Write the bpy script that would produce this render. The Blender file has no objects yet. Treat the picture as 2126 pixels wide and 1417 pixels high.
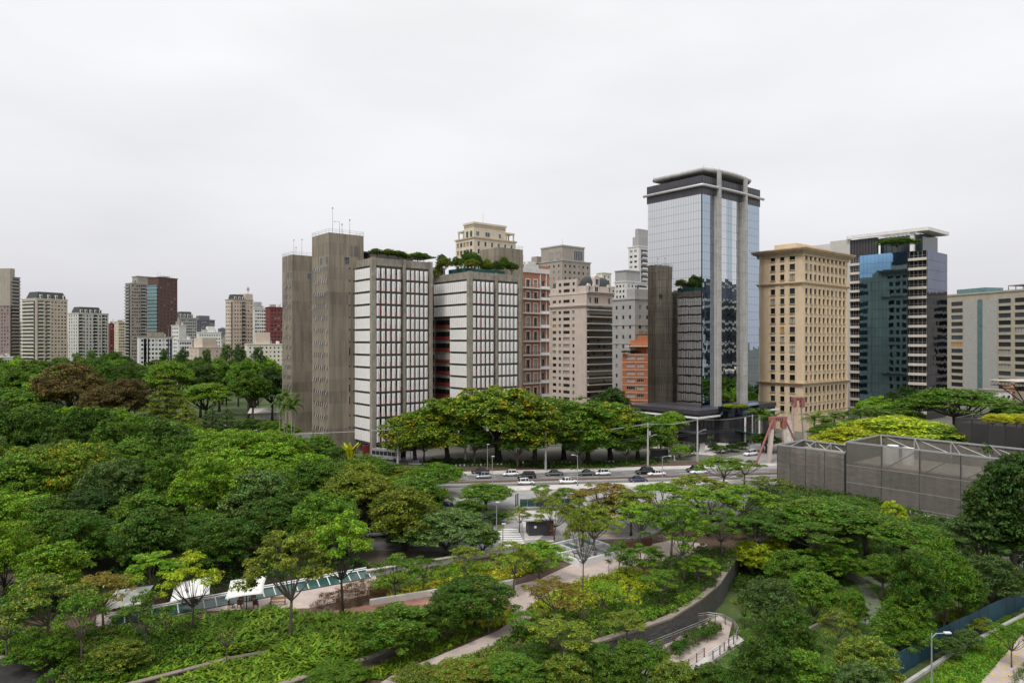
import bpy, math, random
import numpy as np
from mathutils import Vector, Matrix
random.seed(7)
S = bpy.context.scene
COL = S.collection
# ------------------------------------------------------------ camera
CH = 33.0                       # eye height above the street
F = 1417.0                      # focal length in photograph pixels (24 mm on 36 mm)
cam_d = bpy.data.cameras.new('camera'); cam = bpy.data.objects.new('camera', cam_d); COL.objects.link(cam)
cam.location = (0, 0, CH); cam.rotation_euler = (math.radians(90), 0, 0)
cam_d.lens = 24; cam_d.sensor_width = 36; cam_d.clip_start = 0.5; cam_d.clip_end = 12000
S.camera = cam
# ------------------------------------------------------------ sky, sun, exposure
SUN_EL, SUN_AZ = 57.0, 212.0    # degrees; azimuth clockwise from +Y
W = bpy.data.worlds.new('World'); S.world = W; W.use_nodes = True
nt = W.node_tree; nd = nt.nodes; lk = nt.links; nd.clear()
def N(t, **kw):
    n = nd.new(t)
    for k, v in kw.items(): setattr(n, k, v)
    return n
wo = N('ShaderNodeOutputWorld'); bg = N('ShaderNodeBackground'); bg.inputs['Strength'].default_value = 0.1
sky = N('ShaderNodeTexSky', sky_type='NISHITA', sun_disc=False, sun_elevation=math.radians(SUN_EL),
        sun_rotation=math.radians(SUN_AZ), dust_density=6.0, air_density=1.0, ozone_density=1.0)
hs = N('ShaderNodeHueSaturation'); hs.inputs['Saturation'].default_value = 0.25
lk.new(sky.outputs[0], hs.inputs['Color'])
tc = N('ShaderNodeTexCoord'); sp = N('ShaderNodeSeparateXYZ'); lk.new(tc.outputs['Generated'], sp.inputs[0])
rp = N('ShaderNodeValToRGB'); e = rp.color_ramp.elements
e[0].position = 0.0; e[0].color = (.60, .60, .63, 1); e[1].position = 1.0; e[1].color = (1.08, 1.08, 1.08, 1)
m = e.new(.12); m.color = (.655, .655, .68, 1); m = e.new(.42); m.color = (.785, .79, .805, 1)
lk.new(sp.outputs['Z'], rp.inputs[0])
mp = N('ShaderNodeMapping'); mp.inputs['Scale'].default_value = (1.0, 1.0, 3.2); lk.new(tc.outputs['Generated'], mp.inputs[0])
nz = N('ShaderNodeTexNoise'); nz.inputs['Scale'].default_value = 1.7; nz.inputs['Detail'].default_value = 5; nz.inputs['Roughness'].default_value = .45
lk.new(mp.outputs[0], nz.inputs['Vector'])
mr = N('ShaderNodeMapRange'); mr.inputs['From Min'].default_value = .3; mr.inputs['From Max'].default_value = .7
mr.inputs['To Min'].default_value = 8.7; mr.inputs['To Max'].default_value = 10.8
lk.new(nz.outputs['Fac'], mr.inputs['Value'])
vm = N('ShaderNodeVectorMath', operation='SCALE'); lk.new(rp.outputs[0], vm.inputs[0]); lk.new(mr.outputs[0], vm.inputs['Scale'])
mx = N('ShaderNodeMix', data_type='RGBA'); mx.inputs[0].default_value = .9
lk.new(hs.outputs[0], mx.inputs[6]); lk.new(vm.outputs[0], mx.inputs[7])
lk.new(mx.outputs[2], bg.inputs[0]); lk.new(bg.outputs[0], wo.inputs[0])
sd = bpy.data.lights.new('sun', 'SUN'); sd.energy = 1.5; sd.angle = math.radians(14); sd.color = (1, .965, .91)
so = bpy.data.objects.new('sun', sd); COL.objects.link(so)
_a, _e = math.radians(SUN_AZ), math.radians(SUN_EL)
so.rotation_euler = Vector((math.sin(_a)*math.cos(_e), math.cos(_a)*math.cos(_e), math.sin(_e))).to_track_quat('Z', 'Y').to_euler()
so.location = (-60, -60, 150)
vs = S.view_settings; vs.view_transform = 'Standard'; vs.look = 'None'; vs.exposure = 0.36; vs.gamma = 1.0; vs.use_curve_mapping = False
S.render.engine = 'CYCLES'; S.cycles.max_bounces = 6; S.cycles.transparent_max_bounces = 8; S.cycles.diffuse_bounces = 2
S.cycles.glossy_bounces = 3; S.cycles.transmission_bounces = 3; S.cycles.caustics_reflective = False; S.cycles.caustics_refractive = False

# ------------------------------------------------------------ helpers
def P(px, py, z=0.0):           # photograph pixel -> point on the level z
    t = (z - CH) / (-(py - 708.5) / F)
    return Vector(((px - 1063) / F * t, t, z))
def Q(px, d, z=0.0): return Vector(((px - 1063) / F * d, d, z))     # pixel column at a known depth
def ZT(py, d): return CH - (py - 708.5) / F * d                     # height of a pixel row at a known depth

MATS = {}
def material(name, col, rough=.8, metal=0., spec=.5, noise=None, bump=0., bscale=8., emis=None, extra=None):
    """principled material with procedural tone variation: noise=(scale, amount[, stretch xyz])"""
    if name in MATS: return MATS[name]
    m = bpy.data.materials.new(name); m.use_nodes = True; MATS[name] = m
    t = m.node_tree; b = t.nodes['Principled BSDF']
    b.inputs['Roughness'].default_value = rough; b.inputs['Metallic'].default_value = metal
    b.inputs['Specular IOR Level'].default_value = spec
    b.inputs['Base Color'].default_value = (*col, 1)
    m.diffuse_color = (*col, 1)
    tcn = None
    if noise or bump:
        tcn = t.nodes.new('ShaderNodeTexCoord')
    if noise:
        sc, amt = noise[0], noise[1]; st = noise[2] if len(noise) > 2 else (1, 1, 1)
        mpn = t.nodes.new('ShaderNodeMapping'); mpn.inputs['Scale'].default_value = st
        t.links.new(tcn.outputs['Object'], mpn.inputs[0])
        n = t.nodes.new('ShaderNodeTexNoise'); n.inputs['Scale'].default_value = sc; n.inputs['Detail'].default_value = 6; n.inputs['Roughness'].default_value = .65
        t.links.new(mpn.outputs[0], n.inputs['Vector'])
        r = t.nodes.new('ShaderNodeMapRange'); r.inputs['From Min'].default_value = .28; r.inputs['From Max'].default_value = .72
        r.inputs['To Min'].default_value = 1 - amt; r.inputs['To Max'].default_value = 1 + amt
        t.links.new(n.outputs['Fac'], r.inputs['Value'])
        v = t.nodes.new('ShaderNodeVectorMath'); v.operation = 'SCALE'; v.inputs[0].default_value = col
        t.links.new(r.outputs[0], v.inputs['Scale']); t.links.new(v.outputs[0], b.inputs['Base Color'])
    if bump:
        n2 = t.nodes.new('ShaderNodeTexNoise'); n2.inputs['Scale'].default_value = bscale; n2.inputs['Detail'].default_value = 3
        t.links.new(tcn.outputs['Object'], n2.inputs['Vector'])
        bn = t.nodes.new('ShaderNodeBump'); bn.inputs['Strength'].default_value = min(1, bump); bn.inputs['Distance'].default_value = bump
        t.links.new(n2.outputs['Fac'], bn.inputs['Height']); t.links.new(bn.outputs[0], b.inputs['Normal'])
    if emis:
        b.inputs['Emission Color'].default_value = (*emis[0], 1); b.inputs['Emission Strength'].default_value = emis[1]
    if extra: extra(t, b)
    return m

def mixcol(t, b, fac_socket, c2):
    """mix the present base colour towards c2 by a socket"""
    src = b.inputs['Base Color'].links[0].from_socket if b.inputs['Base Color'].links else None
    x = t.nodes.new('ShaderNodeMix'); x.data_type = 'RGBA'
    if src: t.links.new(src, x.inputs[6])
    else: x.inputs[6].default_value = b.inputs['Base Color'].default_value
    x.inputs[7].default_value = (*c2, 1); t.links.new(fac_socket, x.inputs[0]); t.links.new(x.outputs[2], b.inputs['Base Color'])

def leaf_mat(name, col, col2=None, frac=.15, var=.6, trans=.22, rough=.55):
    if name in MATS: return MATS[name]
    m = bpy.data.materials.new(name); m.use_nodes = True; MATS[name] = m
    t = m.node_tree; b = t.nodes['Principled BSDF']; out = t.nodes['Material Output']
    m.diffuse_color = (*col, 1)
    g = t.nodes.new('ShaderNodeNewGeometry'); oi = t.nodes.new('ShaderNodeObjectInfo')
    r = t.nodes.new('ShaderNodeMapRange'); r.inputs['To Min'].default_value = 1 - var; r.inputs['To Max'].default_value = 1 + var * 1.8
    t.links.new(g.outputs['Random Per Island'], r.inputs['Value'])
    r2 = t.nodes.new('ShaderNodeMapRange'); r2.inputs['To Min'].default_value = .8; r2.inputs['To Max'].default_value = 1.25
    t.links.new(oi.outputs['Random'], r2.inputs['Value'])
    mu = t.nodes.new('ShaderNodeMath'); mu.operation = 'MULTIPLY'; t.links.new(r.outputs[0], mu.inputs[0]); t.links.new(r2.outputs[0], mu.inputs[1])
    v = t.nodes.new('ShaderNodeVectorMath'); v.operation = 'SCALE'; v.inputs[0].default_value = col
    t.links.new(mu.outputs[0], v.inputs['Scale']); c = v.outputs[0]
    nv = t.nodes.new('ShaderNodeTexNoise'); nv.inputs['Scale'].default_value = 1.3; nv.inputs['Detail'].default_value = 2; tv = t.nodes.new('ShaderNodeTexCoord'); t.links.new(tv.outputs['Object'], nv.inputs['Vector'])
    rv = t.nodes.new('ShaderNodeMapRange'); rv.inputs['From Min'].default_value = .32; rv.inputs['From Max'].default_value = .68; rv.inputs['To Min'].default_value = .7; rv.inputs['To Max'].default_value = 1.45; t.links.new(nv.outputs['Fac'], rv.inputs['Value'])
    v2 = t.nodes.new('ShaderNodeVectorMath'); v2.operation = 'SCALE'; t.links.new(c, v2.inputs[0]); t.links.new(rv.outputs[0], v2.inputs['Scale']); c = v2.outputs[0]
    # hue drift from tree to tree and clump to clump
    tcn = t.nodes.new('ShaderNodeTexCoord'); nn = t.nodes.new('ShaderNodeTexNoise'); nn.inputs['Scale'].default_value = .55; nn.inputs['Detail'].default_value = 2
    t.links.new(tcn.outputs['Object'], nn.inputs['Vector'])
    h = t.nodes.new('ShaderNodeHueSaturation')
    r3 = t.nodes.new('ShaderNodeMapRange'); r3.inputs['From Min'].default_value = .3; r3.inputs['From Max'].default_value = .7
    r3.inputs['To Min'].default_value = .475; r3.inputs['To Max'].default_value = .525
    t.links.new(nn.outputs['Fac'], r3.inputs['Value']); t.links.new(r3.outputs[0], h.inputs['Hue']); t.links.new(c, h.inputs['Color']); c = h.outputs[0]
    if col2:
        mk = t.nodes.new('ShaderNodeMath'); mk.operation = 'MULTIPLY_ADD'; t.links.new(nn.outputs['Fac'], mk.inputs[0]); mk.inputs[1].default_value = 1.6; t.links.new(g.outputs['Random Per Island'], mk.inputs[2])
        gt = t.nodes.new('ShaderNodeMath'); gt.operation = 'GREATER_THAN'; gt.inputs[1].default_value = 1.8 - frac * 1.6; t.links.new(mk.outputs[0], gt.inputs[0])
        x = t.nodes.new('ShaderNodeMix'); x.data_type = 'RGBA'; t.links.new(gt.outputs[0], x.inputs[0]); t.links.new(c, x.inputs[6]); x.inputs[7].default_value = (*col2, 1); c = x.outputs[2]
    t.links.new(c, b.inputs['Base Color']); b.inputs['Roughness'].default_value = rough; b.inputs['Specular IOR Level'].default_value = .18
    tr = t.nodes.new('ShaderNodeBsdfTranslucent'); sc = t.nodes.new('ShaderNodeVectorMath'); sc.operation = 'MULTIPLY'; sc.inputs[1].default_value = (1.5, 1.5, .6)
    t.links.new(c, sc.inputs[0]); t.links.new(sc.outputs[0], tr.inputs['Color'])
    ms = t.nodes.new('ShaderNodeMixShader'); ms.inputs[0].default_value = trans
    t.links.new(b.outputs[0], ms.inputs[1]); t.links.new(tr.outputs[0], ms.inputs[2]); t.links.new(ms.outputs[0], out.inputs[0])
    return m

class MB:
    """collects faces for one mesh"""
    def __init__(s): s.v = []; s.f = []; s.mi = []; s.cur = 0
    def add(s, vs_, fs_):
        o = len(s.v); s.v += [tuple(v) for v in vs_]
        for f in fs_: s.f.append([i + o for i in f]); s.mi.append(s.cur)
    def box(s, x0, y0, z0, x1, y1, z1):
        s.add([(x0,y0,z0),(x1,y0,z0),(x1,y1,z0),(x0,y1,z0),(x0,y0,z1),(x1,y0,z1),(x1,y1,z1),(x0,y1,z1)],
              [(3,2,1,0),(4,5,6,7),(0,1,5,4),(1,2,6,5),(2,3,7,6),(3,0,4,7)])
    def fbox(s, face, u0, u1, z0, z1, o0, o1, W=0, D=0):
        """box on a facade: R is y=0 looking -y, L is x=0 looking -x, E is x=W looking +x, B is y=D looking +y"""
        if face == 'R': s.box(u0, -o1, z0, u1, -o0, z1)
        elif face == 'L': s.box(-o1, u0, z0, -o0, u1, z1)
        elif face == 'E': s.box(W+o0, u0, z0, W+o1, u1, z1)
        else: s.box(u0, D+o0, z0, u1, D+o1, z1)
    def obox(s, c, hx, hy, hz, rz=0., ry=0., rx=0.):
        M = Matrix.Translation(c) @ Matrix.Rotation(rz,4,'Z') @ Matrix.Rotation(ry,4,'Y') @ Matrix.Rotation(rx,4,'X')
        p = [M @ Vector((a*hx,b*hy,d*hz)) for d in (-1,1) for a,b in ((-1,-1),(1,-1),(1,1),(-1,1))]
        s.add(p, [(3,2,1,0),(4,5,6,7),(0,1,5,4),(1,2,6,5),(2,3,7,6),(3,0,4,7)])
    def prism(s, poly, z0, z1):
        n = len(poly); s.add([(p[0],p[1],z0) for p in poly]+[(p[0],p[1],z1) for p in poly],
            [tuple(range(n-1,-1,-1)), tuple(range(n,2*n))]+[(i,(i+1)%n,n+(i+1)%n,n+i) for i in range(n)])
    def sheet(s, poly, z): s.add([(p[0],p[1],z) for p in poly], [tuple(range(len(poly)))])
    def tube(s, pts, rad, n=6, cap=True):
        pts = [Vector(p) for p in pts]; k = len(pts)
        if not hasattr(rad,'__len__'): rad = [rad]*k
        vs_ = []; 
        for i,p in enumerate(pts):
            d = (pts[min(i+1,k-1)]-pts[max(i-1,0)]); d = d.normalized() if d.length > 1e-9 else Vector((0,0,1))
            a = d.cross(Vector((0,0,1)) if abs(d.z) < .95 else Vector((1,0,0))).normalized(); b = d.cross(a)
            for j in range(n):
                t = 2*math.pi*j/n; vs_.append(p + (a*math.cos(t)+b*math.sin(t))*rad[i])
        fs = [(i*n+j, i*n+(j+1)%n, (i+1)*n+(j+1)%n, (i+1)*n+j) for i in range(k-1) for j in range(n)]
        if cap: fs += [tuple(range(n-1,-1,-1)), tuple(range((k-1)*n,k*n))]
        s.add(vs_, fs)
    def cyl(s, x, y, z0, z1, r, r2=None, n=10): s.tube([(x,y,z0),(x,y,z1)], [r, r if r2 is None else r2], n)
    def ribbon(s, pts, w, z0, z1):
        """a wall or kerb of width w along a polyline on plan"""
        pts = [Vector((p[0],p[1],0)) for p in pts]; L = []; R = []
        for i,p in enumerate(pts):
            d = (pts[min(i+1,len(pts)-1)]-pts[max(i-1,0)]).normalized(); n = Vector((-d.y,d.x,0))*w/2; L.append(p+n); R.append(p-n)
        for i in range(len(pts)-1):
            q = [R[i],R[i+1],L[i+1],L[i]]
            za = z0 if not hasattr(z0,'__len__') else z0[i]; 
            s.add([(a.x,a.y,za) for a in q]+[(a.x,a.y,z1) for a in q],[(3,2,1,0),(4,5,6,7),(0,1,5,4),(2,3,7,6)]+([(3,0,4,7)] if i==0 else [])+([(1,2,6,5)] if i==len(pts)-2 else []))
    def mesh(s, name, mats, smooth=False):
        me = bpy.data.meshes.new(name); me.from_pydata(s.v, [], s.f)
        mats = mats if isinstance(mats,(list,tuple)) else [mats]
        for m_ in mats: me.materials.append(m_)
        if len(mats) > 1: me.polygons.foreach_set('material_index', s.mi)
        if smooth: me.polygons.foreach_set('use_smooth', [True]*len(me.polygons))
        me.update(); return me
    def build(s, name, mats, parent=None, smooth=False, **kw):
        return obj(name, s.mesh(name, mats, smooth), parent, **kw)

def obj(name, me, parent=None, loc=(0,0,0), rot=(0,0,0), scale=None, label=None, cat=None, group=None, kind=None):
    o = bpy.data.objects.new(name, me); COL.objects.link(o)
    if parent: o.parent = parent
    o.location = loc; o.rotation_euler = rot
    if scale is not None: o.scale = scale if hasattr(scale,'__len__') else (scale,)*3
    if label: o['label'] = label
    if cat: o['category'] = cat
    if group: o['group'] = group
    if kind: o['kind'] = kind
    return o
def thing(name, label, cat, loc=(0,0,0), rz=0., group=None, scale=None):
    o = obj(name, None, None, loc, (0,0,rz), scale, label, cat, group); o.empty_display_size = .5
    return o
def copy_tree(o, parent=None, **kw):
    c = o.copy(); COL.objects.link(c); c.parent = parent
    for k,v in kw.items(): c[k] = v
    for ch in o.children: copy_tree(ch, c)
    return c
def slotmat(o, m):
    o.material_slots[0].link = 'OBJECT'; o.material_slots[0].material = m

TH = math.radians(39.5)
def lot(name, label, cpx, d, lpx, rpx, top=None, th=TH, base=0., group=None, cat='building'):
    """an Empty at the corner that faces us; returns it with width along the right face, depth along the left face, height"""
    c = Q(cpx, d, base); ax = (math.cos(th), math.sin(th)); ay = (-math.sin(th), math.cos(th))
    def s_(px, a): r = (px-1063)/F; return (r*d - c.x)/(a[0] - r*a[1])
    E = thing(name, label, cat, c, th, group)
    return E, s_(rpx, ax), s_(lpx, ay), (ZT(top, d) - base if top is not None else None)

def facade(mb, face, u0, u1, z0, z1, cols, rows, t, W=0, D=0):
    """piers and spandrels round rectangular openings, t thick, standing on the core"""
    e = u0
    for a,b in list(cols)+[(u1,u1)]:
        if a > e+1e-4: mb.fbox(face, e, a, z0, z1, 0, t, W, D)
        if b > a:
            zz = z0
            for c_,d_ in list(rows)+[(z1,z1)]:
                if c_ > zz+1e-4: mb.fbox(face, a, b, zz, c_, 0, t-.004, W, D)
                zz = d_
        e = b
WIN = {}
def win_mesh(w, h, glass, frame='frame_dark', bars=1, fr=.07):
    k = (round(w,2), round(h,2), glass, frame, bars)
    if k not in WIN:
        mb = MB(); mb.box(-w/2, -.03, 0, w/2, 0, h); mb.cur = 1
        mb.box(-w/2, -.09, 0, w/2, -.03, fr); mb.box(-w/2, -.09, h-fr, w/2, -.03, h)
        mb.box(-w/2, -.09, fr, -w/2+fr, -.03, h-fr); mb.box(w/2-fr, -.09, fr, w/2, -.03, h-fr)
        for i in range(bars):
            x = -w/2 + w*(i+1)/(bars+1); mb.box(x-fr/2, -.085, fr, x+fr/2, -.03, h-fr)
        WIN[k] = mb.mesh('window', [MATS[glass], MATS[frame]])
    return WIN[k]
FROT = {'R': 0., 'L': -math.pi/2, 'E': math.pi/2, 'B': math.pi}
def put(E, me, face, u, z, o=0., W=0, D=0, name='window'):
    loc = {'R': (u,-o,z), 'L': (-o,u,z), 'E': (W+o,u,z), 'B': (u,D+o,z)}[face]
    return obj(name, me, E, loc, (0,0,FROT[face]))
def glasspick(r=None, lit=.03, cur=.25):
    r = random.random()
    return 'glass_lit' if r < lit else ('glass_curtain' if r < lit+cur else random.choice(('glass_dark','glass_dark','glass_blue')))
def windows(E, face, cols, rows, W=0, D=0, lit=.02, cur=.25, frame='frame_dark', bars=1, o=.02):
    for a,b in cols:
        for c_,d_ in rows:
            put(E, win_mesh(b-a, d_-c_, glasspick(None,lit,cur), frame, bars), face, (a+b)/2, c_, o, W, D)
def rows_of(z0, pitch, n, sill, h): return [(z0+i*pitch+sill, z0+i*pitch+sill+h) for i in range(n)]
def cols_of(u0, u1, n, w):
    p = (u1-u0)/n; return [(u0+p*(i+.5)-w/2, u0+p*(i+.5)+w/2) for i in range(n)]
# ------------------------------------------------------------ materials
def streaks(scale, lo, dark):
    def ex(t, b):
        tcn = t.nodes.new('ShaderNodeTexCoord'); mpn = t.nodes.new('ShaderNodeMapping'); mpn.inputs['Scale'].default_value = (1, 1, .06)
        t.links.new(tcn.outputs['Object'], mpn.inputs[0])
        n = t.nodes.new('ShaderNodeTexNoise'); n.inputs['Scale'].default_value = scale; n.inputs['Detail'].default_value = 4; t.links.new(mpn.outputs[0], n.inputs['Vector'])
        r = t.nodes.new('ShaderNodeMapRange'); r.inputs['From Min'].default_value = .45; r.inputs['From Max'].default_value = .72; r.inputs['To Max'].default_value = lo
        t.links.new(n.outputs['Fac'], r.inputs['Value']); mixcol(t, b, r.outputs[0], dark)
    return ex
def boards(t, b):   # board-marked concrete cast in lifts of one storey
    tcn = t.nodes.new('ShaderNodeTexCoord'); sx = t.nodes.new('ShaderNodeSeparateXYZ'); t.links.new(tcn.outputs['Object'], sx.inputs[0])
    ad = t.nodes.new('ShaderNodeMath'); ad.operation = 'ADD'; t.links.new(sx.outputs[0], ad.inputs[0]); t.links.new(sx.outputs[1], ad.inputs[1])
    cb = t.nodes.new('ShaderNodeCombineXYZ'); ml = t.nodes.new('ShaderNodeMath'); ml.operation = 'MULTIPLY'; ml.inputs[1].default_value = 2.6
    t.links.new(ad.outputs[0], ml.inputs[0])
    mz = t.nodes.new('ShaderNodeMath'); mz.operation = 'MULTIPLY'; mz.inputs[1].default_value = 1/3.66; t.links.new(sx.outputs[2], mz.inputs[0])
    fx = t.nodes.new('ShaderNodeMath'); fx.operation = 'FLOOR'; t.links.new(ml.outputs[0], fx.inputs[0])
    fz = t.nodes.new('ShaderNodeMath'); fz.operation = 'FLOOR'; t.links.new(mz.outputs[0], fz.inputs[0])
    t.links.new(fx.outputs[0], cb.inputs[0]); t.links.new(fz.outputs[0], cb.inputs[2])
    wn = t.nodes.new('ShaderNodeTexWhiteNoise'); wn.noise_dimensions = '3D'; t.links.new(cb.outputs[0], wn.inputs[0])
    wz = t.nodes.new('ShaderNodeTexWhiteNoise'); wz.noise_dimensions = '1D'; t.links.new(fz.outputs[0], wz.inputs['W'])
    r = t.nodes.new('ShaderNodeMapRange'); r.inputs['To Max'].default_value = .55; t.links.new(wn.outputs['Value'], r.inputs['Value']); mixcol(t, b, r.outputs[0], (.10, .088, .072))
    r = t.nodes.new('ShaderNodeMapRange'); r.inputs['To Max'].default_value = .6; t.links.new(wz.outputs['Value'], r.inputs['Value']); mixcol(t, b, r.outputs[0], (.33, .28, .21))
    streaks(.8, .65, (.085, .075, .062))(t, b)
    pp = t.nodes.new('ShaderNodeMath'); pp.operation = 'FRACT'; t.links.new(ml.outputs[0], pp.inputs[0])
    cp = t.nodes.new('ShaderNodeMath'); cp.operation = 'LESS_THAN'; cp.inputs[1].default_value = .14; t.links.new(pp.outputs[0], cp.inputs[0])
    r = t.nodes.new('ShaderNodeMath'); r.operation = 'MULTIPLY'; r.inputs[1].default_value = .45; t.links.new(cp.outputs[0], r.inputs[0]); mixcol(t, b, r.outputs[0], (.10, .088, .074))
def brickrows(scale, mortar):
    def ex(t, b):
        tcn = t.nodes.new('ShaderNodeTexCoord'); sx = t.nodes.new('ShaderNodeSeparateXYZ'); t.links.new(tcn.outputs['Object'], sx.inputs[0])
        f = t.nodes.new('ShaderNodeMath'); f.operation = 'MULTIPLY'; f.inputs[1].default_value = scale; t.links.new(sx.outputs[2], f.inputs[0])
        g = t.nodes.new('ShaderNodeMath'); g.operation = 'FRACT'; t.links.new(f.outputs[0], g.inputs[0])
        l = t.nodes.new('ShaderNodeMath'); l.operation = 'LESS_THAN'; l.inputs[1].default_value = .16; t.links.new(g.outputs[0], l.inputs[0])
        h = t.nodes.new('ShaderNodeMath'); h.operation = 'MULTIPLY'; h.inputs[1].default_value = .5; t.links.new(l.outputs[0], h.inputs[0]); mixcol(t, b, h.outputs[0], mortar)
    return ex
def tiles(sx_, sy_, amt, dark):     # paving with joints on plan
    def ex(t, b):
        tcn = t.nodes.new('ShaderNodeTexCoord'); br = t.nodes.new('ShaderNodeTexBrick'); br.inputs['Scale'].default_value = sx_
        br.inputs['Color1'].default_value = (0,0,0,1); br.inputs['Color2'].default_value = (.35,.35,.35,1); br.inputs['Mortar'].default_value = (1,1,1,1); br.inputs['Mortar Size'].default_value = .02
        t.links.new(tcn.outputs['Object'], br.inputs['Vector'])
        h = t.nodes.new('ShaderNodeMath'); h.operation = 'MULTIPLY'; h.inputs[1].default_value = amt; t.links.new(br.outputs['Color'], h.inputs[0]); mixcol(t, b, h.outputs[0], dark)
    return ex
M_ = material
M_('concrete_board', (.245, .205, .158), .9, noise=(.16, .5, (1,1,.45)), bump=.02, bscale=3, extra=boards)
M_('concrete_grey', (.285, .255, .21), .9, noise=(.6, .3), extra=streaks(1.2, .5, (.11,.1,.09)))
M_('concrete_light', (.42, .41, .39), .85, noise=(.5, .2), extra=streaks(.9, .4, (.25,.24,.22)))
M_('concrete_dark', (.09, .085, .08), .9, noise=(1, .3))
M_('fin_white', (.80, .785, .765), .6, noise=(.5, .1, (1,1,.3)), extra=streaks(2., .25, (.55,.53,.5)))
M_('red_paint', (.23, .035, .03), .6, noise=(1, .25))
M_('red_steel', (.30, .115, .10), .6, noise=(1.2, .25))
M_('white_paint', (.78, .775, .76), .6, noise=(.8, .08))
M_('trim_white', (.72, .71, .69), .7, noise=(.5, .12), extra=streaks(1.5, .3, (.5,.48,.45)))
M_('cream', (.62, .55, .42), .85, noise=(.25, .12), extra=streaks(.9, .3, (.45,.4,.31)))
M_('cream_pale', (.66, .63, .55), .85, noise=(.25, .12), extra=streaks(.9, .3, (.5,.47,.41)))
M_('ochre', (.71, .56, .385), .8, noise=(.2, .1), extra=streaks(.7, .25, (.45,.33,.19)))
M_('ochre_trim', (.48, .37, .24), .8, noise=(.4, .18), extra=streaks(1., .4, (.27,.2,.13)))
M_('pink_stone', (.55, .47, .415), .8, noise=(.3, .12), extra=streaks(.8, .3, (.37,.3,.26)))
M_('pink_trim', (.58, .52, .47), .8, noise=(.5, .14))
M_('taupe', (.35, .31, .265), .85, noise=(.3, .15), extra=streaks(.8, .4, (.24,.21,.18)))
M_('mauve', (.27, .205, .195), .85, noise=(.3, .15))
M_('grey_wall', (.37, .365, .36), .85, noise=(.3, .12), extra=streaks(.8, .3, (.27,.265,.26)))
M_('pale_wall', (.64, .635, .62), .85, noise=(.3, .1), extra=streaks(.9, .3, (.46,.45,.43)))
M_('peach', (.56, .47, .385), .85, noise=(.3, .12), extra=streaks(.9, .35, (.42,.33,.26)))
M_('brick_orange', (.44, .15, .065), .85, noise=(1.5, .22), extra=brickrows(5., (.5,.3,.2)))
M_('brick_red', (.43, .185, .105), .85, noise=(1.5, .22), extra=brickrows(5., (.4,.2,.14)))
M_('brick_dark', (.105, .06, .052), .85, noise=(1., .2))
M_('maroon', (.17, .045, .045), .8, noise=(.6, .2))
M_('slate_roof', (.035, .04, .045), .55, noise=(1.5, .35))
M_('violet_grey', (.135, .13, .155), .8, noise=(.3, .15))
M_('stone_grey', (.40, .36, .285), .85, noise=(.25, .12), extra=streaks(.7, .35, (.29,.265,.22)))
M_('stone_cool', (.375, .37, .345), .85, noise=(.9, .14), extra=brickrows(.8, (.27,.265,.25)))
M_('panel_light', (.50, .485, .455), .7, noise=(.3, .1), extra=brickrows(.9, (.38,.37,.35)))
M_('ledge_cream', (.57, .53, .46), .75, noise=(.5, .1))
M_('frame_dark', (.03, .03, .032), .5); M_('frame_white', (.7, .7, .69), .6); M_('frame_steel', (.36, .37, .38), .4, metal=.6)
M_('glass_dark', (.012, .014, .016), .08, spec=.6, bump=.004, bscale=.8); M_('glass_blue', (.03, .045, .055), .08, spec=.8, bump=.004, bscale=.8)
M_('glass_curtain', (.34, .33, .30), .35, spec=.5, noise=(3, .3, (1,1,.1)))
M_('glass_lit', (.3, .16, .06), .3, emis=((1., .55, .2), .1))
M_('glass_green', (.025, .075, .065), .12, spec=.7, noise=(.4, .3))
M_('glass_teal', (.12, .22, .235), .1, metal=.35, noise=(.8, .3), bump=.01, bscale=.5)
M_('mirror_glass', (.665, .675, .685), .015, metal=1., noise=(.05, .05), bump=.0022, bscale=.45)
M_('mirror_wavy', (.42, .49, .57), .02, metal=1., bump=.05, bscale=.3)
M_('mirror_dark', (.05, .05, .056), .12, metal=.5, spec=.6, noise=(.3, .25))
M_('blue_glass', (.19, .36, .54), .03, metal=1., noise=(.08, .3, (.4,.4,1)), bump=.004, bscale=.4)
M_('violet_glass', (.095, .115, .185), .05, metal=1., noise=(.15, .25), bump=.006, bscale=.5)
M_('steel_grey', (.40, .41, .42), .45, metal=.5, noise=(1, .12)); M_('steel_white', (.68, .69, .70), .45, noise=(1, .08)); M_('steel_dark', (.035, .035, .038), .5, noise=(1, .2))
M_('tube_metal', (.52, .52, .51), .4, metal=.3, noise=(.5, .1))
M_('black_panel', (.028, .028, .033), .3, noise=(.6, .25)); M_('graphite', (.055, .052, .062), .35, noise=(.4, .2))
M_('asphalt', (.15, .145, .145), .8, noise=(.35, .3), bump=.004, bscale=30); M_('asphalt_pale', (.29, .28, .28), .75, noise=(.25, .25), bump=.004, bscale=30)
M_('road_paint', (.72, .71, .68), .7, noise=(3, .2)); M_('road_yellow', (.58, .40, .08), .7, noise=(3, .2))
M_('pavement', (.56, .53, .50), .85, noise=(.5, .25), extra=tiles(1.2, 1, .5, (.24,.22,.2))); M_('kerb_stone', (.46, .45, .43), .85, noise=(2, .2))
M_('pave_pink', (.47, .385, .345), .85, noise=(.35, .25), extra=tiles(1.1, 1, .45, (.3,.25,.22))); M_('pave_red', (.40, .20, .15), .85, noise=(.8, .25), extra=tiles(2.2, 1, .6, (.25,.13,.1)))
M_('coping', (.235, .195, .16), .85, noise=(1., .25), extra=tiles(1.2, 1, .4, (.2,.17,.15))); M_('wall_white', (.64, .61, .58), .8, noise=(.6, .12))
M_('slate_dark', (.045, .042, .04), .85, spec=.2, noise=(1.5, .5), extra=tiles(.8,1,.5,(.02,.02,.02)))
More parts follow.
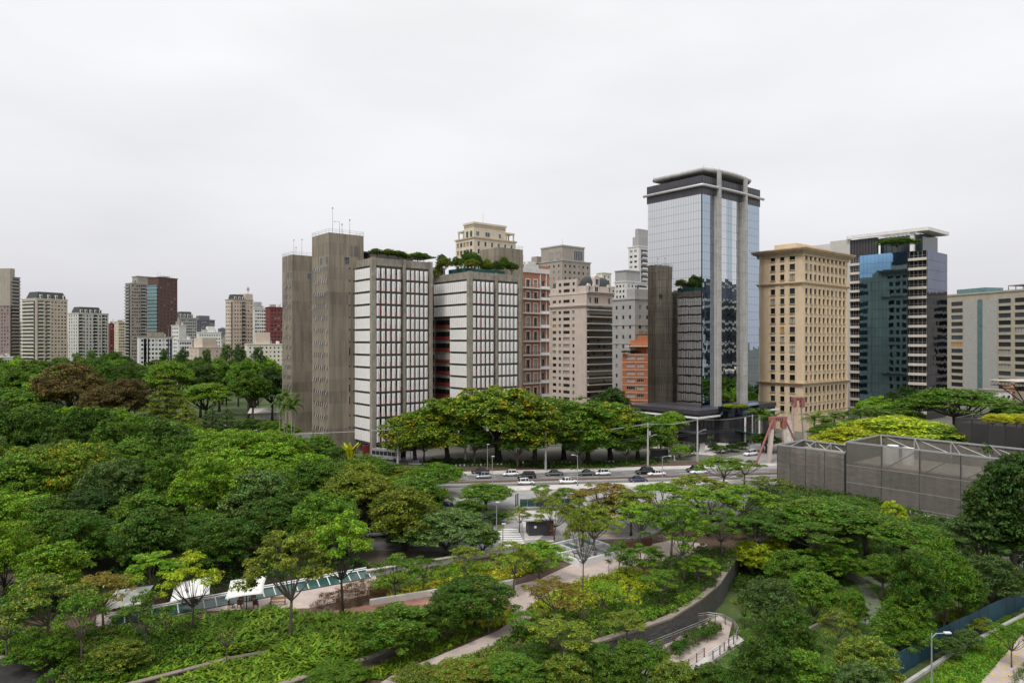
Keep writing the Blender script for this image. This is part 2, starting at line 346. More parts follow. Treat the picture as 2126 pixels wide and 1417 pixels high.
M_('slate', (.105, .10, .098), .6, noise=(2.5, .5, (.5,.5,3)), bump=.05, bscale=6, extra=brickrows(4, (.03,.03,.03)))
M_('soil', (.095, .06, .042), .95, noise=(1.2, .4), bump=.05, bscale=6); M_('earth', (.09, .075, .05), .95, noise=(.2, .4))
M_('lawn_soil', (.055, .085, .02), .95, noise=(.5, .35)); M_('city_ground', (.13, .13, .105), .9, noise=(.02, .35))
M_('bark', (.115, .095, .075), .95, noise=(2, .35, (1,1,.25)), bump=.03, bscale=8); M_('bark_dark', (.045, .038, .032), .95, noise=(2, .35, (1,1,.25)))
M_('bark_pale', (.24, .21, .175), .9, noise=(2, .3, (1,1,.25)))
M_('wood', (.30, .175, .085), .6, noise=(2, .3, (1,6,6))); M_('wood_dark', (.105, .045, .025), .55, noise=(2, .3, (1,6,6)))
M_('fabric_white', (.74, .735, .71), .85, noise=(.6, .06)); M_('tyre', (.02, .02, .02), .85); M_('hub', (.4, .4, .41), .35, metal=.8)
M_('lamp_red', (.35, .02, .02), .3); M_('lamp_clear', (.7, .7, .72), .15)
for n_, c_ in dict(white=(.72,.72,.72), silver=(.42,.43,.45), black=(.012,.012,.014), grey=(.075,.08,.085), blue=(.03,.045,.08)).items():
    M_('paint_'+n_, c_, .25, metal=.5 if n_ == 'silver' else 0., spec=.6, noise=(1., .04))
M_('hoarding', (.009, .05, .08), .6, noise=(1., .2)); M_('awning_green', (.01, .085, .08), .6, noise=(.6, .15)); M_('rust', (.22, .07, .035), .8, noise=(1., .25))
M_('orange_vinyl', (.62, .2, .03), .5); M_('blue_cloth', (.03, .09, .45), .8); M_('skin', (.32, .19, .13), .6); M_('denim', (.05, .07, .12), .85); M_('hair', (.02, .014, .01), .7)
M_('flood_lens', (.9, .88, .8), .3, emis=((1., .93, .78), 14.))
M_('brace_dim', (.25, .23, .205), .7, noise=(1,.1))
def netting(t, b, tr_=.3):      # dense grey shade cloth: threads with pinholes
    out = t.nodes['Material Output']; tr = t.nodes.new('ShaderNodeBsdfTransparent'); ms = t.nodes.new('ShaderNodeMixShader'); ms.inputs[0].default_value = tr_
    oi = t.nodes.new('ShaderNodeObjectInfo'); rr_ = t.nodes.new('ShaderNodeMapRange'); rr_.inputs['To Max'].default_value = .5; t.links.new(oi.outputs['Random'], rr_.inputs['Value']); mixcol(t, b, rr_.outputs[0], (.10,.095,.088))
    t.links.new(b.outputs[0], ms.inputs[1]); t.links.new(tr.outputs[0], ms.inputs[2]); t.links.new(ms.outputs[0], out.inputs[0])
M_('netting', (.20, .178, .155), .9, noise=(1.1, .3, (.5,.5,1.6)), extra=lambda t,b: (streaks(.9,.55,(.10,.09,.08))(t,b), netting(t,b))); M_('netting_thin', (.21, .19, .165), .9, noise=(.25, .22), extra=lambda t,b: netting(t,b,.5)); M_('netting_black', (.03, .03, .03), .9, noise=(.4, .3), extra=netting)
leaf_mat('leaf_mid', (.062, .122, .009)); leaf_mat('leaf_deep', (.038, .080, .007)); leaf_mat('leaf_bright', (.108, .195, .011)); leaf_mat('leaf_lime', (.22, .28, .012))
leaf_mat('leaf_olive', (.115, .148, .013)); leaf_mat('leaf_brown', (.085, .066, .02)); leaf_mat('leaf_blue', (.064, .11, .026)); leaf_mat('leaf_dark', (.028, .060, .010))
leaf_mat('leaf_flower', (.074, .135, .011), (.5, .36, .01), .06); leaf_mat('leaf_rust', (.15, .14, .02), (.24, .12, .02), .12); leaf_mat('leaf_yellowgreen', (.27, .30, .015))
leaf_mat('leaf_strap', (.10, .20, .014), (.22, .28, .02), .15); leaf_mat('leaf_gold', (.34, .35, .02)); leaf_mat('leaf_speck', (.075, .13, .015), (.34, .3, .03), .08); leaf_mat('leaf_orange', (.095, .15, .015), (.42, .16, .015), .04)
leaf_mat('leaf_bronze', (.10, .07, .018), (.14, .055, .025), .3); leaf_mat('leaf_palm', (.055, .10, .014)); leaf_mat('grass_blade', (.09, .18, .012))
# ------------------------------------------------------------ ground, roads, pavements
LOW = -2.8
NOTCH = [(-4,20),(-4,62),P(1060,1417)[:2],P(1145,1366)[:2],P(1270,1325)[:2],P(1390,1284)[:2],P(1452,1245)[:2],P(1490,1213)[:2],P(1512,1180)[:2],P(1530,1150)[:2],P(1600,1122)[:2],P(1720,1090)[:2],(70,127),(97,110),(300,60),(300,20)]
def struct(name, mb, m, kind='structure', **kw):
    return mb.build(name, MATS[m], None, kind=kind, **kw)
g = MB(); g.sheet([(300,20),(300,60)]+[tuple(p) for p in NOTCH[::-1]][2:-2]+[(-4,62),(-4,20),(-4000,20),(-4000,6000),(4000,6000),(4000,20)], 0)
import bmesh
go = struct('ground', g, 'city_ground')
bm = bmesh.new(); bm.from_mesh(go.data); bmesh.ops.triangulate(bm, faces=bm.faces[:]); bm.normal_update()
for f in bm.faces:
    if f.normal.z < 0: f.normal_flip()
bm.to_mesh(go.data); bm.free()
g = MB(); g.box(-30,15,LOW-1,320,150,LOW); struct('lower_ground', g, 'lawn_soil')
AVR = math.radians(8)
def AV(u, v): return (u*math.cos(AVR)-v*math.sin(AVR), 160+u*math.sin(AVR)+v*math.cos(AVR))
def strip(name, u0, u1, v0, v1, m, z0=0, z1=.012):
    g = MB(); g.prism([AV(u0,v0),AV(u1,v0),AV(u1,v1),AV(u0,v1)], z0-.05, z1); return struct(name, g, m)
strip('avenue', -320, 420, -4.6, 10.4, 'asphalt')
strip('median', -300, 400, -.5, 2.4, 'soil', 0, .15)
strip('pavement', -40, 110, -9.2, -4.7, 'pavement', 0, .13)
strip('service_road', -60, 90, -25, -9.3, 'asphalt_pale')
strip('pavement', -90, 75, 10.5, 14.4, 'pavement', 0, .13)
strip('planting_strip', -60, 60, 14.5, 20.6, 'soil', 0, .1)
g = MB()
for v in (-.62, 2.45, -4.72, 10.42):
    g.prism([AV(-90,v-.08),AV(120,v-.08),AV(120,v+.08),AV(-90,v+.08)], -.02, .165)
struct('kerb', g, 'kerb_stone')
g = MB()
for u in range(-90, 120, 7):
    for v in (5.2, 7.8): g.prism([AV(u,v-.07),AV(u+3,v-.07),AV(u+3,v+.07),AV(u,v+.07)], 0, .018)
for v in (-4.2, -.95, 2.85, 10.0): g.prism([AV(-90,v-.06),AV(120,v-.06),AV(120,v+.06),AV(-90,v+.06)], 0, .018)
struct('lane_marking', g, 'road_paint')
def pix(name, pts, m, z0=-.05, z1=.02, base=0.):
    pp = [P(x,y,base)[:2] for x,y in pts]
    a = sum(pp[i][0]*pp[(i+1)%len(pp)][1]-pp[(i+1)%len(pp)][0]*pp[i][1] for i in range(len(pp)))
    if a < 0: pp = pp[::-1]
    g = MB(); g.prism(pp, base+z0, base+z1); return struct(name, g, m)
pix('side_road', [(1370,964),(1475,956),(1560,938),(1520,905),(1600,902),(1660,935),(1750,962),(1640,972),(1500,974)], 'asphalt_pale', z1=.016)
pix('forecourt', [(1360,935),(1480,945),(1520,930),(1500,905),(1420,910),(1350,915)], 'pavement', z1=.05)
pix('parking_area', [(740,962),(1000,967),(1020,957),(900,940),(760,930)], 'asphalt', z1=.014)
pix('driveway', [(1085,1061),(1330,1052),(1420,1085),(1330,1117),(1165,1121),(1000,1141),(960,1140),(985,1092),(1040,1080)], 'asphalt_pale', z1=.03)
pix('driveway', [(985,1095),(975,1040),(900,1035),(760,1085),(730,1140),(960,1145)], 'asphalt', z1=.024)
pix('pavement', [(1060,1062),(1150,1058),(1160,1080),(1120,1120),(1090,1122),(1085,1085)], 'pavement', z1=.12)
g = MB()
for i in range(8):
    y = 1097+i*4.7; x = 1031+i*2.2; a,b,c_,d_ = P(x,y),P(x+44,y),P(x+44,y+2.3),P(x,y+2.3); g.sheet([a,d_,c_,b][::-1], .036)
struct('crosswalk', g, 'road_paint')
g = MB(); a = P(1160,1114); b = P(1330,1108); g.ribbon([a,b], .3, .0, .036); struct('lane_marking', g, 'road_yellow')
# striped safety kerb and low wall under the flowering trees
g = MB(); g.ribbon([AV(-12,22.6),AV(32,22.6)], .35, 0, .55); kw_ = g.build('striped_kerb', MATS['frame_dark'], None, label='low black and white striped kerb under the flowering trees', cat='kerb')
for i in range(40):
    g = MB(); u = -11.8+i*1.1; p = AV(u,22.39); g.obox((p[0],p[1],.3), .2, .02, .22, AVR, .5); g.build('white_stripe', MATS['road_paint'], kw_)
# ------------------------------------------------------------ park paving, walls
pix('terrace_paving', [(200,1300),(430,1268),(640,1262),(790,1228),(780,1195),(640,1212),(430,1240),(200,1275)], 'pave_pink', z1=.05)
pix('brick_path', [(640,1276),(790,1251),(920,1236),(1050,1220),(1085,1232),(1075,1262),(960,1262),(830,1268),(700,1286)], 'pave_red', z1=.04)
pix('park_path', [(1045,1221),(1120,1202),(1185,1172),(1262,1142),(1300,1140),(1400,1120),(1470,1130),(1420,1158),(1330,1170),(1260,1192),(1190,1212),(1120,1242),(1092,1264),(1108,1290),(1040,1332),(955,1368),(840,1417),(790,1417),(830,1392),(950,1345),(1035,1308),(1068,1284),(1062,1258)], 'pave_pink', z1=.06)
# ------------------------------------------------------------ the concrete office building with white fins
FL = 3.66
CO = Q(775,197.7)
E = thing('office_building', 'raw concrete office building with rows of white sun fins and blank stair towers', 'building', CO, TH)
def tower(x0, y0, x1, y1, h, nm='stair_tower'):
    g = MB(); g.box(x0,y0,0,x1,y1,h); o = g.build(nm, MATS['concrete_board'], E)
    r = MB()                                                    # handrail round the roof
    for a,b in (((x0,y0),(x1,y0)),((x0,y0),(x0,y1)),((x1,y0),(x1,y1)),((x0,y1),(x1,y1))):
        for z in (.55,1.1): r.tube([(a[0],a[1],h+z),(b[0],b[1],h+z)], .04, 4)
        for i in range(6): t=i/5; x=a[0]+(b[0]-a[0])*t; y=a[1]+(b[1]-a[1])*t; r.tube([(x,y,h),(x,y,h+1.1)], .04, 4)
    r.build('handrail', MATS['steel_grey'], o)
    return o
def mast(par, x, y, z, h, arm=0):
    g = MB(); g.tube([(x,y,z),(x,y,z+h)], [.09,.045], 5)
    if arm: g.tube([(x,y,z+h),(x+arm,y,z+h)], .05, 4); g.box(x+arm-.15,y-.15,z+h-.2,x+arm+.15,y+.15,z+h)
    else: g.obox((x,y,z+h), .16,.16,.22)
    g.build('mast', MATS['steel_grey'], par)
t1 = tower(-8.8,10.6,2.4,22.7,65.0); t2 = tower(.6,62.,14.,71.6,64.3); t3 = tower(49.1,3.6,60.,14.2,65.)
for par,x,y,z,h,a in ((t1,-7,12,65,7.5,0),(t1,-5,11.5,65,3.6,-1.6),(t1,-4,12,65,3,0),(t1,-1.5,12,65,4.6,0),(t2,2,64,64.3,5.5,0),(t2,5,64,64.3,6,0),(t2,3.2,65,64.3,3,0),(t3,52,5,65,3.5,0),(t3,57,5,65,3,0)): mast(par,x,y,z,h,a)
slot = MB(); slot.box(-.16,-.02,0,.16,.3,1.5); slotm = slot.mesh('slot_window', MATS['glass_dark'])
flap = MB(); flap.obox((0,-.28,.75), .15,.03,.72, 0,0,-.36); flapm = flap.mesh('awning_pane', MATS['frame_steel'])
for (par,x0,y0,y1,hh,z0) in ((t1,-8.8,10.6,22.7,14,6.2),(t2,.6,62.,71.6,12,12.)):
    for k in range(hh):
        for i in range(7):
            y = y0+1.3+i*(y1-y0-3.)/6
            s_ = obj('slot_window', slotm, par, (x0-.01,y,z0+k*FL), (0,0,-math.pi/2))
            if random.random() < (.5 if par is t1 else .25): obj('awning_pane', flapm, s_)
for par,face_y,xs in ((t1,10.6,(-.9,-2.2)),(t2,62.,(8.,)),):
    for k in range(14):
        for q,x in enumerate(xs):
            g = MB(); hgt = .35 if q == 0 else random.choice((.5,.5,2.2)); g.box(-.18,-.015,0,.18,.1,hgt)
            obj('vent_opening', g.mesh('vent_opening', MATS['glass_dark']), par, (x,face_y,7+k*FL))
for par,x,y,z,w,f in ((t1,-3.2,10.6,56.2,1.5,'R'),(t1,-8.8,12.,56.,1.3,'L'),(t1,-8.8,16.,56.,1.3,'L'),(t2,7.,62.,56.,1.5,'R'),(t2,.6,63.2,56.,1.,'L'),(t2,.6,66,56.,1.,'L'),(t3,57.,3.6,51.,1.7,'R')):
    o = obj('window', win_mesh(w,2.,'glass_blue','frame_steel',2), par, (x,y-.01 if f=='R' else y,z) if f=='R' else (x-.01,y,z), (0,0,FROT[f]))
for x in (-1.6,-.5,.1): obj('slot_window', win_mesh(.34,3.,'glass_curtain','frame_dark',0), t1, (x,10.59,58.6))
# fin blocks
fin_r = MB(); fin_r.box(-.3,-.04,0,.3,.04,2.95); fin_r = fin_r.mesh('fin', MATS['fin_white'])
fin_l = MB(); _a = [math.radians(-80+160*i/6) for i in range(7)]          # a convex trough, bulging to local -y
fin_l.prism([(.45*math.sin(a),.2-.46*math.cos(a)) for a in _a]+[(.41*math.sin(a),.24-.4*math.cos(a)) for a in _a[::-1]], 0, 3.02); fin_l = fin_l.mesh('fin', MATS['fin_white'])
fins = []
def finrow(face, x0, y0, a, b, z, pitch, big, prio, W=0):
    n = max(1, int(round((b-a)/pitch)))
    for i in range(n):
        u = a+(b-a)*(i+.5)/n
        if face == 'R': loc=(x0+u, y0-.52, z); rz = math.radians(-80)
        elif face == 'L': loc=(x0-.5, y0+u, z); rz = math.radians(-90)
        else: loc=(x0+.5, y0+u, z); rz = math.radians(90)
        fins.append((prio, fin_l if big else fin_r, loc, rz))
red = MB(); blind = MB(); glass = MB()
def block(x0, y0, w, dl, dl_up, rows, zb, ztop, name, cols_x, east=None):
    g = MB(); fx = .55
    deep = 30 if name == 'fin_block' else 26
    g.box(x0+fx, y0+fx, zb-.5, x0+w-.2, y0+deep, ztop-1.4)
    if dl_up > dl: pass
    g.box(x0-.12, y0-.12, ztop-2.3, x0+w+.12, y0+deep+.1, ztop-.1)        # parapet band
    core = g.build(name, MATS['concrete_grey'], E)
    sl = MB()
    for k in range(rows+1):
        z = zb+k*FL
        sl.box(x0+.12, y0+.12, z-.5, x0+w, y0+fx, z-.12)
        sl.box(x0+.12, y0+fx, z-.5, x0+fx, y0+(dl_up if k >= rows-3 else dl), z-.12)
        if east: sl.box(x0+w-.2, y0+.5, z-.5, x0+w+.3, y0+east, z-.12)
    sl.build('slab_edges', MATS['concrete_dark'], core)
    for x in cols_x: hw_ = .62 if x < 1 or x > w-1 else .38; c = MB(); c.box(x0+x-hw_, y0-.55, 0 if hw_ > .5 else zb-.4, x0+x+hw_, y0+.9, ztop); c.build('column', MATS['concrete_grey'], core)
    if east: c = MB(); c.box(x0+w-.3, y0+east-.6, 0, x0+w+.5, y0+east+.6, ztop); c.build('column', MATS['concrete_grey'], core)
    for k in range(rows):
        z = zb+k*FL
        for a,b in zip(cols_x[:-1], cols_x[1:]):
            a += .75; b -= .7; n = 11
            for i in range(5):
                for du in (.28,.72): fins.append((2, fin_r, (x0+a+(b-a)*i/5+du, y0-.42, z), math.radians(-58)))
            gb = MB(); gb.box(x0+a, y0+fx-.08, z+1.0, x0+b, y0+fx-.02, z+2.9); gb.build('window_band', MATS[random.choice(('glass_dark','glass_dark','glass_blue'))], core)
            for i in range(5):
                u = x0+a+(b-a)*i/5; wv = (b-a)/5
                red.box(u+.85, y0-.12, z, u+wv-.02, y0+.05, z+1.2)
                if random.random() < .3: blind.box(u+wv*random.choice((.3,.6)), y0+fx-.2, z+1.15, u+wv-.1, y0+fx-.1, z+2.9)
                if random.random() < .12: red.box(u+.8, y0-.1, z, u+wv, y0+.05, z+random.choice((1.2,1.9,2.9)))
        e = dl_up if k >= rows-3 else dl
        finrow('L', x0, y0, .8, e, z, 1.06, True, 0 if name == 'fin_block' else 1)
        if east: finrow('E', x0+w, y0, .8, east, z, 1.06, True, 3)
    return core
bA = block(0, 0, 19.4, 10.6, 10.6, 14, 3.8, 57.4, 'fin_block', (0,10.1,19.4))
bB = block(26.5, -11.1, 19.4, 10., 19.3, 13, 4.3, 54.2, 'fin_block', (0,9.9,19.4), east=14.)
fins.sort(key=lambda f: f[0])
for pr,me,loc,rz in fins[:300]: obj('fin', me, bA if pr == 0 else bB, loc, (0,0,rz))
g = MB()
for pr,me,loc,rz in fins[300:]:
    g.obox((loc[0],loc[1],loc[2]+1.48), .45 if me is fin_l else .3, .04, 1.48, rz)
g.build('fins', MATS['fin_white'], E, kind='stuff')
red.build('red_panels', MATS['red_paint'], E, kind='stuff'); blind.build('blinds', MATS['fin_white'], E, kind='stuff')
# recessed link between the blocks: concrete, red and glass bands
g = MB(); g.box(19.4,8.5,0,27.,24,53); g.box(26.9,-.9,0,31.5,8.3,42.); lkb = g.build('link_block', MATS['concrete_grey'], E)
for k in range(13):
    z = 4.3+k*FL
    for face in (0,1):
        for dz,h,m in ((-.1,1.1,'red_paint'),(1.0,1.5,'glass_dark' if random.random()<.75 else 'glass_curtain')):
            g = MB()
            if face == 0: g.box(19.6,8.3,z+dz,26.4,8.5,z+dz+h)
            else: g.box(26.7,-.8,z+dz,26.9,8.2,z+dz+h)
            g.build('red_band' if m=='red_paint' else 'window_band', MATS[m], lkb)
g = MB(); g.box(22.2,7.9,0,22.8,8.4,53); g.build('column', MATS['concrete_grey'], lkb)
g = MB(); g.box(49.1,14.3,0,60.,25,50.); g.build('added_reflected_wing', MATS['concrete_board'], E)  # unseen block added to keep the brick apartments out of the mirror tower's reflection
# ground floor lobby and roof structures
g = MB(); g.box(3,4,0,18,26,3.3); g.build('lobby', MATS['glass_dark'], E)
g = MB(); g.box(.6,.6,2.9,19,26,3.3); g.build('soffit', MATS['concrete_light'], E)
g = MB(); g.box(-1.5,3.5,0,3,3.8,2.8); g.build('red_panel', MATS['red_paint'], E)
g = MB(); g.box(5,6,56,17,22,60.2); g.box(3,12,60.2,22,21,60.6); g.build('roof_room', MATS['concrete_dark'], E)
g = MB(); g.box(29,-5,52.8,45,4,55.9); g.build('roof_awning', MATS['awning_green'], E)
g = MB()
for i in range(9): g.box(17+i*.9,4,59.4,17.2+i*.9,14,59.8)
g.build('pergola', MATS['steel_dark'], E)

# ------------------------------------------------------------ mirrored office tower
E, Wd, Dp, _ = lot('glass_tower', 'mirror glass office tower with dark crown, curved roof slab and two tall concrete columns', 1457, 225, 1345, 1576)
Z0, Z1, Z2 = 10.8, 81.6, 87.7
g = MB(); g.box(.1,.1,0,Wd-.1,Dp-.1,Z2-.1); g.build('core', MATS['steel_dark'], E)
pn = 0
rest = {'mirror_glass': MB(), 'mirror_wavy': MB()}
def panes(face, u0, u1, z0, z1, nu, nz, m, jit, single):
    global pn
    pu = (u1-u0)/nu; pz = (z1-z0)/nz
    mb = MB(); mb.box(-pu/2+.03,-.05,.03,pu/2-.03,0,pz-.03); me = mb.mesh('glass_pane', MATS[m])
    for i in range(nu):
        for k in range(nz):
            u = u0+pu*(i+.5); z = z0+pz*k; a,b = random.gauss(0,jit), random.gauss(0,jit)
            if single and pn < 300:
                pn += 1; o = put(E, me, face, u, z, .12, name='glass_pane'); o.rotation_euler = (a, 0, FROT[face]+b)
            else:
                c = (u,-.14,z+pz/2) if face=='R' else (-.14,u,z+pz/2)
                rest[m].obox(c, pu/2-.03, .025, pz/2-.03, FROT[face]+b, 0, a)
panes('L', .1, Dp-.1, Z0, Z1, 22, 26, 'mirror_glass', .0011, True)
xs = (4.6, 8.4, 12.9, 17.2, 19.8, 26.0, 30.5)
panes('R', .1, 6.3, Z0, Z1, 6, 26, 'mirror_wavy', .003, False)
panes('R', 10.2, 14.0, Z0, Z1, 4, 26, 'mirror_glass', .004, False)
panes('R', 14.0, 17.4, Z0, Z1, 3, 26, 'mirror_wavy', .004, False)
panes('R', 17.4, 22.4, Z0, Z1, 4, 26, 'mirror_glass', .005, False)
panes('R', 26.2, Wd-.1, Z0, Z1, 8, 26, 'mirror_wavy', .003, False)
for m_,mb_ in rest.items(): mb_.build('glass_panes', MATS[m_], E, kind='stuff')
g = MB(); g.box(-.25,-.25,Z1,Wd+.25,Dp+.25,Z2); crown = g.build('crown_band', MATS['graphite'], E)
g = MB()
for z in (Z1+2.1,Z1+4.2):
    g.box(-.29,-.29,z,Wd+.29,Dp+.29,z+.09)
for i in range(24):
    x = i*Wd/23; g.box(x-.04,-.3,Z1,x+.04,-.2,Z2)
    y = i*Dp/23; g.box(-.3,y-.04,Z1,-.2,y+.04,Z2)
g.build('crown_joints', MATS['steel_dark'], crown)
g = MB(); pts = [(-.9,Dp+1.2,84.4),(-.9,-.6,84.4),(-.6,-.9,84.4)]+[(Wd*i/10,-.9-.8*math.sin(math.pi*i/10),84.4) for i in range(1,10)]+[(Wd+1.4,-.9,84.4)]
g.tube(pts, .5, 8); g.build('tube_ring', MATS['tube_metal'], E, smooth=True)
g = MB(); sl = [(2.2,Dp-1.),(2.2,.8)]+[(2.2+(Wd-8)*i/8,.8-1.9*math.sin(math.pi*(i+.6)/9.2)) for i in range(1,9)]+[(Wd-4.,2.),(Wd-4.,Dp-1.)]
g.prism(sl, 89.6, 90.2); sb = g.build('roof_slab', MATS['concrete_light'], E)
g = MB(); g.tube([(p[0],p[1],90.2) for p in sl]+[(sl[0][0],sl[0][1],90.2)], .75, 10); g.build('rounded_edge', MATS['concrete_light'], sb, smooth=True)
g = MB(); g.box(6,3,Z2,Wd-7,Dp-3,89.6); g.build('plant_room', MATS['concrete_dark'], E)
for i in range(14):
    g = MB(); x,y = random.choice(sl); g.cyl(x,y,90.6,91.5,.05); g.build('lightning_rod', MATS['steel_grey'], sb)
for px_ in (7.1, 23.):
    g = MB(); g.box(px_,-2.0,0,px_+1.15,-1.0,89.7); g.box(px_-.55,-1.0,Z0-6,px_+.7,-.1,Z1)
    c = g.build('column', MATS['concrete_light'], E)
    g = MB()
    for k in range(24): g.box(px_-.012,-2.012,3+k*3.6,px_+1.162,-.99,3.05+k*3.6)
    g.build('column_joints', MATS['concrete_dark'], c)
# dark podium, white line, entrance drum, canopy
g = MB(); g.box(-9,-5,0,Wd+2,Dp,9.9); pd = g.build('podium', MATS['black_panel'], E)
g = MB(); g.box(-9.4,-5.4,9.9,Wd+2.2,Dp,11.2); g.build('podium_parapet', MATS['graphite'], pd)
g = MB(); g.box(-9.9,-6.,8.7,4,-5.5,9.2); g.box(-10.2,-6.,8.7,-9.7,Dp,9.2); g.box(4,-6.6,8.7,Wd+2,-6.1,9.2); g.build('white_line', MATS['white_paint'], pd)
for k in range(12):
    g = MB(); g.box(-9.2,-4+k*1.9,1,-9.05,-2.4+k*1.9,8); g.build('podium_pane', MATS['mirror_dark'], pd)
for k in range(14):
    g = MB(); g.box(-8.5+k*2.2,-5.2,1,-6.6+k*2.2,-5.05,8); g.build('podium_pane', MATS['mirror_dark'], pd)
g = MB(); dr_ = [(12+8*math.cos(a)*1.25, -5.2-5.5*math.sin(a)) for a in [math.pi*i/12 for i in range(13)]]
g.prism(dr_, 0, 10.2); dm = g.build('entrance_drum', MATS['mirror_dark'], pd)
g = MB(); g.prism([(12+(p[0]-12)*1.06,-5.2+(p[1]+5.2)*1.06) for p in dr_], 8.4, 12.0); g.build('drum_crown', MATS['violet_glass'], dm)
for a in (.35,.62): 
    g = MB(); x,y = 12+10.8*math.cos(math.pi*a),-5.4-6.0*math.sin(math.pi*a); g.box(x-.2,y-.2,0,x+.2,y+.2,8.4); g.build('mullion', MATS['white_paint'], dm)
g = MB(); g.obox((8.5,-12,3.6),3.4,2.6,.1,0,.12,.1); 
cn = g.build('entrance_canopy', MATS['glass_green'], pd)
for i in range(6): g = MB(); g.obox((5.4+i*1.2,-12,3.85-.14*i*1.2/1.2),.08,2.7,.12,0,.12,.1); g.build('canopy_rib', MATS['steel_dark'], cn)
# low dark pavilion beside the tower
E = thing('pavilion', 'low black pavilion with lit white shopfront beside mirror glass tower', 'building', P(1462,941), TH)
g = MB(); g.box(-2,0,3.2,1.5,19,5.6); g.box(-2.2,-.2,5.6,1.7,19.2,5.9); g.build('roof', MATS['black_panel'], E)
g = MB(); g.box(-1,.6,0,1.2,18,3.2); g.build('wall', MATS['wall_white'], E)
for k in range(9):
    g = MB(); g.box(-1.12,1+k*1.9,.5,-1.02,2.4+k*1.9,2.7); g.build('pane', MATS['glass_curtain' if k%3 else 'glass_blue'], E)

# ------------------------------------------------------------ ochre stone tower
E, Wd, Dp, H = lot('stone_tower', 'ochre stone office tower with square windows and projecting cornices', 1664, 250, 1586, 1757, 512)
t = .42; pz = 3.55
zc1, zc2 = 16.8, 54.0                       # the two belt courses
rz_ = rows_of(zc1-3*pz+.3, pz, 3, .5, 2.1)+rows_of(zc1+1.2, pz, 10, .6, 2.1)+rows_of(zc2+1.3, pz+.1, 3, .6, 2.1)
cR = cols_of(1.2, Wd-1.2, 10, 1.75); cL = cols_of(1.6, Dp-2.2, 3, 2.3)
g = MB(); g.box(0,0,0,Wd,Dp+6,H-1.2); g.box(4,4,H-1.2,Wd-4,Dp-2,H+2.2); core = g.build('core', MATS['ochre'], E)
g = MB(); facade(g,'R',0,Wd,0,H-1.3,cR,rz_,t); facade(g,'L',-t,Dp,0,H-1.3,cL,rz_,t); wall = g.build('wall', MATS['ochre'], E)
windows(E,'R',cR,rz_,lit=.02,cur=.06,bars=1); windows(E,'L',cL,rz_,lit=.03,cur=.1,bars=1)
g = MB()                                    # pilasters between the windows, sills
for a,b in zip(cR[:-1],cR[1:]):
    mid = (a[1]+b[0])/2; g.fbox('R',mid-.42,mid+.42,.2,H-3,t+.002,t+.12)
for u in (.5,Wd-.5): g.fbox('R',u-.45,u+.45,.2,H-3,t+.002,t+.2)
for a,b in zip(cL[:-1],cL[1:]):
    mid = (a[1]+b[0])/2; g.fbox('L',mid-1.,mid+1.,.2,H-3,t+.002,t+.22)
g.build('pilasters', MATS['ochre'], wall)
for f_,cc_ in (('R',cR),('L',cL)):
    w_ = cc_[0][1]-cc_[0][0]+.24; g = MB(); g.box(-w_/2,-.3,0,w_/2,0,.24); sm_ = g.mesh('window_sill', MATS['ochre_trim'])
    for c0,c1 in rz_:
        for a,b in cc_: put(wall, sm_, f_, (a+b)/2, c0-.28, t+.004, name='window_sill')
g = MB(); cE = cols_of(1.6,Dp-1.6,4,2.); facade(g,'E',0,Dp,0,H-1.3,cE,rz_,t,Wd); g.build('east_wall', MATS['ochre'], E)
g = MB()
for a,b in cE:
    for c0,c1 in rz_: g.fbox('E',a,b,c0,c1,.01,.06,Wd)
g.build('east_windows', MATS['glass_dark'], E, kind='stuff')
g = MB(); g.box(14,Dp+6.01,0,Wd+.3,Dp+36,H-3); g.build('added_reflected_block', MATS['ochre'], E)  # unseen block, added with its bands so the blue bay reflects ochre, not sky
for c0,c1 in rz_[:-1]: g = MB(); g.box(Wd+.3,Dp+8,c0,Wd+.36,Dp+34,c1); g.build('added_reflected_band', MATS['glass_dark'], E)
def cornice(z, steps, name='cornice', m='ochre_trim'):
    g = MB()
    for o,h0,h1 in steps: g.box(-o,-o,z+h0,Wd+o,Dp+o,z+h1)
    g.build(name, MATS[m], E)
cornice(zc1,((.95,0,.4),(1.25,.4,.75),(1.5,.75,1.0))); cornice(zc2,((.9,0,.45),(1.2,.45,.8)))
cornice(H-3.2,((.8,0,.9),(1.2,.9,1.4),(1.8,1.4,1.9),(2.4,1.9,2.4),(2.7,2.4,2.8)))
E2, W2, D2, H2 = lot('stone_wing', 'ochre stone rear wing with single window column left of ochre stone tower', 1601, 268, 1576, 1604, 520)
g = MB(); g.box(0,0,0,14,D2+3,H2-2); g.build('core', MATS['ochre'], E2)
cc = [(1.5,4.0)]; rr = rows_of(6,pz*1.0,15,.6,2.0); g = MB(); facade(g,'L',-.4,D2+3,0,H2-2,cc,rr,.4); g.build('wall', MATS['ochre'], E2); windows(E2,'L',cc,rr,cur=.1)
g = MB(); g.box(-1.,-1.,H2-2,14,D2+3.6,H2-1.2); g.box(-1.4,-1.4,H2-1.2,14,D2+4,H2-.7); g.build('cornice', MATS['ochre_trim'], E2)

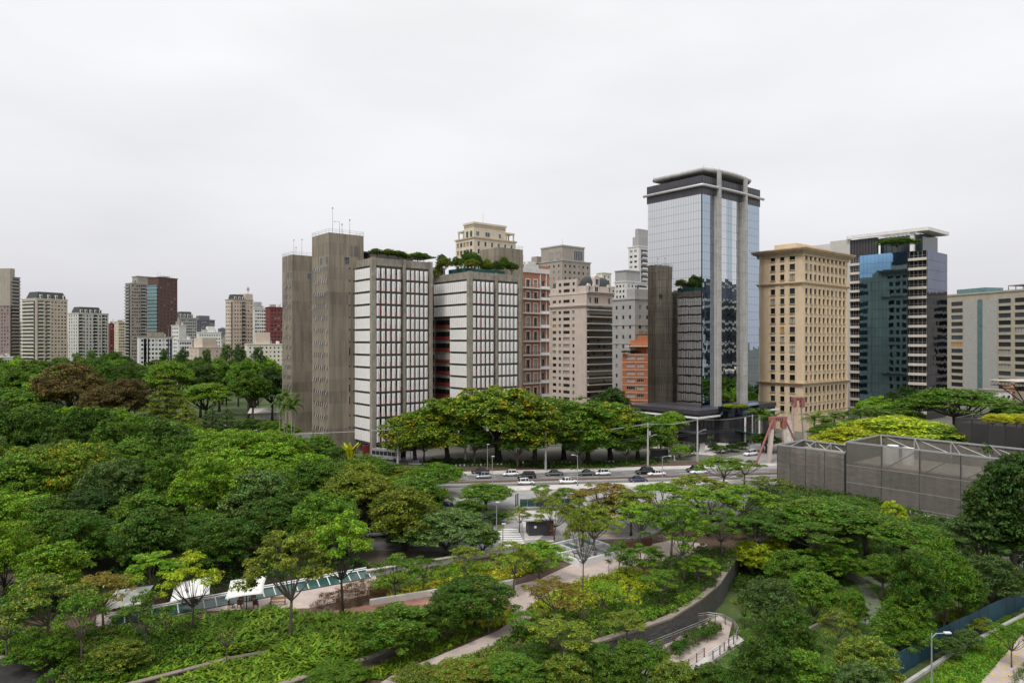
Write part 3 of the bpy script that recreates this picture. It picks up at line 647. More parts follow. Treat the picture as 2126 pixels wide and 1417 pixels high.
# ------------------------------------------------------------ blue glass office with the flying roof
E, Wd, Dp, _ = lot('blue_glass_office', 'blue glass office block with white balcony slabs and flat white flying roof', 1924, 285, 1724, 1966)
H = 71.2; pz = 4.03; nF = 17; z0 = H-nF*pz
g = MB(); g.box(.4,.4,0,Wd,Dp,H); g.build('core', MATS['black_panel'], E)
u1,u2,u3 = 6.9, 26.6, 31.4                    # balcony stack | glass bay | balcony stack | panelled wall
for k in range(nF):
    z = z0+k*pz
    for a,b,dp in ((.0,u1,.9),(u2,u3,.7)):
        g = MB(); g.fbox('L',a,b,z-.1,z+1.0,-.4,dp); g.build('balcony_slab', MATS['ledge_cream'], E)
        g = MB(); g.fbox('L',a+.2,b-.2,z+1.0,z+pz-.15,-.45,-.36); wd = g.build('window_band', MATS['glass_dark'], E)
        g = MB()
        for i in range(5): u = a+.2+(b-a-.4)*i/4; g.fbox('L',u-.06,u+.06,z+1.,z+pz-.15,-.36,-.28)
        g.fbox('L',a+.2,b-.2,z+1.9,z+1.98,.3,.36); g.build('mullions', MATS['steel_grey'], wd)
    g = MB(); g.box(Wd-1,.5,z-.1,Wd+1.0,4.5,z+1.0); g.build('balcony_slab', MATS['ledge_cream'], E)
rest = {'blue_glass': MB(), 'violet_glass': MB()}
pn2 = 0
for k in range(nF):
    for i in range(12):
        a = u1+(u2-u1)*i/12; b = u1+(u2-u1)*(i+1)/12
        o = obj('glass_pane', None, E) if False else None
        mb = rest['blue_glass']; mb.obox((-1.6,(a+b)/2,z0+(k+.5)*pz), (b-a)/2-.03,.04,pz/2-.04, FROT['L']+random.gauss(0,.003),0,random.gauss(0,.002))
    for i in range(12):
        a = .1+(Wd-.2)*i/12; b = .1+(Wd-.2)*(i+1)/12
        rest['violet_glass'].obox(((a+b)/2,-.1,z0+(k+.5)*pz), (b-a)/2-.03,.04,pz/2-.04, random.gauss(0,.006),0,random.gauss(0,.005))
for m_,mb_ in rest.items(): mb_.build('glass_panes', MATS[m_], E, kind='stuff')
g = MB(); g.box(-1.55,u1,0,.4,u2,H-.1); g.build('glass_bay_core', MATS['steel_dark'], E)
g = MB(); g.fbox('L',u3,Dp,0,79.2,-.4,.25); g.box(.4,Dp-9,0,18,Dp,79.2); pw = g.build('panelled_wall', MATS['panel_light'], E)
for k in range(15): g = MB(); g.fbox('L',u3+1.6,u3+2.1,6+k*pz,6.8+k*pz,.25,.28); g.build('vent_opening', MATS['frame_dark'], pw)
g = MB(); g.box(-.2,Dp,40,16,Dp+10.5,78.2); g.build('rear_glass_wing', MATS['mirror_glass'], E)
g = MB(); g.fbox('L',20.,u3,H,78.8,-2.,0); lv = g.build('louvre_wall', MATS['graphite'], E)
for i in range(9): g = MB(); u=20.8+i*1.25; g.fbox('L',u,u+.3,H+.2,78.6,0,.3); g.build('louvre', MATS['steel_dark'], lv)
g = MB(); g.box(4,3,H,Wd-2,20,78.6); g.build('penthouse', MATS['glass_blue'], E)
for i in range(7): g = MB(); g.box(3.9,3+i*2.4,H,4.1,3.4+i*2.4,78.6); g.build('penthouse_mullion', MATS['steel_dark'], E)
g = MB(); g.box(-1.6,-1.2,79.2,Wd-1.,4.,80.6); g.box(-1.6,4.,79.2,-.6,u3+1,80.6); g.box(9.,4.,79.2,Wd-1.,u3+1,80.6); rf = g.build('flying_roof', MATS['trim_white'], E)
for i in range(9): g = MB(); y=5.5+i*1.7; g.box(-.6,y,79.6,9.,y+.35,80.3); g.build('roof_beam', MATS['trim_white'], rf)
g = MB(); g.box(-.6,4.8,H,.9,6.3,79.2); g.build('roof_column', MATS['trim_white'], E)

# ------------------------------------------------------------ grey stone offices on the right
E = thing('grey_office', 'wide grey stone office block with dark window bands and central glass slot', 'building', (264.6,303,0), math.radians(12.7))
def UL(px): r=(px-1063)/F; a=(-math.sin(math.radians(12.7)),math.cos(math.radians(12.7))); return (r*303-264.6)/(a[0]-r*a[1])
H = 58.4; Dp = UL(1968)
g = MB(); g.box(0,0,0,30,Dp,H); g.build('core', MATS['stone_grey'], E)
fl = 3.72; rr = rows_of(H-2.6-13*fl,fl,13,.6,2.3)
cols = sorted((UL(b),UL(a)) for a,b in ((1976,2000),(2074,2100),(2108,2134),(2140,2170),(2176,2210)))
g = MB(); facade(g,'L',-.5,Dp,0,H,cols,rr,.5); wl = g.build('wall', MATS['stone_grey'], E); windows(E,'L',cols,rr,lit=.02,cur=.05,bars=3)
for a,b in ((2002,2030),(2042,2072)): g = MB(); g.fbox('L',UL(b),UL(a),0,H-4,.5,.7); g.build('stone_panel', MATS['stone_cool'], wl)
g = MB(); g.fbox('L',UL(2041),UL(2031),8,H-3,.502,.6); g.build('glass_slot', MATS['glass_teal'], wl)
g = MB(); g.box(-.9,-.3,H,30,Dp+.3,H+.9); g.build('parapet', MATS['stone_grey'], E)
g = MB(); g.box(8,UL(2020),H+.9,20,Dp+2,H+4.); g.build('plant_room', MATS['glass_teal'], E)
g = MB(); g.box(2,UL(2140),H+3.,14,UL(2086),H+3.5)
for i in range(4): g.box(3,UL(2130)+i*4,H+.9,3.3,UL(2130)+.3+i*4,H+3.)
g.build('helipad', MATS['concrete_grey'], E)
# the blue banded office that the mirror tower reflects, standing beyond the right edge of the view
E = thing('banded_office', 'blue and white banded office block standing right of the umbrella trees', 'building', (225,215,0), TH)
g = MB(); g.box(0,0,0,34,30,66); g.build('core', MATS['glass_blue'], E)
for k in range(17): g = MB(); g.box(-.5,-.5,k*3.9,34.5,30.5,k*3.9+1.3); g.build('slab_band', MATS['pale_wall' if k%3 else 'violet_glass'], E)
for k in range(8): g = MB(); g.fbox('L',k*4.1,k*4.1+.8,0,66,.5,.8); g.build('pier', MATS['pale_wall'], E)
# ------------------------------------------------------------ apartment houses behind the avenue
def UX(E, px, face='R'):
    th = E.rotation_euler.z; a = (math.cos(th), math.sin(th)) if face == 'R' else (-math.sin(th), math.cos(th))
    r = (px-1063)/F; return (r*E.location.y - E.location.x)/(a[0]-r*a[1])
def body(E, W_, D_, z0, z1, m, name='core', x0=0, y0=0):
    g = MB(); g.box(x0,y0,z0,W_,D_,z1); return g.build(name, MATS[m], E)
def belt(E, W_, D_, z, o, h, m, name='cornice', x0=0, y0=0):
    g = MB(); g.box(x0-o,y0-o,z,W_+o,D_+o,z+h); return g.build(name, MATS[m], E)
# orange brick and white apartments
E, Wd, Dp, H = lot('brick_apartments', 'orange brick apartment house with white balconies and arched attic windows', 1082, 256, 1080, 1138.5)
Dp = 16; FP = 5.29; z0 = 33.2-6*FP; zs = [z0+k*FP for k in range(10)]
cols = [(2.1,3.9),(5.9,7.7)]; rr = [(z+.35,z+3.5) for z in zs[:-1]]+[(zs[-1]+.3,zs[-1]+2.6),(zs[-1]+4.6,zs[-1]+7.2)]
body(E,Wd,Dp,0,62.,'brick_red')
g = MB(); facade(g,'R',0,Wd,0,60.5,cols+[(10.1,11.7)],rr,.4); wl = g.build('wall', MATS['brick_red'], E)
windows(E,'R',cols,rr,frame='frame_white',bars=1,lit=0,cur=.35); windows(E,'R',[(10.1,11.7)],rr,frame='frame_white',bars=1,lit=0,cur=.35)
for z in zs+[zs[-1]+4.2]:
    g = MB(); g.fbox('R',-.2,Wd+.4,z-.35,z+.05,.1,1.5); g.fbox('R',9.2,Wd+.2,z+.05,z+.9,.4,.7); sl = g.build('balcony_slab', MATS['trim_white'], E)
    g = MB(); g.fbox('R',0,9.2,z+1.,z+1.08,1.35,1.42)
    for i in range(24): g.fbox('R',.1+i*.38,.13+i*.38,z+.05,z+1.,1.37,1.4)
    g.build('railing', MATS['steel_dark'], sl)
g = MB()
for a,b in cols:
    for c0,c1 in rr: g.fbox('R',a-.3,a-.02,c0-.2,c1+.1,.4,.52); g.fbox('R',b+.02,b+.3,c0-.2,c1+.1,.4,.52); g.fbox('R',a-.3,b+.3,c1+.1,c1+.42,.4,.55)
for u in (.0,9.0,12.1): g.fbox('R',u,u+.45,0,59,.4,.56)
g.build('white_surrounds', MATS['trim_white'], wl)
g = MB(); g.fbox('R',-.2,Wd+.2,59.,60.8,.4,.7); g.box(1.5,-.6,60.8,8.2,3,62.2); g.box(3,-.6,62.2,6.8,3,63.2); g.box(-.3,1,60.8,2,8,65.5); g.build('attic_gable', MATS['trim_white'], E)
# pink stone apartments with black mansard dome
E, Wd, Dp, H = lot('mansard_apartments', 'pink stone apartment tower with glazed balconies and black domed mansard roof', 1217.5, 309, 1143, 1272)
zc = ZT(636,309); body(E,Wd,Dp,0,zc+9.5,'pink_stone'); fl = 3.09
rr = [(zc-2.1-k*fl-.9, zc-2.1-k*fl+.55) for k in range(15)][::-1]+[(zc+2.2,zc+3.6)]
cL = sorted([(UX(E,b,'L'),UX(E,a,'L')) for a,b in ((1148.5,1156),(1161,1166),(1170.5,1184),(1189.5,1194))])
g = MB(); facade(g,'L',-.4,Dp,0,zc+6,cL,rr,.4); g.fbox('L',Dp-.8,Dp,0,zc,.4,.7); g.fbox('L',0,.6,0,zc,.4,.55); wl = g.build('wall', MATS['pink_stone'], E)
windows(E,'L',cL,rr,lit=.06,cur=.35,bars=2,frame='frame_dark')
nb = 17
for k in range(nb):
    z = zc-1.4-k*fl+ .0
    g = MB(); g.fbox('R',.0,Wd-.2,z-.3,z+.12,-.1,1.6); sl = g.build('balcony_slab', MATS['pink_trim'], E)
    r = random.random()
    g = MB(); g.fbox('R',.2,Wd-.4,z+.12,z+1.1,1.45,1.5); g.build('balcony_glass', MATS['glass_blue' if r<.6 else 'glass_dark'], sl)
    if k: 
        g = MB(); g.fbox('R',.2,Wd-.4,z+.12,z+fl-.35,.02,.1); g.build('window_band', MATS['glass_dark' if r < .72 else 'glass_curtain'], sl)
    for i in range(4):
        if random.random()<.4:
            u = .8+random.random()*(Wd-2); g = MB(); g.fbox('R',u,u+random.uniform(.6,1.4),z+.12,z+random.uniform(1.,2.2),.3,.9); g.build('furniture', MATS[random.choice(('leaf_deep','wood_dark','leaf_mid','frame_dark'))], sl)
for z,o,h in ((zc,.9,.5),(zc+.5,1.2,.35),(zc+5.8,.6,.7)): belt(E,Wd,Dp,z,o,h,'pink_trim')
g = MB(); g.fbox('L',6,Dp-4,zc+6.5,zc+13.,-.6,.2); uw = g.build('attic_wall', MATS['pink_stone'], E)
for a,b in cL[1:3]+cL[:1]:
    for z in (zc+7.2,zc+10.2): put(E, win_mesh((b-a)*.9,1.3,'glass_dark','frame_dark',2), 'L', (a+b)/2, z, .22)
def dome(E, x0, y0, x1, y1, z, h, name='mansard_roof'):
    g = MB(); k = 7; rings = []
    for i in range(k+1):
        t = i/k; ins = (1-math.sqrt(max(0,1-t*t*.92)))*3.2; zz = z+h*t
        rings.append([(x0+ins,y0+ins,zz),(x1-ins,y0+ins,zz),(x1-ins,y1-ins,zz),(x0+ins,y1-ins,zz)])
    vs_ = [p for r in rings for p in r]; fs = [(i*4+j,i*4+(j+1)%4,(i+1)*4+(j+1)%4,(i+1)*4+j) for i in range(k) for j in range(4)]+[(k*4,k*4+1,k*4+2,k*4+3)]
    g.add(vs_, fs); return g.build(name, MATS['slate_roof'], E)
dome(E,.3,.3,Wd-.3,5.8,zc+6.5,7.4); dome(E,.3,Dp-4,9,Dp-.3,zc+6.5,6.6)
for u,z,w,h in ((1.6,zc+6.5,2.,3.1),(6.2,zc+6.5,3.6,3.1),(Wd-2.6,zc+6.5,2.,3.1),(6.6,zc+9.9,3.2,3.2),):
    g = MB(); g.fbox('R',u-w/2,u+w/2,z,z+h,-2.,.3); g.tube([(u,2.,z+h),(u,-.32,z+h)], w/2, 10); d_ = g.build('dormer', MATS['pink_trim'], E)
    o = put(E, win_mesh(w*.62,h*.8,'glass_dark','frame_white',1), 'R', u, z+.3, .32)
for u,w in ((2.4,1.2),(6.4,2.6),(Wd-2.5,1.2)): put(E, win_mesh(w,2.8,'glass_dark','frame_white',1), 'R', u, zc+1.6, .05)
g = MB(); g.box(-.2,-1.5,zc+6.5,Wd,-.2,zc+6.9); g.build('terrace_slab', MATS['pink_trim'], E)

def simple(name, label, cpx, d, lpx, rpx, top, wall, th=TH, fl=3.1, cL=(), cR=(), wL=1.5, wR=1.5, n=16, sill=.9, wh=1.4, cap=None, t=.3, bars=1, stuff=False, zt=None, balc=(), frame='frame_dark', lit=.02, cur=.25, group=None):
    """a block with window openings on both faces; cL, cR are numbers of window columns; rows fill n floors below the top"""
    E, Wd, Dp, H = lot(name, label, cpx, d, lpx, rpx, top, th, group=group)
    Wd = max(Wd,3); Dp = max(Dp,3)
    body(E,Wd,Dp,0,H,wall); rr = rows_of(H-.8-n*fl, fl, n, sill, wh)
    if rr[0][0] < .2: rr = [r for r in rr if r[0] > .2]
    g = MB(); jobs = []
    for face,L,c,w in (('R',Wd,cR,wR),('L',Dp,cL,wL)):
        if not c: 
            g.fbox(face,0 if face=='R' else -t,L,0,H-.02,0,t); continue
        cc = cols_of(.5,L-.5,c,min(w,(L-1)/c*.8)); facade(g,face,0 if face=='R' else -t,L,0,H-.02,cc,rr,t); jobs.append((face,cc))
    g.build('wall', MATS[wall], E)
    if stuff:
        g = MB()
        for face,cc in jobs:
            for a,b in cc:
                for c0,c1 in rr:
                    g.cur = random.choice((0,0,0,1,2)); g.fbox(face,a,b,c0,c1,.01,.05)
        if jobs: g.build('windows', [MATS['glass_dark'],MATS['glass_curtain'],MATS['glass_blue']], E, kind='stuff')
    else:
        for face,cc in jobs: windows(E,face,cc,rr,bars=bars,frame=frame,lit=lit,cur=cur)
    if balc:
        g = MB()
        for face,a,b in balc:
            L = Wd if face=='R' else Dp
            for c0,c1 in rr:
                g.cur = 0; g.fbox(face,a*L,b*L,c0-.95,c0-.7,t-.05,t+1.5); g.fbox(face,a*L+.05,b*L-.05,c0-.7,c0+.15,t+1.35,t+1.45)
                g.cur = 1; g.fbox(face,a*L+.2,b*L-.2,c0-.65,c1+.3,t-.05,t+.06)
        g.build('balconies', [MATS[cap or wall],MATS['glass_dark']], E, kind='stuff')
    belt(E,Wd,Dp,H-.02,t+.35,.6,cap or wall,'parapet')
    if stuff:
        g = MB(); x0 = Wd*random.uniform(.15,.4); g.box(x0,Dp*.25,H,x0+Wd*random.uniform(.2,.4),Dp*.7,H+random.uniform(2,4)); g.build('roof_room', MATS[random.choice((wall,'grey_wall','concrete_grey'))], E)
        for q in range(3):
            x0 = Wd*random.uniform(.05,.9); g = MB(); g.cyl(x0,Dp*.3,H,H+random.uniform(3,7),.14,.08,5); g.build('antenna', MATS['steel_grey'], E)
        g = MB(); g.cyl(Wd*.75,Dp*.4,H,H+2.6,1.3,n=10); g.build('water_tank', MATS['pale_wall'], E)
    return E, Wd, Dp, H
# cream tower behind the fin blocks
E, Wd, Dp, H = simple('cream_tower', 'cream apartment tower with setback penthouse rising behind the roof gardens', 984, 300, 947.5, 1069.7, 494, 'cream', cL=5, cR=6, n=4, fl=3.4, wL=1.8, wR=1.1, wh=2., cap='ochre_trim')
body(E,UX(E,1049.6),Dp*.55,H,ZT(461.6,300),'cream','penthouse'); belt(E,UX(E,1049.6),Dp*.55,ZT(461.6,300)-.6,.4,.9,'cream'); belt(E,UX(E,1049.6),Dp*.55,H+5.2,.15,.4,'ochre_trim')
for u,w in ((2.,1.6),(7.5,2.6),(14.5,1.4)): put(E, win_mesh(w,2.,'glass_blue','frame_white',1),'R',u,H+1.2,.02)
for u in (2.,5.,): put(E, win_mesh(1.5,2.6,'glass_green','frame_dark',1),'L',u,H+.8,.02)
for x0,y0 in ((0,Dp*.6),(UX(E,1049.6)+.5,0)):
    g = MB(); g.box(x0,y0,H+3.6,x0+5,y0+4.5,H+4.3)
    for a,b in ((.2,.2),(4.3,.2),(.2,3.8),(4.3,3.8)): g.box(x0+a,y0+b,H,x0+a+.5,y0+b+.5,H+3.6)
    g.build('loggia', MATS['cream'], E)
g = MB(); g.cyl(8,4,ZT(461,300),ZT(445,300)+2,.07); g.build('mast', MATS['steel_grey'], E)
# grey-beige tower with penthouse glass
E, Wd, Dp, H = simple('penthouse_tower', 'weathered beige tower with glazed penthouse behind the pink mansard apartments', 1167, 380, 1107, 1225, 541, 'taupe', cL=6, cR=6, n=7, fl=3.5, wL=1.2, wR=1.4, cap='grey_wall')
w2 = UX(E,1213); body(E,w2,Dp*.72,H,ZT(509,380),'taupe','penthouse'); belt(E,w2,Dp*.72,ZT(509,380)-.5,.3,.8,'grey_wall')
for u in (w2*.72,): put(E, win_mesh(7.,5.4,'glass_blue','frame_white',4),'R',u,H+1,.03)
for u in (3.,9.): put(E, win_mesh(3.,4.,'glass_curtain','frame_dark',2),'L',u,H+1,.03)
g = MB(); g.box(-1.5,Dp-5,H,6,Dp,H+4.2); g.build('pergola', MATS['taupe'], E); g = MB(); g.cyl(4,4,ZT(509,380),ZT(493,380),.08); g.build('mast', MATS['steel_grey'], E)
# grey house with the arch, cream gables, pale grey tower
E, Wd, Dp, H = simple('grey_apartments', 'smooth grey apartment house with few windows beside orange brick block', 1318, 290, 1272.5, 1352, 621, 'grey_wall', cL=3, cR=2, n=11, fl=4.2, wL=1.1, wR=1.6, wh=1.6, cap='grey_wall')
for z in (H-11,H-19): belt(E,Wd,Dp,z,.5,.5,'grey_wall')
body(E,Wd,Dp*.35,H,H+4.5,'grey_wall','upper_storey')
for z in (H-12.8,H-21.): g = MB(); g.fbox('R',.5,Wd,z-2.,z-1.6,.2,1.8); g.fbox('R',.5,Wd,z-1.6,z-.6,1.6,1.7); g.build('balcony', MATS['concrete_grey'], E)
simple('cream_gable_house', 'pale yellow apartment house with little gable behind black mansard', 1262, 430, 1240, 1296, 596, 'cream_pale', cL=4, cR=5, n=6, wL=1.5, wR=1.6, cap='cream')
E, Wd, Dp, H = simple('cream_block', 'plain pale yellow block behind the gabled cream apartments', 1250, 470, 1240, 1268, 567, 'cream_pale', cR=2, n=4)
E, Wd, Dp, H = simple('pale_grey_house', 'pale grey apartment house below the stepped tower', 1300, 400, 1277, 1352, 585, 'pale_wall', cL=3, cR=7, n=9, wL=1.3, wR=1.4, balc=(('R',.4,.75),))
body(E,Wd*.55,Dp,H,ZT(562,400),'grey_wall','upper_storey'); belt(E,Wd*.55,Dp,ZT(562,400),.4,.6,'grey_wall')
E, Wd, Dp, H = simple('stepped_tower', 'tall pale grey stepped apartment tower left of mirror glass tower', 1326, 440, 1305, 1362, 512, 'pale_wall', cL=2, cR=3, n=14, fl=3.4, wL=2.2, wR=2.2, balc=(('R',.1,.45),))
g = MB(); g.box(0,0,H,Wd,Dp*.6,H+6.5); g.box(2,2,H+6.5,Wd,Dp*.55,ZT(473,440)); g.build('stepped_top', MATS['grey_wall'], E)
# small orange brick block with white windows
E, Wd, Dp, H = lot('orange_block', 'small orange brick block with white windows and planted roof terrace', 1292, 280, 1288, 1362, 734, th=math.radians(-14)); Dp = 14
body(E,Wd,Dp,0,H,'brick_orange'); fl = 3.09; rr = rows_of(H-8*fl-.2,fl,8,1.0,1.35)
cc = [(UX(E,1301),UX(E,1318.5)),(UX(E,1322.5),UX(E,1337)),(UX(E,1345),UX(E,1358))]
g = MB(); facade(g,'R',0,Wd,0,H,cc,rr,.3); g.build('wall', MATS['brick_orange'], E)
windows(E,'R',cc,rr,frame='frame_white',bars=3,lit=0,cur=.7)
for r in rr: g = MB(); g.fbox('R',0,Wd,r[1]+.55,r[1]+.75,.3,.36); g.build('string_course', MATS['cream_pale'], E)
g = MB(); g.box(3.,3,H,Wd,Dp,H+5.6); ph = g.build('penthouse', MATS['brick_orange'], E)
g = MB(); g.box(1.,-.2,H+2.9,Wd,4,H+3.2); g.build('terrace_roof', MATS['wall_white'], E)
for u in (4.,Wd-3.): put(E, win_mesh(1.9,2.2,'glass_curtain','frame_white',1),'R',u,H+.4,-2.9)
g = MB(); g.box(6,4,H+5.6,10,9,H+7.6); g.build('chimney', MATS['brick_orange'], E)

# ------------------------------------------------------------ far skyline across the park
def mansard(E, W_, D_, H, h, ins=2.2, dorm=4):
    g = MB(); g.add([(.3,.3,H),(W_-.3,.3,H),(W_-.3,D_-.3,H),(.3,D_-.3,H),(ins,ins,H+h),(W_-ins,ins,H+h),(W_-ins,D_-ins,H+h),(ins,D_-ins,H+h)],[(0,1,5,4),(1,2,6,5),(2,3,7,6),(3,0,4,7),(4,5,6,7)])
    o = g.build('mansard_roof', MATS['slate_roof'], E)
    for i in range(dorm):
        u = W_*(i+.6)/dorm; g = MB(); g.box(u-.9,-.1,H,u+.9,3,H+h*.62); d_ = g.build('dormer', MATS['cream_pale'], o); g = MB(); g.box(u-.5,-.16,H+.5,u+.5,-.1,H+h*.5); g.build('pane', MATS['glass_dark'], d_)
    return o
R_ = math.radians
sk = dict(stuff=True, group='apartment towers across the park')
def far(*a, **k):
    k.update(sk); k['th'] = k.get('th',TH)+math.atan((1063-a[2])/F); return simple(*a, **k)
E,Wd,Dp,H = far('apartment_tower','mauve apartment tower with pale crown and stacked side balconies',21,620,-75,41,575,'mauve',th=R_(45),cL=16,cR=4,n=30,wL=1.2,wh=1.5,cap='taupe',balc=(('R',.05,.95),))
body(E,Wd*.5,Dp,H,H+8,'taupe','crown'); g = MB(); g.box(-.6,-.6,H-26,Wd*.2,Dp,H); g.build('pale_crown', MATS['taupe'], E)
far('apartment_tower','narrow grey tower with white balcony bands beside mauve tower',38,680,31,49,670,'grey_wall',th=R_(30),cR=3,n=10,balc=(('R',.1,.9),),cap='pale_wall')
E,Wd,Dp,H = far('apartment_tower','beige apartment tower with dark mansard and rows of glazed balconies',76,585,46,140,620,'peach',th=R_(27),cL=5,cR=9,n=20,wh=1.2,cap='cream_pale',balc=(('L',.05,.95),('R',.03,.22),('R',.3,.42)))
mansard(E,Wd,Dp*.8,H,6.4,2.4,4)
E,Wd,Dp,H = far('apartment_tower','white apartment tower with slate mansard and arched dormers',163,640,142,225,650,'pale_wall',th=R_(27),cL=4,cR=9,n=16,wh=1.7,cap='cream_pale',balc=(('R',.0,.14),('R',.5,.6),('R',.78,.88)))
mansard(E,Wd*.8,Dp*.8,H,6.2,2.2,5)
far('apartment_tower','slim maroon tower beside cream slab',228,760,226,240,672,'maroon',th=R_(20),cR=2,n=10)
far('apartment_tower','cream slab tower with small square windows',246,745,238,263,668,'cream',th=R_(25),cL=2,cR=4,n=14)
E,Wd,Dp,H = far('apartment_tower','taupe apartment tower with curved bay and stacked balconies',272,650,261,316,588,'taupe',th=R_(22),cL=4,cR=9,n=28,wh=1.5,cap='grey_wall',balc=(('L',.05,.95),('R',.45,.68)))
body(E,Wd,Dp,H,H+7,'taupe','crown',x0=6); belt(E,Wd,Dp,H+7,.6,.6,'grey_wall','cornice',x0=6)
E,Wd,Dp,H = far('apartment_tower','dark brown brick tower with sheer windowless side',329,600,308,368,576,'brick_dark',th=R_(35),cR=5,n=26,wR=1.,wh=1.3)
g = MB()
for k in range(27): z = H-9-k*3.1; g.cur=0; g.fbox('L',.2,Dp-.2,z-.3,z,.3,1.4); g.cur=1; g.fbox('L',.3,Dp-.3,z,z+2.6,1.2,1.3)
g.build('teal_balconies',[MATS['pale_wall'],MATS['glass_teal']],E,kind='stuff')
E,Wd,Dp,H = far('office_slab','low white slab with blue window strips in front of towers',290,520,286,359,700,'pale_wall',th=R_(6),cR=9,n=8,fl=3.3,wh=1.5,cap='concrete_grey')
for a,b in ((.12,.2),(.24,.28),(.84,.88),(.91,.97)): g = MB(); g.fbox('R',a*Wd,b*Wd,2,H-1,.3,.4); g.build('blue_strip', MATS['glass_blue'] if False else MATS['violet_glass'], E)
body(E,Wd*.75,6,H,H+4,'concrete_grey','roof_room',x0=Wd*.25,y0=2)
E,Wd,Dp,H = far('apartment_tower','grey beige tower with slate mansard behind brown brick tower',372,720,366,409,660,'grey_wall',th=R_(15),cR=8,n=16,cap='grey_wall'); mansard(E,Wd*.8,Dp+8,H,7,2.,4)
far('apartment_block','white windowless block end behind low houses',372,560,357,386,676,'pale_wall',th=R_(30),cL=4,n=10)
far('apartment_block','low peach and white striped block',371,500,369,399,706,'pale_wall',th=R_(8),cR=5,n=6,wR=2.2)
E,Wd,Dp,H = far('apartment_tower','violet grey slab tower in the distance',402,900,398,446,664,'violet_grey',th=R_(12),cR=8,n=18,wR=2.2,wh=1.2); body(E,Wd*.75,Dp+6,H,H+6,'violet_grey','roof_room',x0=Wd*.25)
E,Wd,Dp,H = far('apartment_block','bright white stepped block with small windows',412,600,409,459,690,'white_paint',th=R_(12),cR=9,n=7,wR=1.1,wh=1.1); body(E,Wd*.72,8,H,H+5.5,'white_paint','stair_head',x0=Wd*.42)
E,Wd,Dp,H = far('apartment_block','plain peach block with stair head and few windows',413,470,394,472,722,'peach',th=R_(33),cL=2,cR=4,n=9,wL=.9,wR=.9,wh=1.); body(E,Wd*.6,10,H,H+7,'peach','stair_head',x0=Wd*.12)
E,Wd,Dp,H = far('apartment_tower','beige pink tower with dark roof storey and antenna',484,560,469,525,622,'peach',th=R_(28),cL=4,cR=7,n=22,wR=1.1,wh=1.2,cap='taupe',balc=(('R',.42,.6),('L',.0,.2)))
mansard(E,Wd*.6,Dp*.8,H,4.6,1.2,3); body(E,Wd,Dp*.9,H,H+5.5,'peach','stair_head',x0=Wd*.62); g = MB(); g.cyl(Wd*.85,3,H+5.5,H+12,.25); g.obox((Wd*.85,3,H+9.5),.8,.8,1.2); g.build('antenna', MATS['steel_grey'], E); belt(E,Wd,Dp,H-24,.5,.5,'taupe')
E,Wd,Dp,H = far('apartment_tower','slim white tower with black window column',528,620,524,553,640,'pale_wall',th=R_(12),cR=5,n=18); body(E,Wd*.6,8,H,H+6,'grey_wall','roof_room')
far('apartment_tower','maroon brick tower with white blinds',560,560,552,590,638,'maroon',th=R_(20),cL=1,cR=4,n=18,wR=1.6,wh=1.2)
E,Wd,Dp,H = far('apartment_block','long low cream block with square windows below maroon tower',514,500,509,600,715,'cream_pale',th=R_(8),cR=10,n=6,wR=1.2,wh=1.2); body(E,Wd*.55,6,H,H+9,'peach','stair_head',x0=Wd*.2,y0=2)
far('office_slab','faint blue grey tower far off between white blocks',456,1500,453,471,682,'violet_grey',th=R_(10),cR=4,n=8)
far('apartment_block','small pale house with teal roof below mauve tower',4,450,-10,26,742,'pale_wall',th=R_(12),cR=4,n=3)
fr0 = random.Random(3)
for i in range(26):
    px = -40+i*25+fr0.uniform(-8,8); w = fr0.uniform(14,30); far('apartment_block','small distant block in the hazy background between the towers',px,fr0.uniform(850,1300),px-3,px+w,fr0.uniform(692,712),fr0.choice(('pale_wall','grey_wall','cream_pale','taupe','peach')),th=R_(12),cR=4,n=7)['x' if False else 0]['group'] = 'distant blocks'
# white low building and red brick block beyond the trees on the right
E,Wd,Dp,H = simple('warehouse','white rendered low block with flat grey roof beyond umbrella tree',2076,330,2028,2100,812,'white_paint',th=R_(20),cR=2,n=3,wR=2.,cap='concrete_grey',fl=3.6)
simple('brick_house','red brick low block behind black truss canopy',2095,345,2094,2160,806,'brick_orange',th=R_(10),cR=4,n=3,wR=2.,frame='frame_white')
E = thing('truss_canopy','black steel truss canopy on raking struts behind umbrella tree','canopy',Q(2120,250),R_(10))
H = ZT(800,250); g = MB(); g.box(-7.5,-5,H+1.6,14,6,H+2.0); g.build('roof_sheet', MATS['ledge_cream'], E)
g = MB()
for y in (-4.6,5.6):
    g.tube([(-7.2,y,H),(14,y,H)],.14,5); g.tube([(-7.2,y,H+1.5),(14,y,H+1.5)],.14,5)
    for i in range(14): x=-7.2+i*1.5; g.tube([(x,y,H),(x+.75,y,H+1.5),(x+1.5,y,H)],.08,4)
g.build('truss', MATS['steel_dark'], E)
for i in range(4): g = MB(); g.tube([(2+i*.3,0,0),(2,0,H-7),(-5.5+i*3.2,-4 if i%2 else 4,H)],.22,6); g.build('raking_strut', MATS['steel_dark'], E)
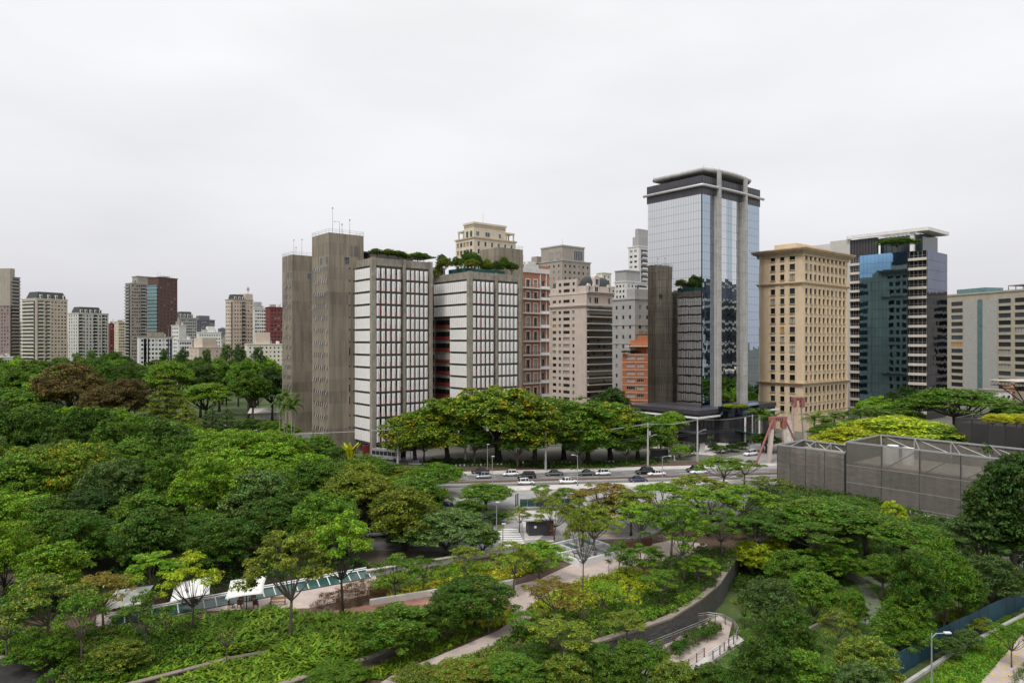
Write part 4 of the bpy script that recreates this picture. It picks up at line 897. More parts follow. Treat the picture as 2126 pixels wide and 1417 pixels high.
# low sheds and floodlight at the sports ground
E = thing('sports_shed','low shed with broad white roof left of the concrete stair tower','building',P(520,872),R_(12))
g = MB(); g.box(0,0,0,20,12,3.); g.build('wall', MATS['wall_white'], E)
g = MB(); g.add([(-1,-1,3),(21,-1,3),(21,13,3),(-1,13,3),(-1,6,4.6),(21,6,4.6)],[(0,1,5,4),(2,3,4,5),(0,4,3),(1,2,5)]); g.build('roof', MATS['wall_white'], E)
E = thing('floodlight','tall floodlight pole with one lit lamp among dark trees','floodlight',Q(519,300))
g = MB(); g.cyl(0,0,0,ZT(824,300),.12); g.build('pole', MATS['steel_grey'], E)
g = MB(); g.box(-.7,-.35,ZT(824,300),.7,.1,ZT(816,300)); lm = g.build('lamp_housing', MATS['steel_grey'], E); g = MB(); g.box(-.6,-.42,ZT(824,300)+.15,.6,-.36,ZT(816,300)-.15); g.build('lens', MATS['flood_lens'], lm)
# ------------------------------------------------------------ netted building by the park
A_ = Vector((70.1,143.2,0)); dl = Vector((-math.sin(TH),math.cos(TH),0)); NR = A_-dl*42
def netted(name, label, c, u0, u1, w, h, base, net, cols, steel, rowsz, inner=None):
    E = thing(name, label, 'building', c, TH)
    n = len(cols)-1
    for i in range(n):
        for j in range(len(rowsz)-1):
            g = MB(); g.fbox('L',cols[i]+.05,cols[i+1]-.05,base+rowsz[j]+.02,base+rowsz[j+1]-.02,-.01,.02); g.build('netting_panel', MATS['netting_thin' if net == 'netting' and j == len(rowsz)-2 and len(rowsz) > 4 else net], E)
        if steel: 
            g = MB(); a,b = cols[i],cols[i+1]
            g.tube([(.2,a,base+.2),(.2,b,base+h*.62)],.08,4); g.tube([(.3,b,base+.2),(.3,a,base+h*.62)],.08,4); g.tube([(.2,a,base+h),(.2,b,base+h*.66)],.1,4); g.build('brace', MATS['brace_dim'], E)
    for u in cols: g = MB(); g.box(.05,u-.14,base,.4,u+.14,base+h); g.build('post', MATS['steel_dark'], E)
    g = MB()
    for y in (cols[0],cols[-1]):
        g.box(0,y-.15,base+h-.25,w,y+.15,base+h+.05)
    g.box(-.05,cols[0],base+h-.2,.3,cols[-1],base+h+.1); g.box(w-.3,cols[0],base+h-.2,w,cols[-1],base+h+.1)
    fr = g.build('top_frame', MATS[steel or 'steel_dark'], E)
    for i in range(n):
        a,b = cols[i],cols[i+1]; g = MB(); g.tube([(0,a,base+h),(w,b,base+h)],.1,4); g.tube([(w,a,base+h-2.6),(w,b,base+h-.1)],.1,4); g.box(w-.2,a-.15,base,w,a+.15,base+h); g.build('cross_beam', MATS[steel or 'steel_dark'], fr)
    g = MB(); g.box(w-.02,cols[0],base,w+.02,cols[-1],base+h-.3); g.build('rear_netting', MATS[net], E)
    for y in (cols[0],cols[-1]): g = MB(); g.box(.3,y-.02,base,w,y+.02,base+h-.3); g.build('end_netting', MATS[net], E)
    if inner: g = MB(); g.box(1.2,cols[0]+.8,base,w-1,cols[-1]-.8,base+inner); g.build('inner_wall', MATS['concrete_grey'], E)
    return E
E = netted('netted_building', 'long flat topped building wrapped in grey netting with steel frame on top', NR, 0, 42, 17, 14.8, LOW, 'netting', [0,7,14,21,28,35,42], 'steel_grey', (0,3.2,6.4,10.,14.8), 10.4)
for x,y in ((6,36),(8,33),(9.5,36.5)): g = MB(); g.cyl(x,y,7.6,11.,1.1,n=12); g.build('white_tank', MATS['white_paint'], E)
for z_ in (3.2,6.4,10.): g = MB(); g.box(-.05,0,LOW+z_-.07,-.02,42,LOW+z_+.07); g.build('seam', MATS['brace_dim'], E)
E = netted('netted_annex', 'lower annex wrapped in grey netting beside bridge pylon', NR+dl*42.4, 0, 15, 12, 12.4, LOW, 'netting', [0,4.2,8.4,12.,15.], 'steel_grey', (0,4.5,8.5,12.4), 11.)
E = netted('dark_netted_building', 'building wrapped in black netting with yellow green plants on its roof', Q(2240,150), 0, 15, 12, 14.2, 0, 'netting_black', [0,3.4,6.8,10.2,13.6,17,20.4,23.8], None, (0,4.,8.,14.2), 13.)
g = MB(); g.ribbon([P(1700,1040)+Vector((0,-6,0)),P(1850,1052),P(1905,1068),P(1990,1094),P(2126,1140)], .7, LOW, .3); g.build('parapet_wall', MATS['wall_white'], None, label='white parapet wall along the foot of grey netted building', cat='wall')
g = MB(); g.ribbon([P(1860,1078),P(1930,1090),P(1995,1112)], .25, LOW, -.2); g.build('low_wall', MATS['wall_white'], None, label='short white wall in front of white parapet under dark tree', cat='wall')
# ------------------------------------------------------------ footbridge with red pylons
E = thing('footbridge','footbridge with red steel and concrete portal pylons crossing the avenue','bridge',Q(1615,187))
def pylon(cx, cy, rz, h, wt, wb, red):
    M = Matrix.Translation((cx,cy,0)) @ Matrix.Rotation(rz,4,'Z')
    for s in (-1,1):
        g = MB()
        for i in range(1):
            pts = [M@Vector((s*wb/2,0,0)), M@Vector((s*wt/2,0,h-1.)),]
            d = 0.5; q = []
            for p in pts:
                for a,b in ((-d,-d),(d,-d),(d,d),(-d,d)): q.append(p+Vector((a,b,0)))
            g.add(q,[(3,2,1,0),(4,5,6,7),(0,1,5,4),(1,2,6,5),(2,3,7,6),(3,0,4,7)])
        g.build('pylon_leg', MATS['pink_stone'], E)
        if red: g = MB(); g.tube([M@Vector((s*wt/2+s*.2,-.5,h-.5)), M@Vector((s*(wb/2+4.6),-1.2,0))],.3,8); g.build('red_strut', MATS['red_steel'], E)
        g = MB(); g.obox(M@Vector((s*wt/2,0,h-1.4)),.62,.62,1.5,rz); g.build('leg_cap', MATS['red_steel'], E)
    g = MB(); g.obox(M@Vector((0,0,h-.25)),wt/2+.75,.65,.6,rz); bm_ = g.build('head_beam', MATS['red_steel'], E)
    for i in range(4): g = MB(); g.obox(M@Vector((-.9+i*.6,-.66,h-.3)),.13,.03,.34,rz); g.build('slot', MATS['steel_dark'], bm_)
pylon(0,0,R_(12),12.1,3.4,5.6,True)
v = Q(1657,222)-Q(1615,187); pylon(v.x,v.y,R_(12),14.6,2.9,5.0,False)
a = Vector((.3,-6,4.6)); b = Vector((v.x+.4,v.y+10,6.)); dv = (b-a); nn_ = Vector((-dv.y,dv.x,0)).normalized()
g = MB()
def plank(a,b,w,h,off=0,dz=0):
    n_ = Vector((-(b-a).y,(b-a).x,0)).normalized(); q=[]
    for p in (a,b):
        for s,k in ((off-w/2,0),(off+w/2,0),(off+w/2,h),(off-w/2,h)): q.append(p+n_*s+Vector((0,0,k+dz)))
    g.add(q,[(0,1,2,3),(7,6,5,4),(0,4,5,1),(1,5,6,2),(2,6,7,3),(3,7,4,0)])
plank(a,b,2.6,.35); g.build('deck', MATS['concrete_light'], E)
for s in (-1.35,1.35):
    g = MB(); plank(a,b,.12,.16,s,1.2); plank(a,b,.1,.1,s,.7); plank(a,b,.1,.45,s,.0)
    for i in range(16):
        p = a+(b-a)*(i/15)+nn_*s; g.tube([p,p+Vector((0,0,1.25))],.05,4)
    g.build('railing', MATS['pink_stone'] if s<0 else MATS['red_steel'], E)
g = MB(); a2 = Vector((-1.,-16,0)); plank(a2,a,2.4,.35); g.build('ramp', MATS['concrete_light'], E)
for s in (-1.25,1.25): g = MB(); plank(a2,a,.1,.12,s,1.2); plank(a2,a,.1,.12,s,.7); g.build('railing', MATS['pink_stone'], E)
for s in (-1,1):
    for t in (.3,.55): p = a+(b-a)*t+nn_*1.3*s; g = MB(); g.tube([p+Vector((0,0,.3)), Vector((v.x+s*1.2,v.y,13.6))],.06,4); g.build('stay_cable', MATS['red_steel'], E)
# ------------------------------------------------------------ utility poles and wires
poles = []
for px,py,h,lab in ((826,972,10.5,'tall concrete utility pole beside silver bus'),(966,961,11,'concrete utility pole under left end of flowering trees'),(1133,976,10.2,'concrete utility pole in front of the flowering tree trunks'),(1345,967,11.5,'concrete utility pole by the bus shelter'),(1448,958,12,'concrete utility pole with street lamp arm by round hedge'),(1562,921,9.5,'concrete utility pole in front of entrance drum')):
    p = P(px,py); E = thing('utility_pole', lab, 'utility pole', p, AVR, 'utility poles along the avenue')
    g = MB(); g.tube([(0,0,0),(0,0,h)],[.3,.17],8); g.build('pole', MATS['concrete_light'], E)
    g = MB(); g.box(-.95,-.06,h-.7,.95,.06,h-.55); ca = g.build('cross_arm', MATS['concrete_dark'], E)
    for x in (-.85,-.3,.3,.85): g = MB(); g.cyl(x,0,h-.55,h-.25,.07); g.build('insulator', MATS['steel_dark'], ca)
    if 1330 < px < 1460: g = MB(); g.tube([(0,0,h-4),(1.9,0,h-3.2)],.05,5); g.box(1.7,-.15,h-3.3,2.5,.15,h-3.12); g.build('lamp_arm', MATS['steel_grey'], E)
    if px in (966,1345): g = MB(); g.cyl(.5,0,h-3.4,h-2.2,.32); g.build('transformer', MATS['steel_grey'], E)
    poles.append((p,h))
order = sorted([poles[i] for i in range(6)], key=lambda q: q[0].x)
order = [(order[0][0]+Vector((-60,-9,0)),10.5)]+order
wi = 0
for (p,h),(q,k) in zip(order[:-1],order[1:]):
    for off,dz,nm in ((-.85,-.25,'top'),(.3,-.25,'top'),(.85,-.25,'top'),(0,-3.4,'low'),(0.1,-3.9,'low')):
        pts=[]; 
        for i in range(13):
            t=i/12; w_=p.lerp(q,t); w_=Vector((w_.x,w_.y,(h+dz)*(1-t)+(k+dz)*t-1.3*4*t*(1-t)*.55)); n_=Vector((-math.sin(AVR),math.cos(AVR),0)) ; pts.append(w_+Vector((off*math.cos(AVR),off*math.sin(AVR),0)))
        g = MB(); g.tube(pts,.028 if nm=='top' else .05,4,False); g.build('power_line' if nm=='top' else 'telephone_cable', MATS['steel_grey' if nm=='top' else 'steel_dark'], None, label='thin power line strung high between the utility poles' if nm=='top' else 'dark cable strung low between the utility poles', cat='cable', group=nm+' wires between the poles')
# ------------------------------------------------------------ street lamps
def lamp(px, py, top, lab, arm=0., flat=True, z=0., mat='steel_grey', double=False):
    p = P(px,py,z); h = ZT(top,p.y)-z; E = thing('street_lamp', lab, 'street lamp', p, 0, 'street lamps')
    g = MB(); g.tube([(0,0,0),(0,0,h)],[.1,.06],8); g.build('pole', MATS[mat], E)
    g = MB(); g.cyl(0,0,0,.3,.18); g.build('base', MATS['steel_dark'], E)
    if arm: g = MB(); g.tube([(0,0,h-.5),(arm*.3,0,h-.05),(arm,0,h)],.05,6); g.build('arm', MATS[mat], E)
    g = MB(); x = arm; g.box(min(x-.15,x+.5*(1 if arm>=0 else -1)),-.16,h-.02,max(x+.15,x+.5*(1 if arm>=0 else -1)),.16,h+.1); hd = g.build('lamp_head', MATS['steel_white'], E)
lamp(1012,981,922,'street lamp beside striped kerb'); lamp(1022,1007,947,'street lamp behind near carriageway hatchback'); lamp(1199,1008,944,'thin street lamp behind the white sedan',-.9)
lamp(1375,1001,946,'grey street lamp with curved arm and hanging sign post',1.6); lamp(1031,1104,1042,'park lamp beside crosswalk'); lamp(1044,1133,1087,'short park lamp standing on crosswalk end')
lamp(1934,1452,1313,'foreground steel lamp post with flat arm before blue hoarding',1.4,z=LOW); lamp(1643,957,897,'thin lamp behind bridge pylon'); lamp(852,962,928,'lamp beside parked silver car')
# ------------------------------------------------------------ vehicles
def car_mesh(kind):
    L = {'hatch':3.95,'sedan':4.5,'suv':4.55}[kind]; hw = .87; zr = {'hatch':1.48,'sedan':1.43,'suv':1.68}[kind]; zb = .82 if kind!='suv' else .98
    # lower body stations: x, half width, bottom, top
    st = [(-L/2,.62,.42,.68),(-L/2+.12,.78,.3,zb-.05),(-L/2+.7,hw,.24,zb+.06),(-.3,hw,.22,zb+.04),(L/2-1.35,hw,.24,zb),(L/2-.5,hw-.05,.26,zb-.12),(L/2-.1,.72,.3,zb-.26),(L/2,.58,.36,.55)]
    def loft(st_, crown):
        g = MB(); vs_=[]
        for x,w,a,b in st_: vs_ += [(x,-w,a),(x,-w*1.03,(a+b)/2),(x,-w*crown,b),(x,w*crown,b),(x,w*1.03,(a+b)/2),(x,w,a)]
        n=6; k=len(st_); fs=[(i*n+j,i*n+(j+1)%n,(i+1)*n+(j+1)%n,(i+1)*n+j) for i in range(k-1) for j in range(n)]+[tuple(range(n))[::-1],tuple(range((k-1)*n,k*n))]
        g.add(vs_,fs); return g
    body_ = loft(st,.93)
    r0 = {'hatch':(-L/2+.15,-L/2+.6,.45,1.15),'sedan':(-L/2+.75,-L/2+1.35,.35,1.15),'suv':(-L/2+.1,-L/2+.4,.5,1.2)}[kind]
    gh = loft([(r0[0],.72,zb-.02,zb+.02),(r0[1],.66,zb,zr-.08),(0,.68,zb,zr),(r0[2],.67,zb,zr-.04),(r0[3],.74,zb-.04,zb+.0)],.86)
    rf = MB(); rf.cur=0; rf.add([(r0[1]-.02,-.57,zr-.075),(0,-.6,zr+.012),(r0[2],-.58,zr-.03),(r0[2],.58,zr-.03),(0,.6,zr+.012),(r0[1]-.02,.57,zr-.075)],[(0,1,4,5),(1,2,3,4)])
    for s in (-1,1):
        for x in (r0[1]+.05,-.15,r0[2]+.1): rf.obox((x,s*.665,(zb+zr)/2),.05,.035,(zr-zb)/2,0,0,s*.2)
    wh = MB(); wh.tube([(0,-.11,0),(0,.11,0)],.32 if kind!='suv' else .36,14)
    hb = MB(); hb.tube([(0,-.125,0),(0,.125,0)],.19,10)
    return dict(body=body_,gh=gh,rf=rf,wh=wh,hb=hb,L=L,zb=zb,r=.32 if kind!='suv' else .36)
CM = {}
for k in ('hatch','sedan','suv'):
    c = car_mesh(k); CM[k] = c
    c['m_gh'] = c['gh'].mesh('glasshouse', MATS['glass_dark']); c['m_wh'] = c['wh'].mesh('wheel', MATS['tyre']); c['m_hb'] = c['hb'].mesh('rim', MATS['hub'])
    for p_ in ('white','silver','black','grey','blue'):
        c['b_'+p_] = c['body'].mesh('body', MATS['paint_'+p_], True); c['r_'+p_] = c['rf'].mesh('roof', MATS['paint_'+p_])
    g = MB(); g.box(-.04,-.17,-.07,.02,.17,.07); c['m_tl'] = g.mesh('tail_light', MATS['lamp_red']); c['m_hl'] = g.mesh('headlight', MATS['lamp_clear'])
def car(px, py, kind, col, lab, flip=False, rz=None, z=.02, grp='cars on the avenue'):
    c = CM[kind]; E = thing('car', lab, 'car', P(px,py)+Vector((0,0,z)), (AVR if rz is None else rz)+(math.pi if flip else 0), grp)
    obj('body', c['b_'+col], E); obj('glasshouse', c['m_gh'], E); obj('roof', c['r_'+col], E)
    for x in (-c['L']/2+.75, c['L']/2-.78):
        for s in (-1,1): w_ = obj('wheel', c['m_wh'], E, (x,s*.78,c['r'])); obj('rim', c['m_hb'], w_)
    for s in (-.6,.6): obj('tail_light', c['m_tl'], E, (-c['L']/2+.03,s,c['zb']-.12)); obj('headlight', c['m_hl'], E, (c['L']/2-.1,s*.95,c['zb']-.34))
    return E
car(1004,992,'hatch','silver','silver hatchback with black window line beside kerb',True); car(997,983,'sedan','black','black car half hidden behind silver hatchback',True)
car(1060,987,'hatch','white','white hatchback driving ahead of the black crossover',True); car(1093,992.5,'suv','black','black crossover between white hatchback and dark sedan',True)
car(1150,986.5,'sedan','grey','dark grey sedan in front of utility pole',True); car(1217,986,'sedan','grey','long dark grey sedan behind thin street lamp',True)
car(1180,1003,'sedan','white','white sedan with dark roof on near carriageway'); car(1092,1005,'hatch','white','white hatchback half behind a small tree on near carriageway')
car(1251,985.5,'hatch','white','white hatchback behind the long grey sedan',True); car(1338,983,'suv','black','black crossover beside curved lamp post',True); car(1363,987,'sedan','white','white sedan half behind curved lamp post',True)
car(1325,1000,'sedan','blue','dark blue sedan on near carriageway half behind green tree'); car(1443,979,'suv','black','black crossover by round hedge side of avenue',True); car(1451,983,'sedan','white','white sedan beside black crossover, partly behind leaves',True)
car(1558,945,'suv','white','white crossover near the red bridge pylon',True,.5,grp='cars by the buildings'); car(865,966,'sedan','silver','silver sedan parked under the concrete building',False,.1,grp='cars by the buildings')
car(843,984,'hatch','white','white car half hidden by leaves below silver sedan',True); car(930,1060,'suv','black','black crossover parked below small street tree',False,-.6,grp='cars by the park gate'); car(783,1112,'hatch','white','pale car glimpsed through the trees by park road',False,.4,grp='cars by the park gate')
for i,(px,py,k,c) in enumerate(((470,886,'sedan','white'),(500,892,'hatch','black'),(528,896,'sedan','silver'),(560,893,'suv','grey'))): car(px,py,k,c,c+' car parked in the lot left of stair tower',False,.3,grp='cars in the lot')
# bus
E = thing('bus','silver grey bus parked under the raised concrete block','bus',P(806,955),R_(-28))
g = MB(); g.box(-5.2,-1.2,.5,5.2,1.2,3.0); g.box(-5.,-1.1,3.0,5.,1.1,3.15); g.build('body', MATS['paint_silver'], E)
for s in (-1,1):
    for i in range(7): g = MB(); x=-4.7+i*1.37; g.box(x,s*1.21-.01,1.55,x+1.2,s*1.21+.01,2.6); g.build('window', MATS['glass_dark'], E)
    for x in (-3.4,3.2): g = MB(); g.tube([(x,s*1.05,.5),(x,s*1.23,.5)],.5,14); g.build('wheel', MATS['tyre'], E)
g = MB(); g.box(5.2,-1.1,1.3,5.23,1.1,2.8); g.build('windscreen', MATS['glass_dark'], E)
# ------------------------------------------------------------ people
def skin_fig(name, J, B, R, mat, parent=None, sub=1, **kw):
    me = bpy.data.meshes.new(name); me.from_pydata(J, B, []); o = obj(name, me, parent, **kw)
    md = o.modifiers.new('skin','SKIN'); 
    for i,r in enumerate(R): me.skin_vertices[0].data[i].radius = (r,r)
    me.skin_vertices[0].data[0].use_root = True
    s = o.modifiers.new('sub','SUBSURF'); s.levels = s.render_levels = sub
    me.materials.append(MATS[mat]); return o
def person(px, py, lab, top, bottom, rz=0., sit=None, z=.13, parent=None, loc=None):
    E = thing('person', lab, 'person', P(px,py)+Vector((0,0,z)) if loc is None else loc, rz, 'people')
    J = [(0,0,.95),(0,.01,1.2),(0,0,1.42),(0,.02,1.52),(0,.04,1.62),(0,.03,1.72),(.2,0,1.4),(.25,.03,1.14),(.24,.16,.92),(-.2,0,1.4),(-.26,-.04,1.14),(-.26,.02,.9),(.1,0,.9),(.11,.1,.5),(.11,.0,.07),(.11,.16,.04),(-.1,0,.9),(-.11,-.1,.5),(-.11,-.28,.08),(-.11,-.12,.04),(.24,.2,.86),(-.26,.05,.82)]
    if sit: J = [(0,0,.8),(0,.05,1.05),(0,.12,1.25),(0,.16,1.35),(0,.2,1.45),(0,.2,1.55),(.2,.12,1.22),(.27,.32,1.05),(.26,.52,1.0),(-.2,.12,1.22),(-.27,.32,1.05),(-.26,.52,1.0),(.14,.05,.78),(.2,.42,.68),(.2,.3,.3),(.2,.45,.26),(-.14,.05,.78),(-.2,.42,.68),(-.2,.3,.3),(-.2,.45,.26),(.26,.56,1.0),(-.26,.56,1.0)]
    Bn = [(0,1),(1,2),(2,3),(3,4),(4,5),(2,6),(6,7),(7,8),(8,20),(2,9),(9,10),(10,11),(11,21),(0,12),(12,13),(13,14),(14,15),(0,16),(16,17),(17,18),(18,19)]
    Rr = [.14,.14,.15,.06,.095,.08,.075,.05,.038,.075,.05,.038,.1,.07,.05,.04,.1,.07,.05,.04,.035,.035]
    b_ = skin_fig('body', J, Bn, Rr, 'skin', E)
    c_ = skin_fig('top', [J[i] for i in (0,1,2,6,7,9,10)], [(0,1),(1,2),(2,3),(3,4),(2,5),(5,6)], [.165,.165,.17,.09,.07,.09,.07], top, E)
    d_ = skin_fig('trousers', [J[i] for i in (0,12,13,14,16,17,18)], [(0,1),(1,2),(2,3),(0,4),(4,5),(5,6)], [.155,.115,.085,.07,.115,.085,.07], bottom, E)
    h_ = skin_fig('hair', [(J[5][0],J[5][1]-.03,J[5][2]+.0),(J[5][0],J[5][1]-.02,J[5][2]+.05)], [(0,1)], [.095,.08], 'hair' if not sit else 'paint_black', E)
    return E
person(1400,957,'person in white walking along pavement by the round hedge','white_paint','white_paint',1.2)
person(1345,958,'person in light blue shirt waiting at the bus shelter','denim','denim',.4); person(1086,970,'person in pale top walking under the flowering trees','white_paint','denim',-1.2); person(1130,972,'person in blue walking by the utility pole','blue_cloth','denim',1.4)
# motorcycle
mp_ = P(1165,1031)
E = thing('motorcycle','dark motorcycle ridden along the service road','motorcycle',mp_+Vector((0,0,.02)),AVR)
for x in (-.65,.68): g = MB(); g.tube([(x,-.06,.3),(x,.06,.3)],.3,14); g.build('wheel', MATS['tyre'], E)
g = MB(); g.tube([(-.65,0,.35),(-.2,0,.62),(.35,0,.6),(.68,0,.32)],.09,8); g.tube([(.68,0,.32),(.45,0,.98)],.05,6); g.tube([(.45,-.33,1.02),(.45,.33,1.02)],.03,6); g.build('frame', MATS['steel_dark'], E)
g = MB(); g.obox((.12,0,.78),.25,.13,.12); g.build('fuel_tank', MATS['paint_blue'], E); g = MB(); g.obox((-.35,0,.76),.34,.13,.06); g.build('seat', MATS['tyre'], E); g = MB(); g.obox((-.75,0,1.0),.22,.22,.22); g.build('delivery_box', MATS['blue_cloth'], E)
person(0,0,'rider in blue jacket and black helmet on the motorcycle','blue_cloth','denim',AVR-math.pi/2,sit=True,loc=mp_+Vector((-.1,0,.06)))
# ------------------------------------------------------------ bus shelter, gate kiosk, fence
E = thing('bus_shelter','small grey bus shelter with white posts beside round hedge','bus shelter',P(1370,952),AVR)
for x in (-3.2,3.2): g = MB(); g.tube([(x,0,0),(x,0,2.3),(x-.6 if x>0 else x+.9,0,2.9)],.1,6); g.build('post', MATS['white_paint'], E)
g = MB(); g.box(-3.4,-.9,2.7,3.,1.,2.85); g.build('roof', MATS['concrete_grey'], E); g = MB(); g.box(-2.5,.9,.4,2.8,.95,2.4); g.build('back_panel', MATS['graphite'], E); g = MB(); g.box(-2,.2,.4,2,.7,.48); g.build('bench', MATS['steel_grey'], E)
E = thing('gate_kiosk','dark timber gate kiosk with flat pale roof beside crosswalk','kiosk',P(1122,1112),R_(10))
g = MB(); g.box(-2.,0,0,2.3,2.6,2.7); g.build('wall', MATS['steel_dark'], E); g = MB(); g.box(-3.,-.5,2.7,2.6,3.,2.9); g.build('roof', MATS['concrete_light'], E)
for i in range(9): g = MB(); g.box(-1.9+i*.46,-.06,.05,-1.52+i*.46,-.002,2.6); g.build('plank', MATS['graphite'], E)
g = MB(); g.tube([(-.9,-.07,1.6),(-.9,-.1,1.6)],.24,12); g.build('emblem', MATS['steel_white'], E)
E = thing('fence','dark blue steel bar fence behind orange flowers','fence',P(960,1098),R_(22))
for i in range(28): g = MB(); g.tube([(-2+i*.32,0,0),(-2+i*.32,0,2.3)],.035,4); g.build('bar', MATS['paint_blue'], E)
g = MB(); g.box(-2,-.04,2.2,6.7,.04,2.3); g.box(-2,-.04,.2,6.7,.04,.3); g.build('rail', MATS['paint_blue'], E)
for px,py,lab in ((1071,1050,'left green gate post at the service road'),(1075,1048,'right green gate post at the service road')):
    g = MB(); g.cyl(0,0,0,2.4,.13); g.build('gate_post', MATS['awning_green'], None, loc=P(px,py), label=lab, cat='post')
g = MB(); g.cyl(0,0,0,.25,.16); g.cyl(0,0,.25,1.0,.13); g.cyl(0,0,1.0,1.3,.2); g.obox((0,-.15,.75),.3,.1,.1); g.build('fire_hydrant', MATS['rust'], None, loc=P(1146,1112), scale=1.3, label='rust red hydrant standing right of the gate kiosk', cat='hydrant')
E = thing('green_screen_fence','translucent green glass fence along the service road','fence',P(1080,1051),R_(4))
for i in range(7): g = MB(); g.box(i*1.5,-.02,0,i*1.5+1.42,.02,1.5); g.build('panel', MATS['glass_green'], E); g = MB(); g.cyl(i*1.5-.04,0,0,1.6,.05); g.build('post', MATS['steel_grey'], E)
# ------------------------------------------------------------ park terrace: skylight, parapet, walls
E = thing('skylight','long sloping skylight of green glass with white steel ribs','skylight',P(230,1302))
p0 = Vector((0,0,0)); p1 = P(770,1200)-P(230,1302); n_ = 22; dv = p1-p0; back = Vector((-dv.y,dv.x,0)).normalized()*1.5
for i in range(n_):
    a = p0+dv*(i/n_); b = p0+dv*((i+1)/n_); g = MB(); g.add([a+Vector((0,0,.15)),b+Vector((0,0,.15)),b+back+Vector((0,0,.7)),a+back+Vector((0,0,.7))],[(0,1,2,3)]); g.build('pane', MATS['glass_green'], E)
for i in range(n_+1):
    a = p0+dv*(i/n_); g = MB(); g.tube([a+Vector((0,0,.2)),a+back*1.05+Vector((0,0,.8))],.08,4); g.build('rib', MATS['steel_white'], E)
for k,z in ((1.06,.85),(1.25,1.0),(1.25,.7)): g = MB(); g.tube([p0+back*k+Vector((0,0,z)),p1+back*k+Vector((0,0,z))],.09,4); g.build('top_rail', MATS['steel_white'], E)
E = thing('parapet','long grey parapet with pale coping at the park edge','wall',P(760,1197))
pts = [(P(x,y)-P(760,1197)) for x,y in ((760,1197),(860,1181),(960,1164),(1060,1146),(1150,1134))]
g = MB(); g.ribbon(pts,.3,-.2,.85); g.build('wall', MATS['grey_wall'], E); g = MB(); g.ribbon(pts,.55,.853,1.0); g.build('coping', MATS['ledge_cream'], E)
def lowwall(pts_px, w, h, lab, m='wall_white', cop=None, z=0.):
    pts = [P(x,y,z) for x,y in pts_px]; E = thing('garden_wall', lab, 'wall', pts[0]); q = [p-pts[0] for p in pts]
    g = MB(); g.ribbon(q,w,-.3,h); g.build('wall', MATS[m], E)
    if cop: g = MB(); g.ribbon(q,w+.18,h+.003,h+.13); g.build('coping', MATS[cop], E)
lowwall([(768,1256),(850,1243),(925,1231)],.45,.75,'white planter wall along the red brick path'); lowwall([(1015,1222),(1068,1212)],.45,.7,'short white wall end beside pale park path')
lowwall([(180,1450),(330,1412),(470,1375),(560,1358)],.4,.35,'brown coping between two beds of strap leaved plants','soil','coping'); lowwall([(560,1440),(680,1402),(770,1375),(850,1338),(893,1312),(897,1296)],.5,.55,'curved stone kerb around strap leaved bed','slate','coping')
lowwall([(-40,1378),(60,1371),(150,1363),(210,1350)],.5,.5,'stone coping above dark slate wall at terrace edge','slate','coping')
pix('slate_terrace', [(-60,1450),(-60,1380),(60,1374),(150,1366),(140,1400),(60,1450)], 'slate_dark', z1=.12)
# slate retaining wall of the sunken ramp
rw = [P(1060,1417),P(1145,1366),P(1270,1325),P(1390,1284),P(1452,1245),P(1490,1213),P(1512,1180),P(1530,1150)]
E = thing('retaining_wall','curved retaining wall of dark slate with pale coping above the ramp','wall',rw[0]); q = [p-rw[0] for p in rw]
cen = [q[i].lerp(q[i+1],t) for i in range(len(q)-1) for t in (0,.33,.66)]+[q[-1]]
g = MB(); g.ribbon([p+Vector((.1,-.12,0)) for p in cen],.35,LOW-.1,.05); wl = g.build('wall', MATS['slate'], E)
g = MB(); g.ribbon([p+Vector((-.05,0,0)) for p in cen],.85,.053,.3); g.build('coping', MATS['coping'], E)
nst = 0                                             # projecting stones of the slate facing
for i in range(3,13):
    a,b = cen[i],cen[i+1]; d = b-a; L_ = d.length; d.normalize(); nrm = Vector((d.y,-d.x,0))
    for r in range(9):
        u = random.random()*.3
        while u < L_-.3 and nst < 290:
            w_ = random.uniform(.35,.8); p = a+d*(u+w_/2)+nrm*.1; g = MB(); g.obox((p.x+.1,p.y-.12,LOW+.15+r*.3),w_/2-.02,random.uniform(.09,.15),.13,math.atan2(d.y,d.x)); g.build('stone', MATS['slate'], wl); u += w_; nst += 1
# ramps, rails, hedge planter
B_ = LOW
pix('ramp', [(1270,1372),(1350,1352),(1440,1312),(1492,1282),(1520,1296),(1512,1330),(1470,1358),(1400,1408),(1330,1440),(1330,1400),(1420,1350),(1475,1318),(1462,1306),(1360,1360),(1290,1392)], 'pave_pink', z0=-.02, z1=.3, base=B_)
pix('ramp', [(1395,1417),(1440,1380),(1480,1352),(1530,1322),(1545,1335),(1500,1362),(1450,1400),(1430,1430)], 'pavement', z0=-.02, z1=.4, base=B_)
def rail(pts_px, lab, z, h=1.05, tops=(1.05,.8)):
    pts = [P(x,y,z+h) for x,y in pts_px]; E = thing('handrail', lab, 'handrail', pts[0]-Vector((0,0,h)), 0, 'steel handrails'); q = [p-pts[0] for p in pts]
    fine = [q[i].lerp(q[i+1],t/4) for i in range(len(q)-1) for t in range(4)]+[q[-1]]
    for k in tops: g = MB(); g.tube([p+Vector((0,0,k)) for p in fine],.04,6); g.build('rail', MATS['steel_grey'], E)
    for k in (.2,.35,.5,.65): g = MB(); g.tube([p+Vector((0,0,k)) for p in fine],.012,4); g.build('wire', MATS['steel_grey'], E)
    acc = 0; last = None
    for p in fine:
        if last is None or (p-last).length > 1.15: g = MB(); g.box(p.x-.05,p.y-.05,0,p.x+.05,p.y+.05,h); g.build('post', MATS['rust'], E); last = p
rail([(1345,1332),(1400,1311),(1440,1295),(1474,1281)],'straight steel handrail in front of slate wall',B_+.3)
